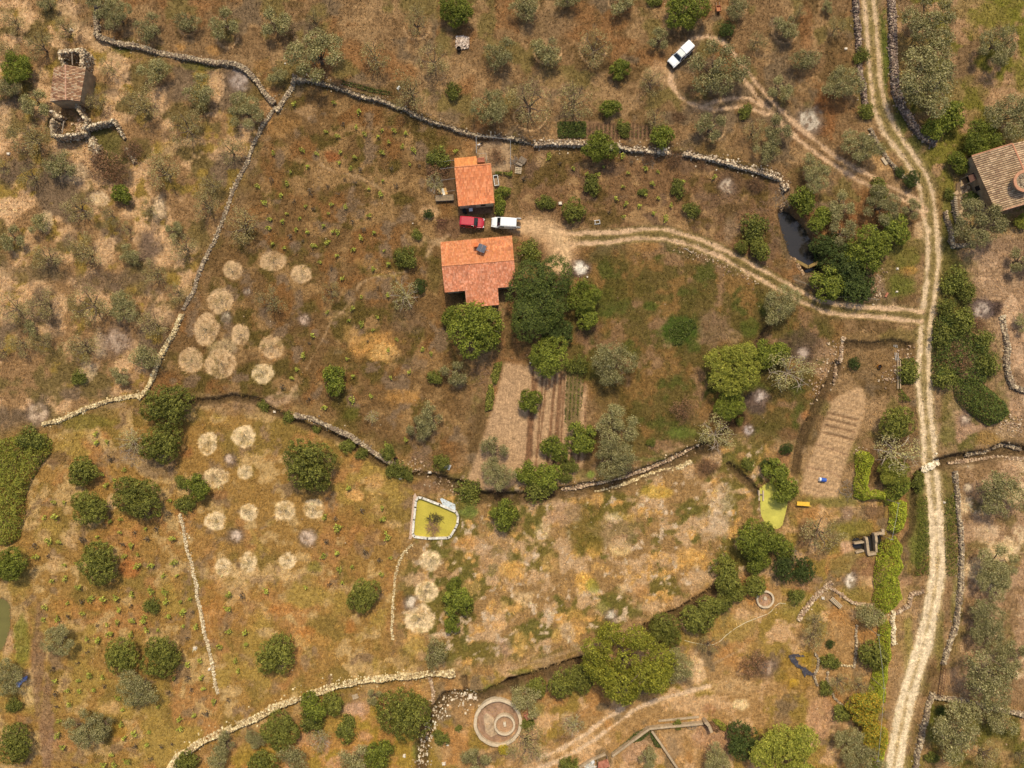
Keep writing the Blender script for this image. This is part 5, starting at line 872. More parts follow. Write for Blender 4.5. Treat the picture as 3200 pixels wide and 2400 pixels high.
# ------------------------------------------------------------------ hedges, brambles and leaf beds
def hedge(name, poly, h, kind, label, cat, dens=95, leaf=.12, seed=1, rough=.35, boost=1.3, group=None):
    rng = np.random.default_rng(seed); P = np.array([(W(x, y, h * .8).x, W(x, y, h * .8).y) for x, y in poly])
    x0, y0 = P.min(0); x1, y1 = P.max(0); c = P.mean(0); zb = float(gz(c[0], c[1]))
    t = thing(name, label, cat, (c[0], c[1], zb), 0, group)
    n = int((x1 - x0) * (y1 - y0) * dens); Q = np.c_[rng.uniform(x0, x1, n), rng.uniform(y0, y1, n)]
    Q = Q + rng.normal(0, .12, Q.shape); Q = Q[pip(Q[:, 0], Q[:, 1], [tuple(p) for p in P])]
    ed = np.full(len(Q), 1e9)
    for a, b in zip(P, np.roll(P, -1, 0)):
        ab = b - a; tt = np.clip(((Q - a) @ ab) / (ab @ ab + 1e-9), 0, 1); ed = np.minimum(ed, np.linalg.norm(Q - a - tt[:, None] * ab, axis=1))
    prof = np.sqrt(np.clip(ed / (h * .55), 0.04, 1)); bump = 1 + rough * (fbm(Q[:, 0], Q[:, 1], 1.1, seed, 3) - .5) * 2
    top = h * prof * bump; z = top * (1 - .5 * rng.random(len(Q)) ** 3)
    g = gz(Q[:, 0], Q[:, 1])
    N = rng.normal(0, .5, (len(Q), 3)) + np.array([0, 0, .8])
    tone = .72 + .56 * fbm(Q[:, 0], Q[:, 1], .6, seed + 9, 2)
    cols = pick(kind, len(Q), rng, boost) * (tone * rng.uniform(.82, 1.18, len(Q)))[:, None]
    V, F, Cc = leaves(np.c_[Q - c, g + z - zb], N, rng.uniform(.7, 1.3, len(Q)) * leaf, cols, rng, .75)
    obj('foliage', npmesh('foliage', V, F, LEAF, Cc), t)
    b = MB()   # woody stems inside
    k = rng.integers(0, len(Q), max(12, len(Q) // 90))
    for i in k: b.tube((Q[i, 0] - c[0] + rng.normal(0, .2), Q[i, 1] - c[1] + rng.normal(0, .2), g[i] - zb - .05), (Q[i, 0] - c[0], Q[i, 1] - c[1], g[i] - zb + top[i] * .8), .03, .015, 4)
    b.build('stems', BARK, t)
    return t
HB = 'ivy hedges by the road'
hedge('ivy_hedge', tl(3, 2, [(775, 605), (830, 575), (900, 595), (945, 640), (925, 720), (905, 800), (885, 880), (905, 930), (960, 915), (1045, 945), (1030, 1010), (930, 1000), (850, 1025), (775, 985), (760, 870), (785, 760)]), 1.8, 'i', 'bright ivy hedge bent round three sides of an old enclosure', 'hedge', 150, .1, 201, group=HB, rough=.55)
hedge('ivy_hedge', tl(3, 2, [(1050, 740), (1120, 700), (1200, 790), (1270, 830), (1255, 930), (1180, 1000), (1110, 1020), (1050, 1060), (1020, 960), (1045, 860)]), 2.2, 'f', 'green ivy mass on the right of the hedge enclosure', 'hedge', 120, .12, 202, group=HB, rough=.6)
hedge('ivy_hedge', tl(3, 2, [(1070, 1030), (1150, 1005), (1230, 1030), (1225, 1140), (1180, 1260), (1120, 1300), (1050, 1270), (1075, 1150)]), 1.5, 'i', 'small ivy hump between the enclosure and the concrete tanks', 'hedge', 130, .11, 203, group=HB, rough=.6)
hedge('ivy_hedge', tl(3, 2, [(1070, 1340), (1130, 1325), (1195, 1420), (1175, 1500), (1205, 1590)]) + tl(3, 3, [(1150, 20), (1165, 120), (1200, 210), (1130, 275), (1060, 330), (1020, 385), (965, 350), (930, 240), (955, 120), (940, 40)]) + tl(3, 2, [(960, 1570), (985, 1440)]), 2.0, 'i', 'long bright ivy hedge below the concrete tanks', 'hedge', 150, .1, 204, group=HB, rough=.55)
hedge('ivy_hedge', tl(3, 3, [(985, 390), (1050, 385), (1090, 450), (1075, 600), (1095, 700), (1060, 800), (1065, 900), (1040, 1000), (1035, 1110), (960, 1120), (870, 1070), (905, 960), (935, 850), (930, 700), (975, 560)]), 1.8, 'i', 'narrow ivy hedge along the lower left side of the road', 'hedge', 150, .1, 205, group=HB, rough=.55)
hedge('ivy_hedge', tl(3, 3, [(960, 1300), (1040, 1330), (1060, 1430), (1030, 1540), (1000, 1680), (900, 1680), (930, 1520)]), 1.6, 'i', 'lowest bright ivy clump beside the road at the bottom', 'hedge', 130, .1, 225, group=HB, rough=.6)
hedge('bramble_thicket', tl(0, 2, [(-40, 480), (200, 440), (380, 430), (430, 500), (420, 590), (330, 700), (250, 830), (190, 980), (190, 1150), (140, 1340), (40, 1400), (-40, 1400)]), 1.3, 'y', 'wide yellow-green bramble thicket at the left edge', 'thicket', 75, .13, 206, rough=.6, boost=.95)
hedge('bramble_thicket', tl(3, 2, [(1620, -40), (1800, -50), (1950, 50), (2050, 140), (2110, 250), (2020, 330), (1920, 370), (1830, 300), (1720, 220), (1640, 120)]), 1.3, 'g', 'dark green bramble mound right of the road', 'thicket', 110, .12, 207, rough=.5)
hedge('hedgerow', tl(3, 1, [(1450, 1100), (1560, 1000), (1640, 1080), (1760, 1040), (1760, 1200), (1900, 1280), (1950, 1450), (1900, 1659), (1430, 1659), (1440, 1400)]), 1.2, 'g', 'tangled green hedgerow on the right bank of the road', 'hedge', 60, .13, 208, rough=.7)
hedge('hedgerow', tl(3, 1, [(430, 470), (560, 400), (700, 420), (780, 560), (860, 620), (900, 800), (920, 900), (620, 900), (560, 700), (460, 640)]), 2.2, 'k', 'dense dark undergrowth right of the dark pond', 'hedge', 100, .13, 209, rough=.6)
hedge('roadside_growth', tl(3, 2, [(1290, 1000), (1380, 960), (1400, 1300), (1400, 1659), (1270, 1659), (1290, 1300)]), .35, 'f', 'green verge growing left of the lower road', 'verge', 60, .09, 210, rough=.8, boost=.95)
hedge('roadside_growth', tl(3, 2, [(1530, 1000), (1610, 900), (1640, 1300), (1640, 1659), (1545, 1659), (1530, 1300)]), .35, 'f', 'green verge growing right of the lower road', 'verge', 60, .09, 211, rough=.8, boost=.85)
hedge('roadside_growth', tl(3, 1, [(1150, 1440), (1270, 1430), (1270, 1659), (1130, 1659)]) + tl(3, 2, [(1250, 150), (1140, 150), (1140, 20)]), .7, 'f', 'bushy verge between concrete channel and road', 'verge', 80, .11, 212, rough=.7, boost=.9)
hedge('leaf_bed', tl(2, 0, [(390, 1058), (640, 1052), (640, 1205), (390, 1203)]), .6, 'g', 'dark leafy bed of potato-like plants behind the terrace wall', 'crop bed', 130, .11, 213, rough=.5, boost=1.45)
hedge('leaf_bed', tl(1, 1, [(2060, 1480), (2130, 1460), (2110, 1560), (2080, 1659), (2010, 1659), (2030, 1560)]) + tl(1, 2, [(2060, 110), (2040, 220), (1975, 240), (1985, 110), (2010, 10)]), .6, 'c', 'narrow dark green leaf bed along the left of the garden', 'crop bed', 130, .11, 214, rough=.6)
hedge('ivy_strip', zz(1760, 2220, 1.984, [(520, 108), (545, 130), (560, 165), (600, 210), (610, 240), (570, 230), (535, 150), (490, 190), (410, 215), (320, 290), (300, 270), (370, 215), (440, 150)]), .7, 'k', 'dark creeper along the inside of the garden walls', 'creeper', 130, .1, 215, rough=.5)
hedge('ivy_strip', zz(1760, 2220, 1.984, [(925, 62), (960, 60), (1020, 100), (1015, 140), (985, 130), (940, 85)]), .8, 'y', 'bright creeper at the corner of the upper garden wall', 'creeper', 150, .1, 216)
hedge('ivy_strip', zz(1760, 2220, 1.984, [(885, 75), (925, 70), (985, 130), (960, 145), (890, 110)]), .7, 'b', 'rust brown dry creeper on the garden wall corner', 'creeper', 150, .1, 217)
hedge('ivy_strip', zz(1320, 420, 6.144, [(90, 460), (200, 400), (330, 450), (530, 470), (530, 510), (340, 515), (120, 490)]), .9, 'v', 'pale green climbing vine left of the shed', 'creeper', 150, .1, 218)
hedge('ivy_strip', zz(1320, 420, 6.144, [(1390, 690), (1500, 690), (1640, 710), (1740, 660), (1730, 780), (1640, 790), (1600, 750), (1480, 735), (1390, 745)]), 1.2, 'f', 'green climbing vine over the frame by the bathtub', 'creeper', 150, .1, 219)
hedge('green_bush', zz(1320, 420, 6.144, [(1380, 1050), (1500, 950), (1700, 1000), (1690, 1120), (1560, 1200), (1600, 1280), (1560, 1500), (1480, 1550), (1380, 1480), (1400, 1300), (1370, 1180)]), 2.0, 'f', 'tall green bush against the right wall of the shed', 'bush', 130, .13, 220, rough=.5)
hedge('dry_thicket', zz(1320, 420, 6.144, [(60, 600), (330, 540), (380, 720), (350, 900), (200, 980), (90, 900)]), .9, 'b', 'dry brown thicket on the left of the shed pen', 'thicket', 90, .1, 221, rough=.7)
hedge('leaf_bed', tl(2, 1, [(1400, 1130), (1560, 1090), (1600, 1160), (1500, 1260), (1480, 1330), (1390, 1320), (1350, 1200)]), .4, 'g', 'patch of dark green creeping plants in the meadow', 'ground plants', 60, .1, 222, rough=.8)
for yy, dens in ((0, 90), (24, 70)):
    hedge('vegetable_row', tl(1, 0, [(745, 704 + yy), (900, 742 + yy), (1050, 782 + yy), (1185, 806 + yy), (1180, 818 + yy), (1040, 796 + yy), (890, 756 + yy), (745, 718 + yy)]), .3, 'g', ('upper' if yy == 0 else 'lower') + ' green vegetable row above the vineyard terrace wall', 'crop row', 120, .09, 230 + yy, rough=.5, boost=1.0)
for k, x in enumerate((470, 505, 540, 575, 605)):
    hedge('vegetable_row', tl(2, 2, [(x + 5, -130), (x + 22, -130), (x - 2, 330 - 20 * k), (x - 20, 330 - 20 * k)]), .35, 'f' if k % 2 else 'c', f'{["leftmost", "second", "third", "fourth", "rightmost"][k]} of the five green vegetable rows in the plot', 'crop row', 55, .09, 240 + k, rough=.9, boost=1.0)
for k in range(15):
    x = 690 + 38 * k
    hedge('vegetable_row', tl(2, 0, [(x - 6, 1090), (x + 7, 1090), (x + 2, 1205), (x - 11, 1205)]), .22, 'c', 'short thin vegetable row beside the dark leaf bed', 'crop row', 45, .08, 260 + k, rough=.9, boost=.9, group='short vegetable rows behind the terrace wall')

# ------------------------------------------------------------------ dry grass, far too many blades to count
def grass(name, n, label, seed, hgt, dark=1.0, only=None):
    rng = np.random.default_rng(seed); X = rng.uniform(-90, 90, n); Y = rng.uniform(-68, 68, n)
    col, ng = gcol(X, Y); den = .25 + 1.1 * fbm(X, Y, 2.5, seed, 3)
    keep = (rng.random(n) < np.clip(den, 0, 1)) & (ng < rng.uniform(.35, .9, n)); X, Y, col = X[keep], Y[keep], col[keep]; n = len(X); Z = gz(X, Y)
    nb = 3; V = np.zeros((n, nb, 3, 3)); base = np.stack([X, Y, Z], -1)
    th0 = 6.28 * fbm(X, Y, 7.0, seed + 3, 2) * 1.6
    for b in range(nb):
        th = th0 + rng.normal(0, .9, n); L = rng.uniform(.6, 1.4, n) * hgt; lean = rng.uniform(.5, 1.25, n)
        dv = np.stack([np.cos(th) * np.sin(lean), np.sin(th) * np.sin(lean), np.cos(lean)], -1) * L[:, None]
        sd_ = np.stack([-np.sin(th), np.cos(th), 0 * th], -1) * rng.uniform(.025, .06, n)[:, None]
        o = base + np.c_[rng.normal(0, .08, (n, 2)), np.zeros(n)]
        V[:, b, 0] = o - sd_; V[:, b, 1] = o + sd_; V[:, b, 2] = o + dv
    cc = col * rng.uniform(.7, 1.65, (n, 1)) * np.array([1.0, 1.0, .94]) * dark
    Cc = np.repeat(cc, nb * 3, 0)
    F = np.arange(n * nb * 3).reshape(-1, 3)
    o = obj(name, npmesh(name, V.reshape(-1, 3), F, GRASSM, np.clip(Cc, 0, .8)))
    return setp(o, label, None, None, 'stuff')
grass('dry_grass', 230000, 'short dry grass covering the fields', 301, .22, 1.1)
grass('straw_tufts', 70000, 'long bleached straw tufts in the rough pasture', 305, .5, 1.35)

# ------------------------------------------------------------------ tiled roofs
def tile_mesh(name, style, pal, seed):
    """one clay tile: x across, y down the slope, arched cover and flat channel, lifted lower lip"""
    rng = np.random.default_rng(seed)
    if style == 'lusa': prof = [(-.52, .0), (-.42, .04), (-.26, .066), (-.08, .066), (.08, .04), (.2, .008), (.36, .0), (.52, .012)]
    else: prof = [(-.46, -.05), (-.36, .03), (-.18, .085), (0, .1), (.18, .085), (.36, .03), (.46, -.05)]
    V = []; n = len(prof)
    for y, dz in ((0, 0.0), (1.06, .022), (1.06, -.03)):
        V += [(x, y, (z + dz) if not (y > 1 and dz < 0) else -.02) for x, z in prof]
    F = [(r * n + i, r * n + i + 1, (r + 1) * n + i + 1, (r + 1) * n + i) for r in range(2) for i in range(n - 1)]
    c = np.array(alb(*pal)); return np.array(V), np.array(F), c
class Roof:
    """lays tiles over the patch with corners ridge-left, ridge-right, eave-right, eave-left"""
    def __init__(s, parent, style='lusa', pals=((206, 118, 74),), seed=1, limit=300):
        s.parent = parent; s.style = style; s.seed = seed; s.limit = limit; s.items = []; s.rng = np.random.default_rng(seed)
        s.pals = pals; s.meshes = []
        for i, p in enumerate(pals):
            V, F, c = tile_mesh('tile', style, p, seed)
            s.meshes.append(npmesh('roof_tile', V, F[:, ::-1], TILE, np.tile(c, (len(V), 1))))
        s.base = tile_mesh('tile', style, pals[0], seed)
    def lay(s, rl, rr, er, el, nc, nr, clip=None, jit=.0):
        rl, rr, er, el = map(Vector, (rl, rr, er, el))
        for j in range(nr):
            for i in range(nc):
                u0, u1, v0, v1 = i / nc, (i + 1) / nc, j / nr, (j + 1) / nr
                f = lambda u, v: (rl * (1 - u) + rr * u) * (1 - v) + (el * (1 - u) + er * u) * v
                um, vm = (u0 + u1) / 2, (v0 + v1) / 2
                if clip and not clip(um, vm): continue
                o = f(um, v0); ex = f(u1, v0) - f(u0, v0); ey = f(um, v1) - f(um, v0); ez = ex.cross(ey).normalized()
                if ez.z < 0: ez = -ez
                w_, l_ = ex.length, ey.length; ey = ey.normalized(); ex = (ex - ey * ex.dot(ey)).normalized()
                if ex.cross(ey).dot(ez) < 0: ex = -ex
                M = Matrix(((ex.x * w_, ey.x * l_, ez.x, o.x), (ex.y * w_, ey.y * l_, ez.y, o.y), (ex.z * w_, ey.z * l_, ez.z, o.z + .05 + s.rng.uniform(-jit, jit)), (0, 0, 0, 1)))
                s.items.append((M, int(s.rng.integers(len(s.pals)))))
        return s
    def finish(s, off=Vector((0, 0, 0))):
        T = Matrix.Translation(-off); one = s.items[:s.limit]; rest = s.items[s.limit:]
        for M, k in one:
            o = bpy.data.objects.new('roof_tile', s.meshes[k]); link(o, s.parent); o.matrix_basis = T @ M
        if rest:
            Vs, Fs, Cs = [], [], []; V0, F0, _ = s.base
            Vh = np.c_[V0, np.ones(len(V0))]
            for q, (M, k) in enumerate(rest):
                Vs.append((Vh @ np.array(T @ M).T)[:, :3]); Fs.append(F0[:, ::-1] + q * len(V0))
                Cs.append(np.tile(np.array(alb(*s.pals[k])) * s.rng.uniform(.87, 1.13), (len(V0), 1)))
            setp(obj('roof_tiles', npmesh('roof_tiles', np.concatenate(Vs), np.concatenate(Fs), TILE, np.concatenate(Cs)), s.parent), kind='stuff')
def slab(parent, name, pts, th, m):
    """thin deck below a roof patch"""
    b = MB(); P = [Vector(p) for p in pts]; n = len(P)
    nrm = (P[1] - P[0]).cross(P[2] - P[0]).normalized()
    if nrm.z < 0: nrm = -nrm
    vs = [p for p in P] + [p - nrm * th for p in P]
    b._add(vs, [tuple(range(n)), tuple(range(2 * n - 1, n - 1, -1))] + [(i, n + i, n + (i + 1) % n, (i + 1) % n) for i in range(n)])
    return b.build(name, m, parent)
def wallquad(parent, name, a, b, z0, z1, th, m, z1b=None):
    """upright wall panel from a to b (xy) with straight or sloping top"""
    a = Vector((a[0], a[1], 0)); b = Vector((b[0], b[1], 0)); d = (b - a).normalized(); nr = Vector((-d.y, d.x, 0)) * th / 2; z1b = z1 if z1b is None else z1b
    M_ = MB(); vs = []
    for p, zt in ((a, z1), (b, z1b)):
        for s in (-1, 1):
            vs += [p + nr * s + Vector((0, 0, z0)), p + nr * s + Vector((0, 0, zt))]
    M_._add(vs, [(0, 1, 5, 4), (2, 6, 7, 3), (1, 3, 7, 5), (0, 4, 6, 2), (0, 2, 3, 1), (4, 5, 7, 6)])
    return M_.build(name, m, parent)
def ridge_row(parent, a, b, m, step=.36, r=.11, name='ridge_tile', rcol=(220, 142, 94)):
    a, b = Vector(a), Vector(b); n = max(2, int((b - a).length / step)); me = None
    d = (b - a) / n; M = d.to_track_quat('Y', 'Z').to_matrix().to_4x4()
    B = MB(); k = 6; vs = []
    for y, rr in ((0, r * .92), (d.length * 1.06, r)):
        for i in range(k + 1):
            t = math.pi * i / k; vs.append((rr * math.cos(t), y, rr * math.sin(t) * .8))
    B.col = alb(*rcol); B._add(vs, [(i, i + 1, k + 2 + i, k + 1 + i) for i in range(k)])
    me = B.mesh(name, m)
    for i in range(n):
        o = bpy.data.objects.new(name, me); link(o, parent); o.matrix_basis = Matrix.Translation(a + d * i) @ M
    return

# ---- the big house
ZH = 3.05; ZR = 4.0
hz = lambda pts, z: [W(*p, z) for p in zz(1360, 650, 5.027, pts)]
nw, ne = hz([(82, 540), (1205, 438)], ZH); rw, re_ = hz([(105, 912), (1238, 818)], ZR); sw, se = hz([(150, 1325), (1285, 1228)], ZH)
pa, pb = hz([(470, 1300), (985, 1255)], ZH); pc, pd = hz([(1003, 1518), (495, 1562)], 2.42)
house = thing('orange_roofed_house', 'big house with orange clay tile roof and small rooftop solar panel', 'house')
inset = lambda p, c, k=.93: p.lerp(c, 1 - k)
cen = (nw + ne + sw + se) / 4
q = [inset(p, cen) for p in (nw, ne, se, sw)]
for a, b in ((0, 1), (1, 2), (2, 3), (3, 0)):
    wallquad(house, 'wall', q[a], q[b], -.2, ZH - .1, .28, PLASTER)
for a, b, rdg in ((q[3], q[0], rw), (q[1], q[2], re_)):
    m_ = a.lerp(b, .5); gb = MB(); k = inset(rdg, cen, .965)
    vs = [Vector((p.x, p.y, ZH - .12)) for p in (a, b)] + [Vector((k.x, k.y, ZR - .2))]
    n_ = (vs[1] - vs[0]).cross(Vector((0, 0, 1))).normalized() * .12
    gb._add([v + n_ for v in vs] + [v - n_ for v in vs], [(0, 1, 2), (5, 4, 3), (0, 3, 4, 1), (1, 4, 5, 2), (2, 5, 3, 0)]); gb.build('gable', PLASTER, house)
def on_wall(parent, a, b, t, z0, z1, w, name, m, proud=.16):
    a = Vector((a.x, a.y, 0)); b = Vector((b.x, b.y, 0)); d = (b - a).normalized(); c = a.lerp(b, t); nr = Vector((d.y, -d.x, 0))
    if (c - Vector((cen.x, cen.y, 0))).dot(nr) < 0: nr = -nr
    B = MB(); B.box(c + nr * proud + Vector((0, 0, (z0 + z1) / 2)), (w, .06, z1 - z0), math.atan2(d.y, d.x)); return B.build(name, m, parent)
for t in (.2, .5, .8): on_wall(house, q[0], q[1], t, 1.1, 2.1, .9, 'window', GLASS)
on_wall(house, q[3], q[0], .4, 1.1, 2.1, .9, 'window', GLASS); on_wall(house, q[1], q[2], .4, 1.1, 2.1, .9, 'window', GLASS)
on_wall(house, q[2], q[3], .5, -.1, 2.05, .95, 'door', WOOD); on_wall(house, q[2], q[3], .8, 1.0, 2.0, .9, 'window', GLASS); on_wall(house, q[2], q[3], .2, 1.0, 2.0, .9, 'window', GLASS)
roof = slab(house, 'roof', (rw, re_, ne, nw), .12, mat('roof_timber', (150, 104, 72), nscale=5))
slab(house, 'roof_deck', (rw, re_, se, sw), .12, MATS['roof_timber']); slab(house, 'porch_deck', (pa, pb, pc, pd), .1, MATS['roof_timber'])
for p in (pc, pd):
    B = MB(); p2 = p.lerp((pa + pb) / 2, .08); B.box((p2.x, p2.y, 1.0), (.24, .24, 2.3)); B.build('porch_post', PLASTER, house)
ORT = ((212, 138, 88), (204, 128, 80), (220, 150, 102), (208, 134, 92)); SRT = ((222, 148, 108), (212, 136, 96), (228, 160, 124), (204, 130, 94))  # south slope gets paler tints that offset its shade in the colour
R = Roof(roof, 'lusa', ORT, 11, 300); R.lay(rw, re_, ne, nw, 54, 13); R.finish()
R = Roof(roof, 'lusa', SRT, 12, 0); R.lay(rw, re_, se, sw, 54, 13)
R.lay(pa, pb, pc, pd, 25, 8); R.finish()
up = Vector((0, 0, .08)); ridge_row(roof, rw + up, re_ + up, TILE, .4, .13)
B = MB(); cw = hz([(640, 585)], 4.1)[0]; B.box((cw.x, cw.y, 3.9), (.62, .5, .9), .087); chim = B.build('chimney', mat('terracotta', (214, 118, 66), nscale=4, namp=.15), house)
B = MB(); B.box((cw.x, cw.y + .02, 4.39), (.74, .62, .1), .087); B.build('chimney_cap', MATS['terracotta'], house)
# solar panel on its own stand
sp = hz([(728, 630)], 4.35)[0]
pan = thing('solar_panel', 'tilted dark blue solar panel on the orange roof', 'solar panel', (sp.x, sp.y, 3.72), math.radians(-22))
CELL = mat('solar_cell', (52, 60, 80), rough=.5, nscale=3, namp=.12, spec=.3); FRM = mat('aluminium', (206, 206, 206), rough=.4, namp=.05, metal=.4); PFR = mat('panel_frame', (120, 122, 128), rough=.6, namp=.05)
tm = Matrix.Rotation(math.radians(-18), 3, 'X')
for sx in (-1, 1):
    B = MB(); B.box(tm @ Vector((sx * .335, 0, 0)) + Vector((0, 0, .62)), (.64, 1.35, .04), M=tm); pn = B.build('panel', PFR, pan)
    for i in range(4):
        for j in range(6):
            c = MB(); c.box(tm @ Vector((sx * .335 + (i - 1.5) * .15, (j - 2.5) * .215, .026)) + Vector((0, 0, .62)), (.138, .2, .012), M=tm); c.build('cell', CELL, pn)
for a, b in (((-.6, -.55, -.25), (-.6, -.55, .42)), ((.6, -.55, -.25), (.6, -.55, .42)), ((-.6, .55, -.45), (-.6, .55, .78)), ((.6, .55, -.45), (.6, .55, .78)), ((-1.1, 0, .58), (1.3, 0, .58))):
    B = MB(); B.tube(a, b, .03, n=5); B.build('strut', METAL, pan)

# ---- the shed
sh = lambda pts, z: [W(*p, z) for p in zz(1320, 420, 6.144, pts)]
srl, srr = sh([(615, 632), (1308, 570)], 3.25); sel, ser = sh([(690, 1378), (1376, 1316)], 2.6); al, ar = sh([(612, 466), (1036, 424)], 2.75); arr = sh([(1055, 590)], 3.22)[0]; all_ = sh([(622, 630)], 3.22)[0]
shed = thing('orange_roofed_shed', 'orange tiled shed with a lower lean-to at its back', 'shed')
sc_ = (srl + srr + sel + ser) / 4; cen = sc_
q = [inset(p, sc_, .93) for p in (srl, srr, ser, sel)]
for a, b, za, zb in ((0, 1, 3.1, 3.1), (1, 2, 3.1, 2.4), (2, 3, 2.4, 2.4), (3, 0, 2.4, 3.1)): wallquad(shed, 'wall', q[a], q[b], -.2, za, .22, PLASTER, zb)
lc = (al + ar + all_ + arr) / 4; ql = [inset(p, lc, .92) for p in (al, ar, arr, all_)]
for a, b in ((0, 1), (1, 2), (3, 0)): wallquad(shed, 'lean_to_wall', ql[a], ql[b], -.2, 2.6, .18, PLASTER)
on_wall(shed, q[2], q[3], .62, -.1, 2.0, 1.1, 'door', WOOD); on_wall(shed, q[2], q[3], .3, 1.0, 1.8, .8, 'window', GLASS)
sroof = slab(shed, 'roof', (srl, srr, ser, sel), .1, MATS['roof_timber']); slab(shed, 'lean_to_deck', (all_, arr, ar, al), .08, MATS['roof_timber'])
R = Roof(sroof, 'lusa', ((226, 144, 94), (218, 134, 84), (232, 154, 106), (210, 128, 84)), 14, 300); R.lay(srl, srr, ser, sel, 27, 14); R.finish()
R = Roof(sroof, 'lusa', ((226, 150, 86), (216, 140, 80)), 15, 300); R.lay(all_, arr, ar, al, 17, 4); R.finish()
ridge_row(sroof, srl + up, srr + up, TILE, .4, .12); ridge_row(sroof, srr + Vector((0, 0, .06)), ser + Vector((0, 0, .06)), TILE, .42, .11, 'verge_tile')

# ---- brown-roofed house at the right edge
bh = lambda pts, z: [W(*p, z) for p in zz(2950, 400, 4.366, pts)]
bnw, bsw = bh([(372, 385), (712, 1150)], 3.2); bne, bse = bh([(925, 215), (1265, 985)], 4.6)
bfar = [bne + (bne - bnw) * 1.0, bse + (bse - bsw) * 1.0]
for p in bfar: p.z = 3.2
bhouse = thing('brown_roofed_house', 'house with weathered brown tile roof and round stone turret at right edge', 'house')
cen = (bnw + bsw + bfar[0] + bfar[1]) / 4
q = [inset(p, cen, .95) for p in (bnw, bfar[0], bfar[1], bsw)]
for a, b in ((0, 1), (1, 2), (2, 3), (3, 0)): wallquad(bhouse, 'wall', q[a], q[b], -.3, 3.1, .4, OLDPL)
for a, b, r_ in ((q[0], q[1], bne), (q[3], q[2], bse)):
    k = inset(r_, cen, .95); B = MB(); n_ = (b - a).cross(Vector((0, 0, 1))).normalized() * .18; vs = [Vector((a.x, a.y, 3.08)), Vector((b.x, b.y, 3.08)), Vector((k.x, k.y, 4.42))]
    B._add([v + n_ for v in vs] + [v - n_ for v in vs], [(0, 1, 2), (5, 4, 3), (0, 3, 4, 1), (1, 4, 5, 2), (2, 5, 3, 0)]); B.build('gable', OLDPL, bhouse)
for t, z0, z1, w_ in ((.3, -.1, 2.1, 1.1), (.52, .9, 1.9, .8), (.12, 1.2, 1.7, .4), (.85, 1.2, 1.6, .35)): on_wall(bhouse, q[0], q[3], t, z0, z1, w_, 'window' if z0 > 0 else 'door', DARK, .22)
broof = slab(bhouse, 'roof', (bne, bse, bsw, bnw), .12, MATS['roof_timber']); slab(bhouse, 'roof_deck', (bne, bse, bfar[1], bfar[0]), .12, MATS['roof_timber'])
BRT = ((184, 154, 118), (170, 140, 106), (196, 166, 130), (158, 128, 98))
R = Roof(broof, 'canal', BRT, 16, 300); R.lay(bne, bse, bsw, bnw, 29, 11, jit=.012); R.finish()
R = Roof(broof, 'canal', BRT, 17, 0); R.lay(bne, bse, bfar[1], bfar[0], 29, 11, jit=.012); R.finish()
ridge_row(broof, bne + up, bse + up, TILE, .42, .15, rcol=(204, 140, 104)); ridge_row(broof, bsw + up, bse + up, TILE, .42, .13, 'verge_tile', (200, 150, 116)); ridge_row(broof, bnw + up, bne + up, TILE, .42, .12, 'verge_tile', (186, 130, 98))
tc_ = bh([(1100, 722)], 5.4)[0]
B = MB(); B.ring((tc_.x, tc_.y, 0), 1.35, 1.0, -.2, 5.3, 28); B.build('turret', OLDPL, bhouse)
B = MB(); B.col = alb(200, 144, 108); B.ring((tc_.x, tc_.y, 0), 1.75, 1.3, 5.2, 5.4, 30, .02); B.build('turret_rim', TILE, bhouse)
B = MB(); B.tube((tc_.x, tc_.y, 5.0), (tc_.x, tc_.y, 5.22), 1.32, 1.32, 24); B.build('turret_top', RUBBLE, bhouse)
a_ = RNG.uniform(0, 6.28, 130); r_ = 1.2 * np.sqrt(RNG.uniform(0, 1, 130))
stones('turret_stones', np.c_[tc_.x + r_ * np.cos(a_), tc_.y + r_ * np.sin(a_), np.full(130, 5.25)], RNG.uniform(.06, .15, 130), bhouse, pal=GREYST)
# terrace of crazy paving in front of it
terr = bh([(160, 760), (270, 700), (380, 900), (400, 1100), (300, 1180), (180, 1290), (165, 1150), (150, 960)], .0)
ter = thing('paved_terrace', 'pale crazy-paved terrace left of the brown roofed house', 'terrace', (terr[0].x, terr[0].y, 0))
o0 = Vector((terr[0].x, terr[0].y, 0)); B = MB(); B.prism([(p.x - o0.x, p.y - o0.y) for p in terr], -.2, .26); B.build('terrace_base', mat('terrace_joint', (120, 96, 70)), ter)
rg = np.random.default_rng(5); SL = mat('paving_slab', (184, 154, 118), rough=.95, nscale=3, namp=.15, rnd=.1)
TP = [(p.x, p.y) for p in terr]; x0_, y0_ = np.min(TP, 0); x1_, y1_ = np.max(TP, 0)
for gx in np.arange(x0_, x1_, .95):
    for gy in np.arange(y0_, y1_, .85):
        c = (gx + rg.uniform(-.15, .15), gy + rg.uniform(-.15, .15))
        if not pip(np.array(c[0]), np.array(c[1]), TP): continue
        B = MB(); n_ = int(rg.integers(5, 8)); an = np.sort(rg.uniform(0, 6.28, n_) * .3 + np.arange(n_) * 6.28 / n_)
        B.prism([(c[0] - o0.x + .44 * math.cos(t) * rg.uniform(.85, 1.1), c[1] - o0.y + .4 * math.sin(t) * rg.uniform(.85, 1.1)) for t in an], .2, .285); B.build('paving_slab', SL, ter)
pr = thing('porch_roof', 'small brown porch roof on posts by the brown house door', 'porch', (0, 0, 0)); pp = bh([(330, 650), (415, 622), (445, 700), (360, 745)], 2.3)
slab(pr, 'canopy', pp, .1, mat('porch_brown', (98, 68, 54))); 
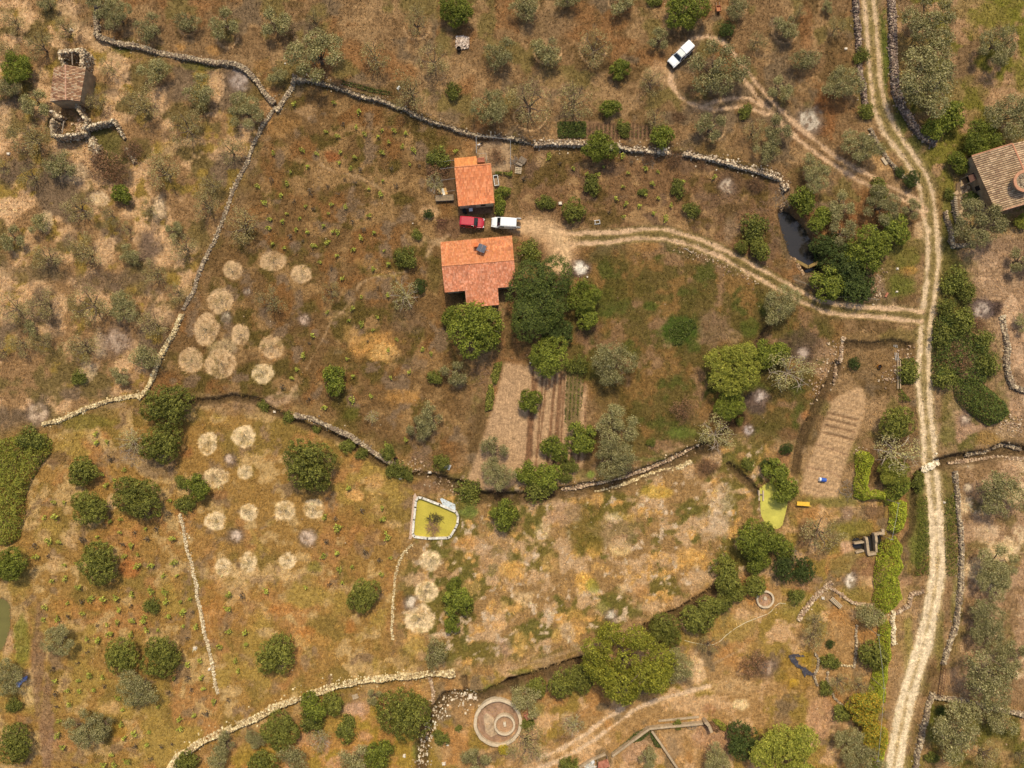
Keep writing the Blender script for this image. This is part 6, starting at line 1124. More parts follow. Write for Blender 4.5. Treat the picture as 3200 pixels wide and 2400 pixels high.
for p in (pp[0], pp[3]): B = MB(); B.tube((p.x, p.y, -.1), (p.x, p.y, 2.2), .06); B.build('post', WOOD, pr)
fl = thing('terrace_fence', 'white picket fence along the paved terrace edge', 'fence', (0, 0, 0)); fp = bh([(110, 960), (120, 1080), (140, 1180), (175, 1280)], 0)
for a, b in zip(fp[:-1], fp[1:]):
    n_ = int((b - a).length / .28)
    for i in range(n_):
        p = a.lerp(b, i / n_); B = MB(); B.box((p.x, p.y, .45), (.55, .09, 1.0), .1); B.build('picket', mat('limewash', (196, 176, 146), namp=.15), fl)
    B = MB(); B.bar((a.x, a.y, .7), (b.x, b.y, .7), .06); B.build('rail', MATS['limewash'], fl)

# ---- the ruin
ru = lambda pts, z: [W(*p, z) for p in zz(130, 130, 4.254, pts)]
ruin = thing('stone_ruin', 'old stone hut with brown gabled tile roof and broken walls', 'ruin')
RZ, RE = 3.7, 2.9
r0, r1 = ru([(322, 310), (325, 775)], RZ); e0, e1 = ru([(590, 352), (512, 800)], RE); w0, w1 = ru([(172, 352), (118, 800)], RE)
rr_ = slab(ruin, 'roof', (r0, r1, e1, e0), .12, MATS['roof_timber']); slab(ruin, 'roof_deck', (r0, r1, w1, w0), .12, MATS['roof_timber'])
RUT = ((200, 158, 118), (182, 138, 102), (212, 174, 134), (168, 124, 92), (218, 188, 150))
R = Roof(rr_, 'canal', RUT, 21, 150); R.lay(r0, r1, e1, e0, 23, 6, jit=.02); R.finish()
R = Roof(rr_, 'canal', RUT, 22, 150); R.lay(r0, r1, w1, w0, 23, 6, jit=.02); R.finish()
ridge_row(rr_, r0 + up, r1 + up, TILE, .42, .14, rcol=(196, 148, 118))
cen = (e0 + e1 + w0 + w1) / 4; q = [inset(p, cen, .92) for p in (w0, e0, e1, w1)]
for a, b in ((0, 1), (1, 2), (2, 3), (3, 0)): wallquad(ruin, 'wall', q[a], q[b], -.3, RE - .08, .5, OLDPL)
for a, b, r_ in ((q[0], q[1], r0), (q[3], q[2], r1)):
    k = inset(r_, cen, .93); B = MB(); n_ = (b - a).cross(Vector((0, 0, 1))).normalized() * .22; vs = [Vector((a.x, a.y, RE - .1)), Vector((b.x, b.y, RE - .1)), Vector((k.x, k.y, RZ - .2))]
    B._add([v + n_ for v in vs] + [v - n_ for v in vs], [(0, 1, 2), (5, 4, 3), (0, 3, 4, 1), (1, 4, 5, 2), (2, 5, 3, 0)]); B.build('gable', OLDPL, ruin)
def rwall(pts, z, label, w=.5, h=None, tops=None, seed=1):
    P = [(W(*p, z).x / PX + 1600, 1200 - W(*p, z).y / PX) for p in zz(130, 130, 4.254, pts)]
    return stone_wall(P, label, w, h or z, group='broken walls of the ruin', pal=STP, bright=1.2, seed=seed, tops=tops, name='ruin_wall')
rwall([(225, 135), (380, 120), (535, 100)], 2.4, 'top wall of the roofless room behind the ruin', .55, seed=61)
rwall([(540, 110), (535, 200), (530, 310)], 2.6, 'right wall of the roofless room behind the ruin', .6, seed=62)
rwall([(225, 150), (250, 230), (290, 300)], .8, 'collapsed left wall of the roofless room behind the ruin', .5, seed=63)
rwall([(490, 815), (480, 880), (530, 970), (575, 1030), (585, 1090), (550, 1140)], 1.8, 'curved right wall of the ruin courtyard', .3, seed=64)
rwall([(130, 1240), (280, 1245), (400, 1225), (530, 1185)], 2.2, 'lower wall of the ruin courtyard', .4, tops=[2.2, 2.2, 2.0, 1.6], seed=65)
rwall([(135, 1230), (132, 1140), (145, 1050)], 1.9, 'left wall of the ruin courtyard', .45, seed=66)
rwall([(130, 940), (180, 975), (260, 1010)], 1.2, 'stub wall with a white stone left of the ruin courtyard', .55, tops=[.9, 1.2, 1.5], seed=67)
rwall([(600, 1140), (700, 1110), (820, 1075), (930, 1045)], 1.6, 'top wall of the grassy ruin enclosure', .35, seed=68)
rwall([(940, 1040), (980, 1110), (1010, 1180), (1050, 1250)], 1.4, 'right wall of the grassy ruin enclosure', .35, tops=[1.5, 1.2, .8, .4], seed=69)
rwall([(640, 1280), (690, 1370), (740, 1430), (700, 1490), (640, 1550)], 1.2, 'tumbled wall stump below the ruin', .8, tops=[.6, 1.4, 1.5, 1.0, .4], seed=70)
rwall([(1130, 1430), (1190, 1520), (1230, 1600)], .5, 'low stone heap line right of the ruin enclosure', .6, seed=71)
for a, b, lab in (((405, 165), (412, 310), 'bare roof beam across the roofless room of the ruin'), ((295, 1060), (275, 1215), 'wooden beam leaning in the ruin courtyard')):
    A_, B_ = ru([a, b], 2.2); B = MB(); B.bar((0, 0, 0), B_ - A_, .14); setp(B.build('roof_beam', WOOD, None, A_), lab, 'beam')

# ------------------------------------------------------------------ vehicles
def car(name, label, loc, rz, L, Wd, secs, paint, kind):
    """lofted body: secs = (x, half width, floor z, belt z, roof z, roof half width)"""
    t = thing(name, label, 'car' if kind != 'van' else 'van', loc, rz)
    B = MB(); ring = []
    for (x, hw, zf, zb, zr, rw_) in secs:
        p = [(x, -hw * .93, zf), (x, -hw, zf + .12), (x, -hw, zb - .05), (x, -hw * .965, zb), (x, -(rw_ + .03), zr - .07), (x, -rw_ * .86, zr), (x, rw_ * .86, zr), (x, rw_ + .03, zr - .07), (x, hw * .965, zb), (x, hw, zb - .05), (x, hw, zf + .12), (x, hw * .93, zf)]
        ring.append(p)
    n = 12; vs = [v for r in ring for v in r]; fs = []
    for k in range(len(ring) - 1):
        for i in range(n): fs.append((k * n + i, k * n + (i + 1) % n, (k + 1) * n + (i + 1) % n, (k + 1) * n + i))
    fs += [tuple(range(n - 1, -1, -1)), tuple((len(ring) - 1) * n + i for i in range(n))]
    B._add(vs, [f[::-1] for f in fs]); body = B.build('body', paint, t)
    S = {i: s for i, s in enumerate(secs)}
    def panel(nm, pts, m=GLASS, par=t):
        b = MB(); b.poly(pts); b.poly(pts[::-1]); return b.build(nm, m, par)
    return t, body, panel
def wheel(t, x, y, r=.31, w=.2):
    B = MB(); B.tube((x, y - w / 2, r), (x, y + w / 2, r), r, r, 18); wh = B.build('wheel', BLACKP, t)
    B = MB(); s = 1 if y > 0 else -1; B.tube((x, y + s * (w / 2 - .02), r), (x, y + s * (w / 2 + .012), r), r * .62, r * .58, 14); B.build('rim', FRM, wh)
def glassquad(name, t, a, b, c, d, off, m=GLASS):
    P = [Vector(p) for p in (a, b, c, d)]; nr = (P[1] - P[0]).cross(P[3] - P[0]).normalized(); ctr = sum(P, Vector()) / 4
    if nr.z < -.05 or (abs(nr.z) < .3 and nr.dot(ctr - Vector((0, 0, .8))) < 0): nr = -nr
    P = [p + nr * off for p in P]; Q = [p - nr * (off + .02) for p in P]
    B = MB(); B._add(P + Q, [(0, 1, 2, 3), (7, 6, 5, 4), (0, 4, 5, 1), (1, 5, 6, 2), (2, 6, 7, 3), (3, 7, 4, 0)]); return B.build(name, m, t)
def dress(t, L, hw, wf, wr, lampz=.68, hwf=None):
    for x in (wf, wr):
        for y in (-hw + .08, hw - .08): wheel(t, x, y)
    for s in (-1, 1):
        B = MB(); B.box((L / 2 - .16, s * hw * .68, lampz), (.3, .34, .16), s * -.35); B.build('headlight', mat('lamp_glass', (226, 226, 222), rough=.15, namp=.03), t)
        B = MB(); B.box((-L / 2 + .03, s * hw * .86, lampz + .25), (.08, .14, .4)); B.build('tail_light', mat('red_lens', (150, 30, 28), rough=.3, namp=.05), t)
        B = MB(); B.box((wf - .42, s * (hw + .11), .98), (.12, .2, .14)); B.build('mirror', BLACKP, t)
    B = MB(); B.box((L / 2 - .04, 0, .36), (.14, hw * 1.7, .22)); B.build('front_bumper', mat('grey_plastic', (74, 72, 70), rough=.7, namp=.08), t)
    B = MB(); B.box((-L / 2 + .02, 0, .4), (.12, hw * 1.7, .22)); B.build('rear_bumper', MATS['grey_plastic'], t)
RED = mat('red_car_paint', (186, 42, 56), rough=.35, nscale=2, namp=.05, coat=.5); WHP = mat('white_car_paint', (238, 238, 234), rough=.35, nscale=2, namp=.03, coat=.5); CREAM = mat('cream_roof_paint', (226, 224, 208), rough=.4, nscale=2, namp=.05, coat=.3)
# red estate car, nose to the right
L, hw = 4.1, .88
secs = [(-2.05, .80, .45, .95, 1.02, .72), (-2.0, .84, .32, 1.0, 1.55, .66), (-1.7, .87, .28, 1.0, 1.72, .70), (-.4, .88, .26, 1.0, 1.74, .72), (.35, .88, .26, 1.0, 1.68, .69), (1.02, .88, .26, 1.0, 1.05, .74), (1.6, .84, .28, .93, .97, .66), (1.92, .72, .32, .78, .84, .5), (2.05, .58, .4, .6, .66, .4)]
c_ = hz([(577, 222)], .9)[0]; z_ = float(gz(c_.x, c_.y))
t, body, panel = car('red_car', 'red family car parked nose right between shed and house', (c_.x, c_.y, z_), math.radians(-4.5), L, hw, secs, RED, 'car')
glassquad('windshield', t, (.40, -.62, 1.66), (.99, -.70, 1.09), (.99, .70, 1.09), (.40, .62, 1.66), .012)
glassquad('rear_window', t, (-2.04, -.58, 1.08), (-2.01, -.56, 1.5), (-2.01, .56, 1.5), (-2.04, .58, 1.08), .02)
for s in (-1, 1):
    for x0_, x1_ in ((-1.75, -1.0), (-.92, -.22), (-.14, .45)):
        glassquad('side_window', t, (x0_, s * .845, 1.05), (x1_ + (.22 if x1_ > .3 else 0), s * .845, 1.05), (x1_ - (.1 if x1_ > .3 else 0), s * .755, 1.56), (x0_, s * .755, 1.58), .015)
dress(t, L, hw, 1.25, -1.3)
# white van, nose to the left, rear doors open
L, hw = 4.2, .88
secs = [(-2.1, .82, .42, 1.0, 1.70, .66), (-2.04, .85, .3, 1.02, 1.78, .69), (-1.0, .88, .27, 1.02, 1.82, .72), (.15, .88, .26, 1.02, 1.80, .72), (.55, .88, .26, 1.02, 1.72, .70), (1.15, .88, .26, 1.02, 1.08, .75), (1.65, .85, .28, .96, 1.0, .68), (1.98, .74, .32, .8, .86, .54), (2.1, .6, .4, .62, .68, .44)]
c_ = hz([(1080, 232)], .9)[0]; z_ = float(gz(c_.x, c_.y))
t, body, panel = car('white_van', 'white van with its two rear doors open beside the red car', (c_.x, c_.y, z_), math.radians(176.5), L, hw, secs, WHP, 'van')
glassquad('windshield', t, (.60, -.63, 1.70), (1.12, -.71, 1.12), (1.12, .71, 1.12), (.60, .63, 1.70), .012)
for s in (-1, 1):
    glassquad('side_window', t, (-.1, s * .85, 1.07), (.85, s * .85, 1.07), (.5, s * .765, 1.6), (-.1, s * .765, 1.62), .015)
    B = MB(); B.box((-2.45, s * .74, 1.05), (.72, .07, 1.35)); dr = B.build('rear_door', WHP, t)
    B = MB(); B.box((-2.45, s * .785, 1.4), (.5, .02, .42)); B.build('window', GLASS, dr)
for x in (-1.5, -1.0, -.5, 0.0): B = MB(); B.bar((x, -.66, 1.86), (x, .66, 1.86), .05); B.build('roof_bar', FRM, t)
B = MB(); B.box((-2.11, 0, 1.05), (.03, 1.3, 1.2)); B.build('load_bay_shade', DARK, t)  # dark sheet painted as the shade within the open bay
dress(t, L, hw, 1.3, -1.3)
# white pickup with hard top on the loop track
L, hw = 4.7, .86
secs = [(-2.35, .80, .55, 1.0, 1.72, .66), (-2.28, .84, .42, 1.02, 1.80, .70), (-.35, .85, .4, 1.02, 1.84, .72), (-.28, .85, .4, 1.02, 1.70, .64), (.1, .85, .4, 1.02, 1.70, .64), (.62, .85, .4, 1.02, 1.66, .62), (1.12, .86, .4, 1.04, 1.10, .72), (2.0, .84, .42, 1.0, 1.03, .70), (2.3, .80, .45, .92, .96, .64), (2.35, .74, .5, .7, .74, .6)]
a_, b_ = [W(*p, 1.0) for p in zz(2060, 110, 13.83, [(500, 1250), (1365, 430)])]
c_ = (a_ + b_) / 2; z_ = float(gz(c_.x, c_.y)); ang = math.atan2(a_.y - b_.y, a_.x - b_.x)
t, body, panel = car('white_pickup', 'white pickup with a hard top parked on the looping track', (c_.x, c_.y, z_), ang, L, hw, secs, WHP, 'car')
glassquad('windshield', t, (.66, -.56, 1.64), (1.1, -.69, 1.13), (1.1, .69, 1.13), (.66, .56, 1.64), .012)
B = MB(); B.box((.18, 0, 1.715), (.8, 1.1, .03)); B.build('cab_roof', CREAM, t)
for s in (-1, 1):
    glassquad('side_window', t, (-.05, s * .835, 1.08), (.95, s * .84, 1.08), (.6, s * .69, 1.54), (-.05, s * .70, 1.56), .015)
    for x0_, x1_ in ((-2.15, -1.35), (-1.28, -.5)): glassquad('side_window', t, (x0_, s * .825, 1.1), (x1_, s * .825, 1.1), (x1_, s * .765, 1.58), (x0_, s * .765, 1.58), .015)
B = MB(); B.box((2.36, 0, .72), (.06, 1.3, .3)); B.build('grille', BLACKP, t)
dress(t, L, hw, 1.5, -1.45, .8)

# ------------------------------------------------------------------ pool, wells, tanks, garden walls
def place(name, label, cat, px, py, rz=0.0, z=0.0, group=None):
    p = G(px, py); return thing(name, label, cat, (p.x, p.y, p.z + z), rz, group)
WHP2 = mat('flaking_whitewash', (212, 202, 184), rough=.9, nscale=4, namp=.38, noise2=.3, n2scale=1.6)
pool = thing('algae_pool', 'five-sided irrigation pool with flaking white rim full of algae', 'pool', (0, 0, 0))
pw = [Vector((W(x, y).x, W(x, y).y, 0)) for x, y in POOL]; n = len(pw); pcn = sum(pw, Vector()) / n
for i in range(n):
    a, b = pw[i], pw[(i + 1) % n]; B = MB(); d = (b - a).normalized(); mid = (a + b) / 2; out = (mid - pcn); out = (out - d * out.dot(d)).normalized()
    B.bar(a + out * .12 - d * .1 + Vector((0, 0, -.35)), b + out * .12 + d * .1 + Vector((0, 0, -.35)), .36, 1.1); B.build('rim', WHP2, pool)
lw = [W(*p) for p in zz(1260, 1520, 9.218, [(345, 180), (400, 300), (300, 1400), (230, 1515), (165, 1510), (300, 260)])]
B = MB(); B.prism([(p.x, p.y) for p in lw][::-1], -.3, .17); B.build('coping', mat('pink_mortar', (196, 164, 136), nscale=4, namp=.25), pool)
lw = [W(*p) for p in zz(1260, 1520, 9.218, [(1060, 360), (1110, 330), (1500, 520), (1510, 700), (1440, 690), (1150, 540)])]
B = MB(); B.prism([(p.x, p.y) for p in lw], -.2, .12); setp(B.build('washing_slab', mat('chalky_slab', (200, 206, 204), nscale=6, namp=.3)), 'chalky white washing slab on the upper edge of the pool', 'slab')
def sticks(name, label, px, py, r, nst, m, seed, cat='brush pile', h=.5, ry=None, z=None):
    rng = np.random.default_rng(seed); t = place(name, label, cat, px, py)
    if z is not None: t.location.z = z
    B = MB(); ry = ry or r
    for i in range(nst):
        a = rng.uniform(0, 6.28); q = math.sqrt(rng.random()); c = Vector((r * q * math.cos(a), ry * q * math.sin(a), rng.uniform(.02, h) * (1 - .6 * q)))
        d = Vector((rng.normal(), rng.normal(), rng.normal() * .25)).normalized() * rng.uniform(.3, .8) * min(r, 1.2)
        B.tube(c - d, c + d, rng.uniform(.015, .035), .008, 4, False)
    setp(B.build('branches', m, t), kind='stuff'); return t
DRYW = mat('dry_brushwood', (164, 128, 96), rough=.95, nscale=3, namp=.35); GREYW = mat('grey_brushwood', (150, 136, 120), rough=.95, nscale=3, namp=.3)
sticks('brush_pile', 'heap of cut brown palm brush floating in the algae pool', *zz(1260, 1520, 9.218, [(850, 1230)])[0], 1.0, 130, DRYW, 1, h=.6, ry=1.5, z=-.35)
sticks('brush_pile', 'dark wet brush beside the brown brush in the pool', *zz(1260, 1520, 9.218, [(900, 950)])[0], 1.3, 110, mat('wet_brushwood', (88, 80, 50), nscale=3, namp=.4), 2, h=.4, ry=.7, z=-.36)
for k, (c, r, x, y, rr, lab) in enumerate([(1, 2, 1450, 650, 90, 'pile of grey pruned branches left of the small tree above the pool'), (3, 2, 690, 910, 70, 'white dry sticks leaning on the ivy enclosure'), (1, 1, 1930, 1580, 70, 'cut twigs at the left edge of the garden path'), (2, 0, 1180, 1360, 55, 'pale prunings left of the larger heap under the terrace wall'), (2, 0, 1410, 1370, 75, 'larger heap of pale prunings under the terrace wall'), (0, 2, 1150, 600, 90, 'grey twigs strewn under the half dead tree'), (2, 1, 1860, 10, 60, 'white twigs on the ash by the terrace wall'), (3, 1, 130, 60, 70, 'bare fallen branches at the top end of the dark pond'), (2, 1, 2150, 150, 70, 'bare twig heap above the dark pond track'), (3, 2, 180, 1500, 80, 'grey brush among the dark shrubs below the duckweed pond'), (2, 3, 480, 1310, 90, 'brown bean poles beside the dry yellow bush'), (1, 0, 1550, 1560, 60, 'grey twigs beside the shed pen'), (0, 0, 1150, 1320, 80, 'grey dead brush right of the ruin enclosure')]):
    sticks('brush_pile', lab, *tile(c, r, x, y), rr / 2.765 * PX * 1.2, 60, GREYW if k % 2 else DRYW, 10 + k, h=.35)
# round basin of the water wheel
nc_ = zz(1480, 2150, 4.533, [(345, 465)])[0]; nq = place('round_stone_basin', 'large round stone basin with an inner ring and central pier', 'basin', *nc_); nq.location.z = 0
LIME = mat('lime_mortar', (200, 178, 146), rough=.95, nscale=3, namp=.22, noise2=.15, n2scale=.8, bump=.3)
B = MB(); B.ring((0, 0, 0), 4.05, 3.55, -.3, .75, 64, .01); B.build('outer_wall', LIME, nq)
B = MB(); B.tube((0, 0, -.2), (0, 0, .12), 3.56, 3.56, 48); B.build('floor', mat('basin_floor', (158, 124, 96), nscale=2, namp=.35, noise2=.3, n2scale=.6), nq)
ic = Vector(((440 - 345) / 4.533 * PX, -(488 - 465) / 4.533 * PX, 0))
B = MB(); B.ring(ic, 1.78, 1.45, -.2, .95, 48, .008); B.build('inner_ring', LIME, nq)
B = MB(); B.tube(ic + Vector((0, 0, .1)), ic + Vector((0, 0, .3)), 1.46, 1.46, 36); B.build('inner_floor', mat('inner_floor', (172, 136, 102), nscale=3, namp=.3), nq)
B = MB(); B.box(ic + Vector((.05, -.05, .5)), (.5, .8, .5), .1, taper=.8); B.build('pier', LIME, nq)
B = MB(); B.box(ic + Vector((0, .2, .8)), (.42, .4, .14), .1); B.build('pier_cap', mat('pale_cap', (214, 196, 166), namp=.1), nq)
for pts, z in (([(140, 400), (180, 345), (290, 420), (300, 540), (350, 640), (250, 690), (170, 620)], .16),):
    B = MB(); B.prism([((x - 345) / 4.533 * PX, -(y - 465) / 4.533 * PX) for x, y in pts][::-1], .1, z); B.build('slab', mat('pale_slab', (184, 156, 122), nscale=3, namp=.35, noise2=.25, n2scale=1.2), nq)
st = place('brick_steps', 'red brick steps beside the round stone basin', 'steps', *zz(1480, 2150, 4.533, [(770, 410)])[0], math.radians(-65))
BRK = mat('red_brick', (186, 116, 88), nscale=5, namp=.2, rnd=.1)
for i in range(6): B = MB(); B.box(((i - 2.5) * .32, 0, .1 + .07 * (5 - i)), (.3, .75, .3 + .14 * (5 - i))); B.build('step', BRK, st)
wl = place('round_well', 'small round stone well below the duckweed pond', 'well', *tile(2, 3, 2180, 195)); B = MB(); B.ring((0, 0, 0), 1.5, 1.2, -.2, .5, 40, .015); B.build('well_wall', LIME, wl)
B = MB(); B.tube((0, 0, -.1), (0, 0, .08), 1.21, 1.21, 30); B.build('well_floor', MATS['basin_floor'], wl); B = MB(); B.tube((.1, .1, .05), (.1, .1, .3), .35, .3, 10); B.build('centre_stone', LIME, wl)
# concrete tanks
tk = thing('concrete_tanks', 'old concrete tanks with dark water beside the ivy hedge', 'tank', (0, 0, 0))
for i, (a, b, w_, h_) in enumerate([((765, 715), (800, 900), .42, .5), ((800, 900), (840, 1210), .42, .45), ((820, 1215), (1050, 1175), .4, .5), ((985, 635), (1205, 590), .42, .6), ((1035, 660), (1060, 860), .4, .55), ((1060, 860), (1080, 1150), .35, .3), ((440, 900), (720, 860), .28, .3), ((480, 1160), (715, 1105), .3, .35), ((1240, 480), (1260, 640), .45, .5)]):
    p, q = [W(*v) for v in zz(2620, 1600, 9.217, [a, b])]; B = MB(); B.bar((p.x, p.y, h_ / 2 - .5 - .003 * i), (q.x, q.y, h_ / 2 - .5 - .003 * i), w_, h_ + 1.0); B.build('tank_wall', CONC, tk)
# plastered garden walls at the bottom
for k, (pts, lab, h_) in enumerate([([(300, 265), (420, 175), (525, 98)], 'left slanting plaster wall of the lower garden plot', 1.1), ([(525, 100), (640, 88), (740, 80), (860, 68)], 'long plaster wall along the top of the right garden plot', .9), ([(545, 118), (600, 195), (650, 270), (710, 357)], 'plaster wall dividing the two lower garden plots', .7), ([(865, 45), (890, 70), (905, 110)], 'thick plaster pier at the right end of the long garden wall', 1.6), ([(590, 62), (700, 52), (840, 38)], 'thin stone kerb just above the long garden wall', .2), ([(85, 350), (170, 300), (260, 262)], 'low wall below the garden track by the white chair', .6)]):
    P = zz(1760, 2220, 1.984, pts); t = thing('garden_wall', lab, 'wall', tuple(W(*P[0])), 0, 'plaster walls of the lower gardens'); o = W(*P[0])
    for a, b in zip(P[:-1], P[1:]):
        a, b = W(*a) - o, W(*b) - o; B = MB(); B.bar((a.x, a.y, h_ / 2 - .1), (b.x, b.y, h_ / 2 - .1), .5 if k == 3 else .34, h_ + .2); B.build('wall_length', CONC, t)
sm_ = place('small_tiled_roof', 'small red tiled lean-to roof at the bottom edge', 'roof', *zz(1760, 2220, 1.984, [(250, 335)])[0]); P = [W(*p, 1.2) - sm_.location for p in zz(1760, 2220, 1.984, [(215, 320), (275, 300), (290, 345), (215, 370)])]
rf = slab(sm_, 'deck', P, .08, MATS['roof_timber']); R = Roof(rf, 'canal', ((190, 120, 92), (206, 140, 110)), 33); R.lay(P[0], P[1], P[2], P[3], 9, 3); R.finish()
for p in P: B = MB(); B.tube((p.x, p.y, -.2), (p.x, p.y, p.z - .08), .07); B.build('post', WOOD, sm_)
def tyre_ring(B, R_, r, n=26, M=None, c=Vector((0, 0, 0))):
    M = M or Matrix.Identity(3)
    for i in range(n):
        a, b = 2 * math.pi * i / n, 2 * math.pi * (i + 1) / n; B.tube(c + M @ Vector((R_ * math.cos(a), R_ * math.sin(a), 0)), c + M @ Vector((R_ * math.cos(b), R_ * math.sin(b), 0)), r, r, 5, False)
ww = place('wagon_wheel', 'old wooden wagon wheel leaning on the long garden wall', 'wheel', *zz(1760, 2220, 1.984, [(795, 92)])[0], z=.45); Mw = Matrix.Rotation(math.radians(28), 3, 'X')
B = MB(); tyre_ring(B, .78, .045, M=Mw); B.build('rim', WOOD, ww)
for i in range(8): B = MB(); a = math.pi * i / 4; B.tube((0, 0, 0), Mw @ Vector((.76 * math.cos(a), .76 * math.sin(a), 0)), .03, n=5); B.build('spoke', WOOD, ww)
B = MB(); B.tube(Mw @ Vector((0, 0, -.1)), Mw @ Vector((0, 0, .1)), .12, n=10); B.build('hub', WOOD, ww)
def chair(px, py, lab, rz):
    t = place('plastic_chair', lab, 'chair', px, py, rz)
    for x in (-.21, .21):
        for y in (-.21, .21): B = MB(); B.tube((x, y, 0), (x, y, .44), .022); B.build('leg', WHITE, t)
        B = MB(); B.bar((x * 1.15, -.22, .62), (x * 1.15, .24, .62), .05); B.build('armrest', WHITE, t)
    B = MB(); B.box((0, 0, .45), (.48, .48, .04)); B.build('seat', WHITE, t); B = MB(); B.box((0, .27, .7), (.48, .05, .5)); B.build('backrest', WHITE, t)
chair(*zz(1760, 2220, 1.984, [(182, 308)])[0], 'white plastic chair by the low wall at the bottom', .5)
sticks('flower_bush', 'white flowering plant beside the plastic chair', *zz(1760, 2220, 1.984, [(163, 342)])[0], .8, 130, mat('white_blossom', (232, 228, 216), namp=.15), 60, 'plant', .6)
# ------------------------------------------------------------------ around the shed
Z1 = lambda x, y: zz(1320, 420, 6.144, [(x, y)])[0]
tb = place('bathtub', 'old white bathtub standing beside the shed', 'bathtub', *Z1(1416, 900), math.radians(9))
B = MB()
for s in (-1, 1): B.box((s * .36, 0, .3), (.07, 1.75, .56)); B.box((0, s * .85, .3), (.66, .07, .56))
B.build('tub', WHITE, tb); B = MB(); B.box((0, 0, .08), (.66, 1.64, .08)); B.build('tub_floor', mat('muddy_tub', (150, 126, 100), namp=.3), tb); B = MB(); B.tube((.3, .6, .5), (.55, .6, .55), .03); B.build('tap_pipe', METAL, tb)
def pallet(px, py, rz, lab, m, w=1.0, l=.9, n=6, tilt=0, z=0):
    t = place('pallet', lab, 'pallet', px, py, rz, z); t.rotation_euler[0] = tilt
    for i in range(n): B = MB(); B.box((0, (i - (n - 1) / 2) * l / n, .13), (w, l / n * .62, .025)); B.build('slat', m, t)
    for x in (-w * .42, 0, w * .42): B = MB(); B.box((x, 0, .06), (.09, l, .1)); B.build('bearer', m, t)
PALW = mat('pale_pallet_wood', (192, 170, 138), nscale=5, namp=.2)
pallet(*Z1(1925, 510), math.radians(-32), 'grey slatted pallet on the scrap heap right of the pen', WOOD, 1.15, 1.0, 7, .2, .35); pallet(*Z1(1840, 695), math.radians(-6), 'pale pallet lying below the scrap heap', PALW, 1.1, 1.1, 4)
B = MB(); B.box((0, 0, .25), (1.1, .4, .06), -.4); setp(B.build('board', WOOD, None, G(*Z1(1860, 580))), 'weathered board between the two pallets', 'board')
sticks('scrap_heap', 'heap of broken timber right of the shed pen', *Z1(1790, 530), .8, 40, GREYW, 71, 'scrap heap', .5)
bs = place('brick_stack', 'rows of red hollow bricks behind the shed ridge', 'brick stack', *Z1(1130, 530), .09)
for i in range(4): B = MB(); B.box((0, (i - 1.5) * .2, .55), (1.22, .13, 1.3)); B.build('brick', BRK, bs)
def fence(pts, zf, h_, lab, m, posts=2.0, rails=(.5, 1.0), wire=.0, name='pen_fence', r=.035):
    P = [G(*p) for p in pts]; t = thing(name, lab, 'fence', tuple(P[0])); o = P[0].copy()
    for a, b in zip(P[:-1], P[1:]):
        n_ = max(1, int((b - a).length / posts))
        for i in range(n_ + 1):
            p = a.lerp(b, i / n_) - o; B = MB(); B.tube((p.x, p.y, p.z - .1), (p.x, p.y, p.z + h_), r, n=6); B.build('post', m, t)
        for f in rails: B = MB(); B.tube(a - o + Vector((0, 0, h_ * f)), b - o + Vector((0, 0, h_ * f)), r * .9, n=5); B.build('rail', m, t)
    return t
fence([Z1(1040, 90), Z1(1690, 160), Z1(1695, 680)], 0, 1.7, 'galvanised fence around the back and right of the animal pen', METAL, rails=(.98,))
fence([Z1(1040, 90), Z1(1045, 410)], 0, 1.7, 'left fence of the animal pen behind the shed', METAL, rails=(.5, .98))
fence([Z1(1070, 420), Z1(1225, 405), Z1(1240, 560)], 0, 1.3, 'inner gate frame of the animal pen', METAL, rails=(.98,), r=.03)
fence([Z1(250, 1170), Z1(240, 960)], 0, 1.2, 'left post rail of the shed side pen', WOOD); 
for k, y in enumerate((575, 710, 925, 1150)):
    a, b = G(*Z1(360, y + 8), 1.6), G(*Z1(640, y - 18), 1.9); B = MB(); B.tube((0, 0, 0), b - a, .02, n=5); o = B.build('wire', METAL, None, a); setp(o, ['topmost', 'second', 'third', 'lowest'][k] + ' wire stretched left from the shed wall', 'wire')
    B = MB(); B.tube((0, 0, -1.7), (0, 0, .05), .04, n=6); setp(B.build('wire_post', WOOD, None, a), ['topmost', 'second', 'third', 'lowest'][k] + ' post holding a wire left of the shed', 'post')
bx_ = place('timber_trough', 'long grey timber trough left of the shed', 'trough', *Z1(430, 1235), math.radians(3))
for p, d in (((0, .42, .3), (3.0, .08, .6)), ((0, -.42, .3), (3.0, .08, .6)), ((-1.46, 0, .3), (.08, .76, .6)), ((1.46, 0, .3), (.08, .76, .6)), ((0, 0, .3), (2.84, .76, .5))): B = MB(); B.box(p, d); B.build('board' if d[2] > .55 else 'fill', WOOD if d[2] > .55 else RUBBLE, bx_)
for k, (x, y, rz, c, lab) in enumerate([(345, 1100, .75, (206, 164, 108), 'left tan cardboard sheet on the shed pen floor'), (405, 1110, .25, (232, 222, 200), 'white cardboard sheet between the two tan ones'), (450, 1100, .3, (204, 160, 100), 'right tan cardboard sheet on the shed pen floor')]):
    B = MB(); B.box((0, 0, .3 + .03 * k), (.42, 1.15, .03), rz); setp(B.build('cardboard_sheet', mat('card%d' % k, c, namp=.08), None, G(*Z1(x, y))), lab, 'cardboard')
tbw = place('white_table', 'small white table below the shed eave', 'table', *Z1(935, 1465), .1)
B = MB(); B.box((0, 0, .7), (.62, .55, .04)); B.build('table_top', WHITE, tbw)
for x in (-.26, .26):
    for y in (-.22, .22): B = MB(); B.tube((x, y, 0), (x, y, .69), .02); B.build('leg', METAL, tbw)
mc = place('motor_tiller', 'dark motor tiller parked below the shed wall', 'tiller', *Z1(810, 1490), .4)
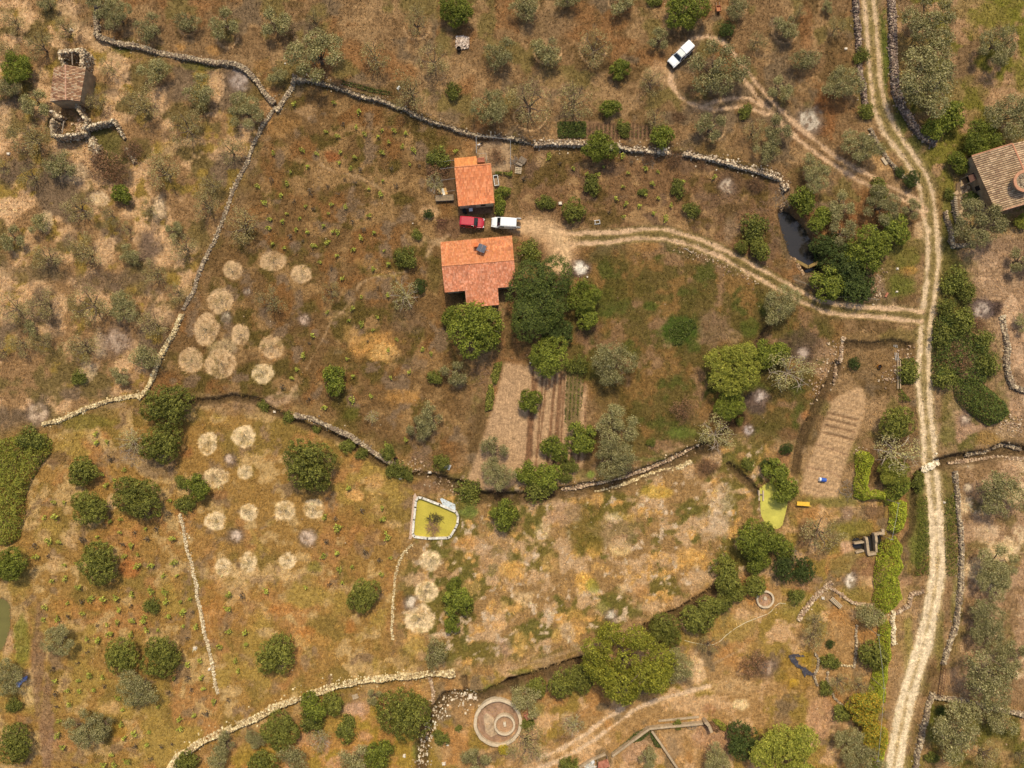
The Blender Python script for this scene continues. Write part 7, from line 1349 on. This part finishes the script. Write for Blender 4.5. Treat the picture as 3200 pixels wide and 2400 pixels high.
B = MB(); B.box((0, 0, .45), (.6, .4, .4)); B.build('engine', BLACKP, mc)
for s in (-1, 1): B = MB(); B.tube((.1, s * .3, .25), (.1, s * .42, .25), .25, n=14); B.build('wheel', BLACKP, mc); B = MB(); B.tube((-.2, s * .15, .6), (-1.0, s * .3, .95), .025); B.build('handlebar', RUST, mc)
im = place('rusty_plough', 'rusty farm implement with curved tines left of the red car', 'farm implement', *zz(1360, 650, 5.027, [(105, 250)])[0])
B = MB(); tyre_ring(B, .5, .035, c=Vector((0, .3, .12))); tyre_ring(B, .42, .03, M=Matrix.Rotation(.5, 3, 'X'), c=Vector((-.2, -.45, .25))); B.build('hoop', RUST, im)
for i in range(6): B = MB(); B.tube((-.8 + .3 * i, -.9, .1), (-.5 + .25 * i, .6, .4), .03); B.build('tine', RUST, im)
B = MB(); B.bar((-.9, .5, .4), (.9, .55, .4), .08); B.build('beam', RUST, im)
# a dog in the pen
dp = G(*Z1(1120, 195)); me = bpy.data.meshes.new('dog'); 
dv = [(0, 0, .42), (.2, 0, .44), (.36, 0, .46), (.45, 0, .58), (.52, 0, .66), (.64, 0, .62), (-.2, 0, .44), (-.3, 0, .44), (-.44, 0, .52), (-.56, .02, .62)]
de = [(0, 1), (1, 2), (2, 3), (3, 4), (4, 5), (0, 6), (6, 7), (7, 8), (8, 9)]; dr = [.11, .13, .12, .08, .09, .045, .1, .11, .03, .018]
for s in (-1, 1):
    for x, j, bk in ((.34, 2, -.02), (-.27, 7, .05)):
        b0 = len(dv); dv += [(x, s * .09, .34), (x - bk * 1.4, s * .1, .18), (x + .01, s * .1, .02), (x + .07, s * .1, .015)]; de += [(j, b0), (b0, b0 + 1), (b0 + 1, b0 + 2), (b0 + 2, b0 + 3)]; dr += [.065, .035, .028, .026]
    b0 = len(dv); dv += [(.5, s * .07, .73), (.47, s * .1, .66)]; de += [(4, b0), (b0, b0 + 1)]; dr += [.03, .02]
me.from_pydata(dv, de, [])
DM = mat('dog_coat', (230, 224, 212), rough=.9, namp=.05); nt = DM.node_tree; tcn = nd(nt, 'ShaderNodeTexCoord'); sx = nd(nt, 'ShaderNodeSeparateXYZ'); nt.links.new(tcn.outputs['Object'], sx.inputs[0])
gt = nd(nt, 'ShaderNodeMath', operation='GREATER_THAN'); gt.inputs[1].default_value = .1; nt.links.new(sx.outputs[0], gt.inputs[0])
mxn = nd(nt, 'ShaderNodeMix', data_type='RGBA'); mxn.inputs[6].default_value = (.012, .011, .01, 1); mxn.inputs[7].default_value = (.75, .71, .64, 1); nt.links.new(gt.outputs[0], mxn.inputs[0]); nt.links.new(mxn.outputs[2], nt.nodes['Principled BSDF'].inputs['Base Color'])
me.materials.append(DM); dog = obj('dog', me, None, dp, math.radians(215)); dog.modifiers.new('skin', 'SKIN')
for i, v in enumerate(me.skin_vertices[0].data): v.radius = (dr[i], dr[i]); v.use_root = i == 0
dog.modifiers.new('sub', 'SUBSURF').render_levels = 1; setp(dog, 'black and white dog standing in the corner of the animal pen', 'dog')
# ------------------------------------------------------------------ scattered things
def drum(px, py, rz, lab, m, r=.3, l=.9, lying=True, capm=None, name='barrel'):
    t = place(name, lab, 'barrel', px, py, rz); B = MB()
    if lying: B.tube((-l / 2, 0, r), (l / 2, 0, r), r, n=18); B.build('shell', m, t); B = MB(); B.tube((-l / 2 - .02, 0, r), (-l / 2 + .25, 0, r), r * 1.02, n=18); B.build('end', capm or m, t)
    else: B.tube((0, 0, -.05), (0, 0, l), r, n=18, cap=False); B.build('shell', m, t); B = MB(); B.tube((0, 0, l * .55), (0, 0, l * .6), r * .96, n=18); B.build('inside', DARK, t)  # dark disc paints the shade down inside an upright drum
BLUE = mat('blue_plastic', (58, 96, 176), rough=.4, namp=.08)
drum(*tile(3, 2, 465, 825), math.radians(-8), 'blue barrel with a white end lying on the ploughed field', BLUE, .34, 1.15, True, WHITE)
drum(*tile(3, 1, 955, 1510), 0, 'orange tub standing on rubble above the ploughed field', mat('orange_plastic', (196, 128, 40), namp=.1), .36, .5, False)
drum(*tile(1, 2, 1210, 645), 0, 'dark rusty drum at the end of the stream wall', RUST, .33, .8, False)
drum(*tile(1, 0, 1755, 437), 0, 'black drum below the square rubble mound', BLACKP, .34, .7, False)
drum(*tile(1, 0, 1240, 778), .8, 'white water can under an olive tree', WHITE, .22, .6, True)
yb = place('yellow_trough', 'long yellow metal trough below the ploughed field', 'trough', *tile(3, 2, 295, 1045), math.radians(-4), .55); YEL = mat('yellow_paint', (232, 182, 62), rough=.5, nscale=3, namp=.15)
B = MB(); B.box((0, 0, 0), (2.3, .1, .3)); B.box((0, .3, -.1), (2.1, .6, .06)); B.build('trough', YEL, yb)
for x in (-.9, .9): B = MB(); B.box((x, .25, -.35), (.08, .4, .5)); B.build('foot', YEL, yb)
cr_ = place('orange_cart', 'rusty orange handcart above the loop track', 'cart', *tile(2, 0, 1775, 92), .1)
B = MB(); B.box((0, 0, .45), (.75, .95, .1)); 
for s in (-1, 1): B.box((s * .36, 0, .6), (.05, .95, .3)); B.box((0, s * .46, .6), (.7, .05, .3))
B.build('tray', mat('orange_rust', (186, 122, 82), namp=.2), cr_); B = MB(); B.tube((-.06, -.6, .2), (.06, -.6, .2), .2, n=14); B.build('wheel', BLACKP, cr_)
for s in (-1, 1): B = MB(); B.tube((s * .25, .3, .4), (s * .28, 1.1, .55), .02); B.build('handle', METAL, cr_); B = MB(); B.tube((s * .25, .35, 0), (s * .25, .35, .42), .025); B.build('leg', METAL, cr_)
fr_ = place('chair_skeleton', 'empty white chair frame lying above the driveway', 'chair frame', *tile(2, 1, 735, 262), .1)
for a, b in (((-.5, -.3, .1), (.5, -.3, .1)), ((-.5, .3, .1), (.5, .3, .1)), ((-.35, -.3, .1), (-.35, .3, .1)), ((.45, -.3, .1), (.45, .3, .1)), ((.45, -.3, .1), (.3, -.3, .5)), ((.45, .3, .1), (.3, .3, .5))): B = MB(); B.bar(a, b, .06); B.build('bar', WHITE, fr_)
pallet(*tile(1, 2, 1660, 712), math.radians(-25), 'white metal grate propped by the small tree above the pool', mat('white_grate', (214, 210, 200), namp=.1), .9, 1.0, 7, .3, .15)
md = place('rubble_mound', 'square mound of pale rubble on the upper field', 'mound', *tile(1, 0, 1785, 375)); rg = np.random.default_rng(8); q_ = rg.uniform(-1, 1, (420, 2)) * 1.05
stones('stones', np.c_[q_, .15 + .45 * (1 - np.max(np.abs(q_), 1))], rg.uniform(.06, .17, 420), md, rg, [(206, 186, 166), (180, 158, 138), (156, 134, 116)]); md['kind'] = 'thing'
for c, r, x, y, s, lab in [(2, 1, 415, 100, .34, 'white boulder between two bushes above the yard'), (0, 0, 620, 262, .3, 'white rock under the olive above the ruin'), (0, 0, 78, 1330, .3, 'pale rock far left below the ruin'), (0, 0, 450, 965, .32, 'round white stone on the stub wall of the ruin'), (1, 2, 1500, 762, .34, 'pale boulder at the stream crossing'), (1, 2, 1250, 815, .28, 'flat white rock below the stream shrubs'), (1, 2, 150, 242, .25, 'white rock in the stream at the grove corner'), (0, 3, 1690, 620, .32, 'flat white rock left of the white stone line'), (0, 3, 1815, 800, .26, 'round white rock touching the white stone line'), (1, 3, 1280, 1550, .3, 'white rock below the big round tree'), (1, 3, 1625, 1620, .34, 'white rock right of the lower stream bed'), (1, 3, 1655, 1455, .26, 'upright white stone right of the lower stream'), (3, 2, 1522, 1022, .24, 'white stone on the right verge of the road'), (1, 3, 1850, 1060, .4, 'large pale block left of the round basin'), (1, 3, 1890, 1075, .36, 'second pale block beside the round basin stream'), (3, 3, 470, 188, .3, 'white squared block below the pale stone row'), (1, 0, 255, 552, .16, 'small white stone above the vineyard corner'), (3, 0, 670, 425, .26, 'pale rock left of the upper road wall'), (3, 1, 930, 318, .26, 'pale rock among shrubs above the verge'), (3, 1, 1117, 662, .22, 'white stone on the grassy verge'), (3, 1, 1110, 862, .22, 'white stone low on the grassy verge'), (2, 1, 158, 1475, .22, 'round white stone at the top of the garden path'), (1, 1, 1355, 272, .13, 'tiny white stone left of the scrap plough'), (2, 1, 650, 735, .16, 'small pale stone below the white ash')]:
    rg = np.random.default_rng(int(x + y)); V = CUBE * (1 + rg.uniform(-.3, .3, (8, 3))) * np.array([s, s * rg.uniform(.7, 1), s * .6]); V[4:, :2] *= .7
    p = G(*tile(c, r, x, y), s * .3); cc = np.array(alb(224, 208, 184)); setp(obj('rock', npmesh('rock', V, CUBEF, STONE, np.tile(cc, (8, 1))), None, p), lab, 'rock', 'pale rocks')
for c, r, x, y, w_, l_, rz, lab, m in [(1, 3, 860, 1037, 1.0, .75, .3, 'tan stone slab lying below the long terrace wall', CONC), (3, 0, 1000, 1395, .5, 1.4, .6, 'pale timber baulk lying by the upper road', PALW), (3, 1, 1020, 890, .3, .8, -.5, 'red brick post fallen by the driveway mouth', BRK), (3, 2, 2, 1, .01, .01, 0, '', None)]:
    if m: B = MB(); B.box((0, 0, .1), (w_, l_, .22), rz); setp(B.build('slab' if m is CONC else 'baulk' if m is PALW else 'fallen_post', m, None, G(*tile(c, r, x, y))), lab, 'slab' if m is CONC else 'timber' if m is PALW else 'post')
def sheet(name, lab, cat, poly, m, seed, amp=.25):
    rng = np.random.default_rng(seed); P = np.array([(W(*p).x, W(*p).y) for p in poly]); x0, y0 = P.min(0) - .1; x1, y1 = P.max(0) + .1; s = .16
    xs, ys = np.arange(x0, x1, s), np.arange(y0, y1, s); X, Y = np.meshgrid(xs, ys); Z = gz(X, Y) + .06 + amp * fbm(X, Y, .5, seed, 3)
    ins = pip(X + .3 * (vn(X, Y, .5, seed) - .5), Y, [tuple(p) for p in P]); v = np.arange(X.size).reshape(X.shape); F = np.stack([v[:-1, :-1], v[:-1, 1:], v[1:, 1:], v[1:, :-1]], -1)[ins[:-1, :-1]]
    u_, inv = np.unique(F, return_inverse=True); V = np.stack([X, Y, Z], -1).reshape(-1, 3)[u_]; o0 = V.mean(0)
    return setp(obj(name, npmesh(name, V - o0, inv.reshape(-1, 4), m), None, o0), lab, cat)
sheet('plastic_sheet', 'crumpled black plastic sheet on the golden grass', 'plastic sheet', tl(3, 3, [(165, 690), (210, 670), (300, 685), (310, 695), (230, 700), (260, 760), (310, 790), (390, 850), (385, 870), (330, 850), (310, 870), (290, 820), (190, 740)]), mat('black_plastic', (70, 66, 70), rough=.35, namp=.25), 3)
sheet('blue_tarp', 'blue and white tarpaulin scrap beside the left edge olive', 'tarpaulin', tl(0, 3, [(135, 930), (180, 890), (240, 860), (250, 880), (200, 920), (170, 960), (140, 960)]), mat('blue_tarp', (126, 140, 186), rough=.5, namp=.3), 4)
def cable(name, lab, pts, r, m, zoff=.05, cat='hose'):
    P = [G(*p, zoff) for p in pts]; o = P[0].copy(); B = MB()
    for a, b in zip(P[:-1], P[1:]): B.tube(a - o, b - o, r, n=5, cap=False)
    setp(B.build(name, m, None, o), lab, cat)
cable('hose', 'thin white hose curving across the lower yard', tl(2, 3, [(1490, 555), (1560, 575), (1620, 585), (1680, 597), (1740, 590), (1800, 560), (1850, 510), (1930, 450), (2020, 400), (2120, 360), (2212, 325)]) + tl(3, 3, [(30, 300), (60, 260), (100, 232), (150, 240)]), .04, mat('white_hose', (228, 214, 178), namp=.05))
for k, pts in enumerate((tl(3, 2, [(1130, 1030), (1105, 1180), (1070, 1345)]), tl(3, 3, [(955, 510), (985, 760), (1005, 970)]), tl(3, 3, [(1005, 970), (980, 1300), (950, 1600)]))):
    P = [W(*p, 4.4) for p in pts]; o = P[0].copy(); B = MB()
    for a, b in zip(P[:-1], P[1:]): B.tube(a - o, b - o, .025, n=5, cap=False)
    setp(B.build('overhead_wire', METAL, None, o), ['upper', 'middle', 'lowest'][k] + ' length of the overhead wire beside the ivy hedges', 'wire')
for k, p in enumerate((tile(3, 2, 1130, 1030), tile(3, 2, 1070, 1345), tile(3, 3, 955, 510), tile(3, 3, 1005, 970), tile(3, 3, 950, 1600))):
    q_ = W(*p, 4.4); z_ = float(gz(q_.x, q_.y)); t = thing('wire_pole', ['topmost', 'second', 'third', 'fourth', 'lowest'][k] + ' thin pole of the overhead wire by the hedges', 'pole', (q_.x, q_.y, z_)); B = MB(); B.tube((0, 0, -.1), (0, 0, 4.5 - z_), .06, .045, 7); B.build('shaft', WOOD, t); B = MB(); B.bar((-.25, 0, 4.4 - z_), (.25, 0, 4.4 - z_), .06); B.build('crossarm', METAL, t)
gt_ = thing('iron_gate', 'rusty iron gate between stone walls right of the road', 'gate', tuple(G(*tile(3, 3, 1490, 775)))); o = gt_.location.copy()
for a, b in (((1490, 775), (1465, 1010)), ((1560, 800), (1525, 1030))): pass
A_, B_ = G(*tile(3, 3, 1495, 780)) - o, G(*tile(3, 3, 1465, 1015)) - o
for i in range(12): p = A_.lerp(B_, i / 11); B = MB(); B.tube((p.x, p.y, p.z - .05), (p.x, p.y, p.z + 1.5), .028 if i % 11 else .06, n=5); B.build('bar' if i % 11 else 'gate_post', RUST, gt_)
for z_ in (.15, .8, 1.45): B = MB(); B.bar(A_ + Vector((0, 0, z_)), B_ + Vector((0, 0, z_)), .05); B.build('rail', RUST, gt_)
fence(tl(3, 1, [(210, 760), (400, 830), (560, 915), (740, 910), (940, 935)]), 0, 1.1, 'dark wire fence between driveway and dark pond', WOOD, 2.4, (.5, .95), name='wire_fence', r=.04)
sl = thing('pond_sluice_wall', 'mossy angled wall at the lower end of the dark pond', 'wall', (0, 0, 0)); MOSS = mat('mossy_wall', (142, 116, 66), nscale=4, namp=.3)
for a, b in (((250, 490), (352, 545)), ((352, 545), (468, 490))): p, q = [W(*v, .1) for v in zz(2400, 640, 2.8, [a, b])]; B = MB(); B.bar((p.x, p.y, -.6), (q.x, q.y, -.6), .5, 1.4); B.build('wall_length', MOSS, sl)
ch = thing('concrete_channel', 'pale concrete irrigation channel left of the road', 'channel', tuple(G(*tile(3, 1, 1125, 1460)))); o = ch.location.copy()
for x in (1112, 1133): a, b = G(*tile(3, 1, x, 1455), .1) - o, G(*tile(3, 2, x + 2, 40), .1) - o; B = MB(); B.bar(a, b, .16, .45); B.build('channel_wall', CONC, ch)
for x in (1095, 1108, 1122): a, b = G(*tile(3, 1, x, 1320), .25) - o, G(*tile(3, 1, x, 1455), .25) - o; B = MB(); B.tube(a, b, .05); B.build('pipe', METAL, ch)
sg = thing('sluice_gate', 'small white concrete sluice at the top of the duckweed pond', 'sluice', tuple(G(*tile(2, 2, 2155, 965)))); 
for x in (-.35, .35): B = MB(); B.box((x, 0, .2), (.22, 1.7, .6)); B.build('cheek_wall', LIME, sg)
B = MB(); B.box((0, .2, .3), (.5, .12, .5)); B.build('gate_board', WOOD, sg)
dwb = thing('driftwood', 'bleached white branch lying by the driveway bend', 'branch', tuple(G(*tile(2, 1, 1480, 490), .06))); o = dwb.location.copy(); P = [G(*p, .08) - o for p in tl(2, 1, [(1480, 488), (1510, 495), (1530, 515), (1565, 520), (1580, 540)])]; B = MB()
for i, (a, b) in enumerate(zip(P[:-1], P[1:])): B.tube(a, b, .09 - .015 * i, .075 - .015 * i, 6)
B.build('bough', BARKP, dwb); B = MB(); B.tube(P[2], P[2] + Vector((.5, -.4, .15)), .04, .02, 5); B.build('twig', BARKP, dwb)

for k, (pts, lab) in enumerate([([(765, 430), (755, 600), (738, 780)], 'long straight kerb inside the lower yard enclosure'), ([(610, 765), (660, 770), (725, 778)], 'short pale kerb joining the long straight kerb'), ([(405, 670), (435, 720), (425, 790), (398, 860), (425, 940)], 'curved low kerb right of the black plastic sheet'), ([(515, 830), (505, 890), (535, 980), (575, 1050), (640, 1110)], 'curved low kerb around the two yard olives')]):
    stone_wall(tl(3, 3, pts), lab, .3, .3, name='yard_kerb', group='low kerbs of the lower yard', pal=YELST if k == 1 else GREYST, seed=80 + k, ss=.11)
ps = place('slatted_crate', 'long slatted timber crate below the pale stone row', 'crate', *tile(3, 3, 580, 225), math.radians(-42))
for i in range(9): B = MB(); B.box(((i - 4) * .26, 0, .42), (.16, .7, .05)); B.build('slat', PALW, ps)
for y in (-.3, .3): B = MB(); B.box((0, y, .2), (2.3, .07, .4)); B.build('side_board', PALW, ps)
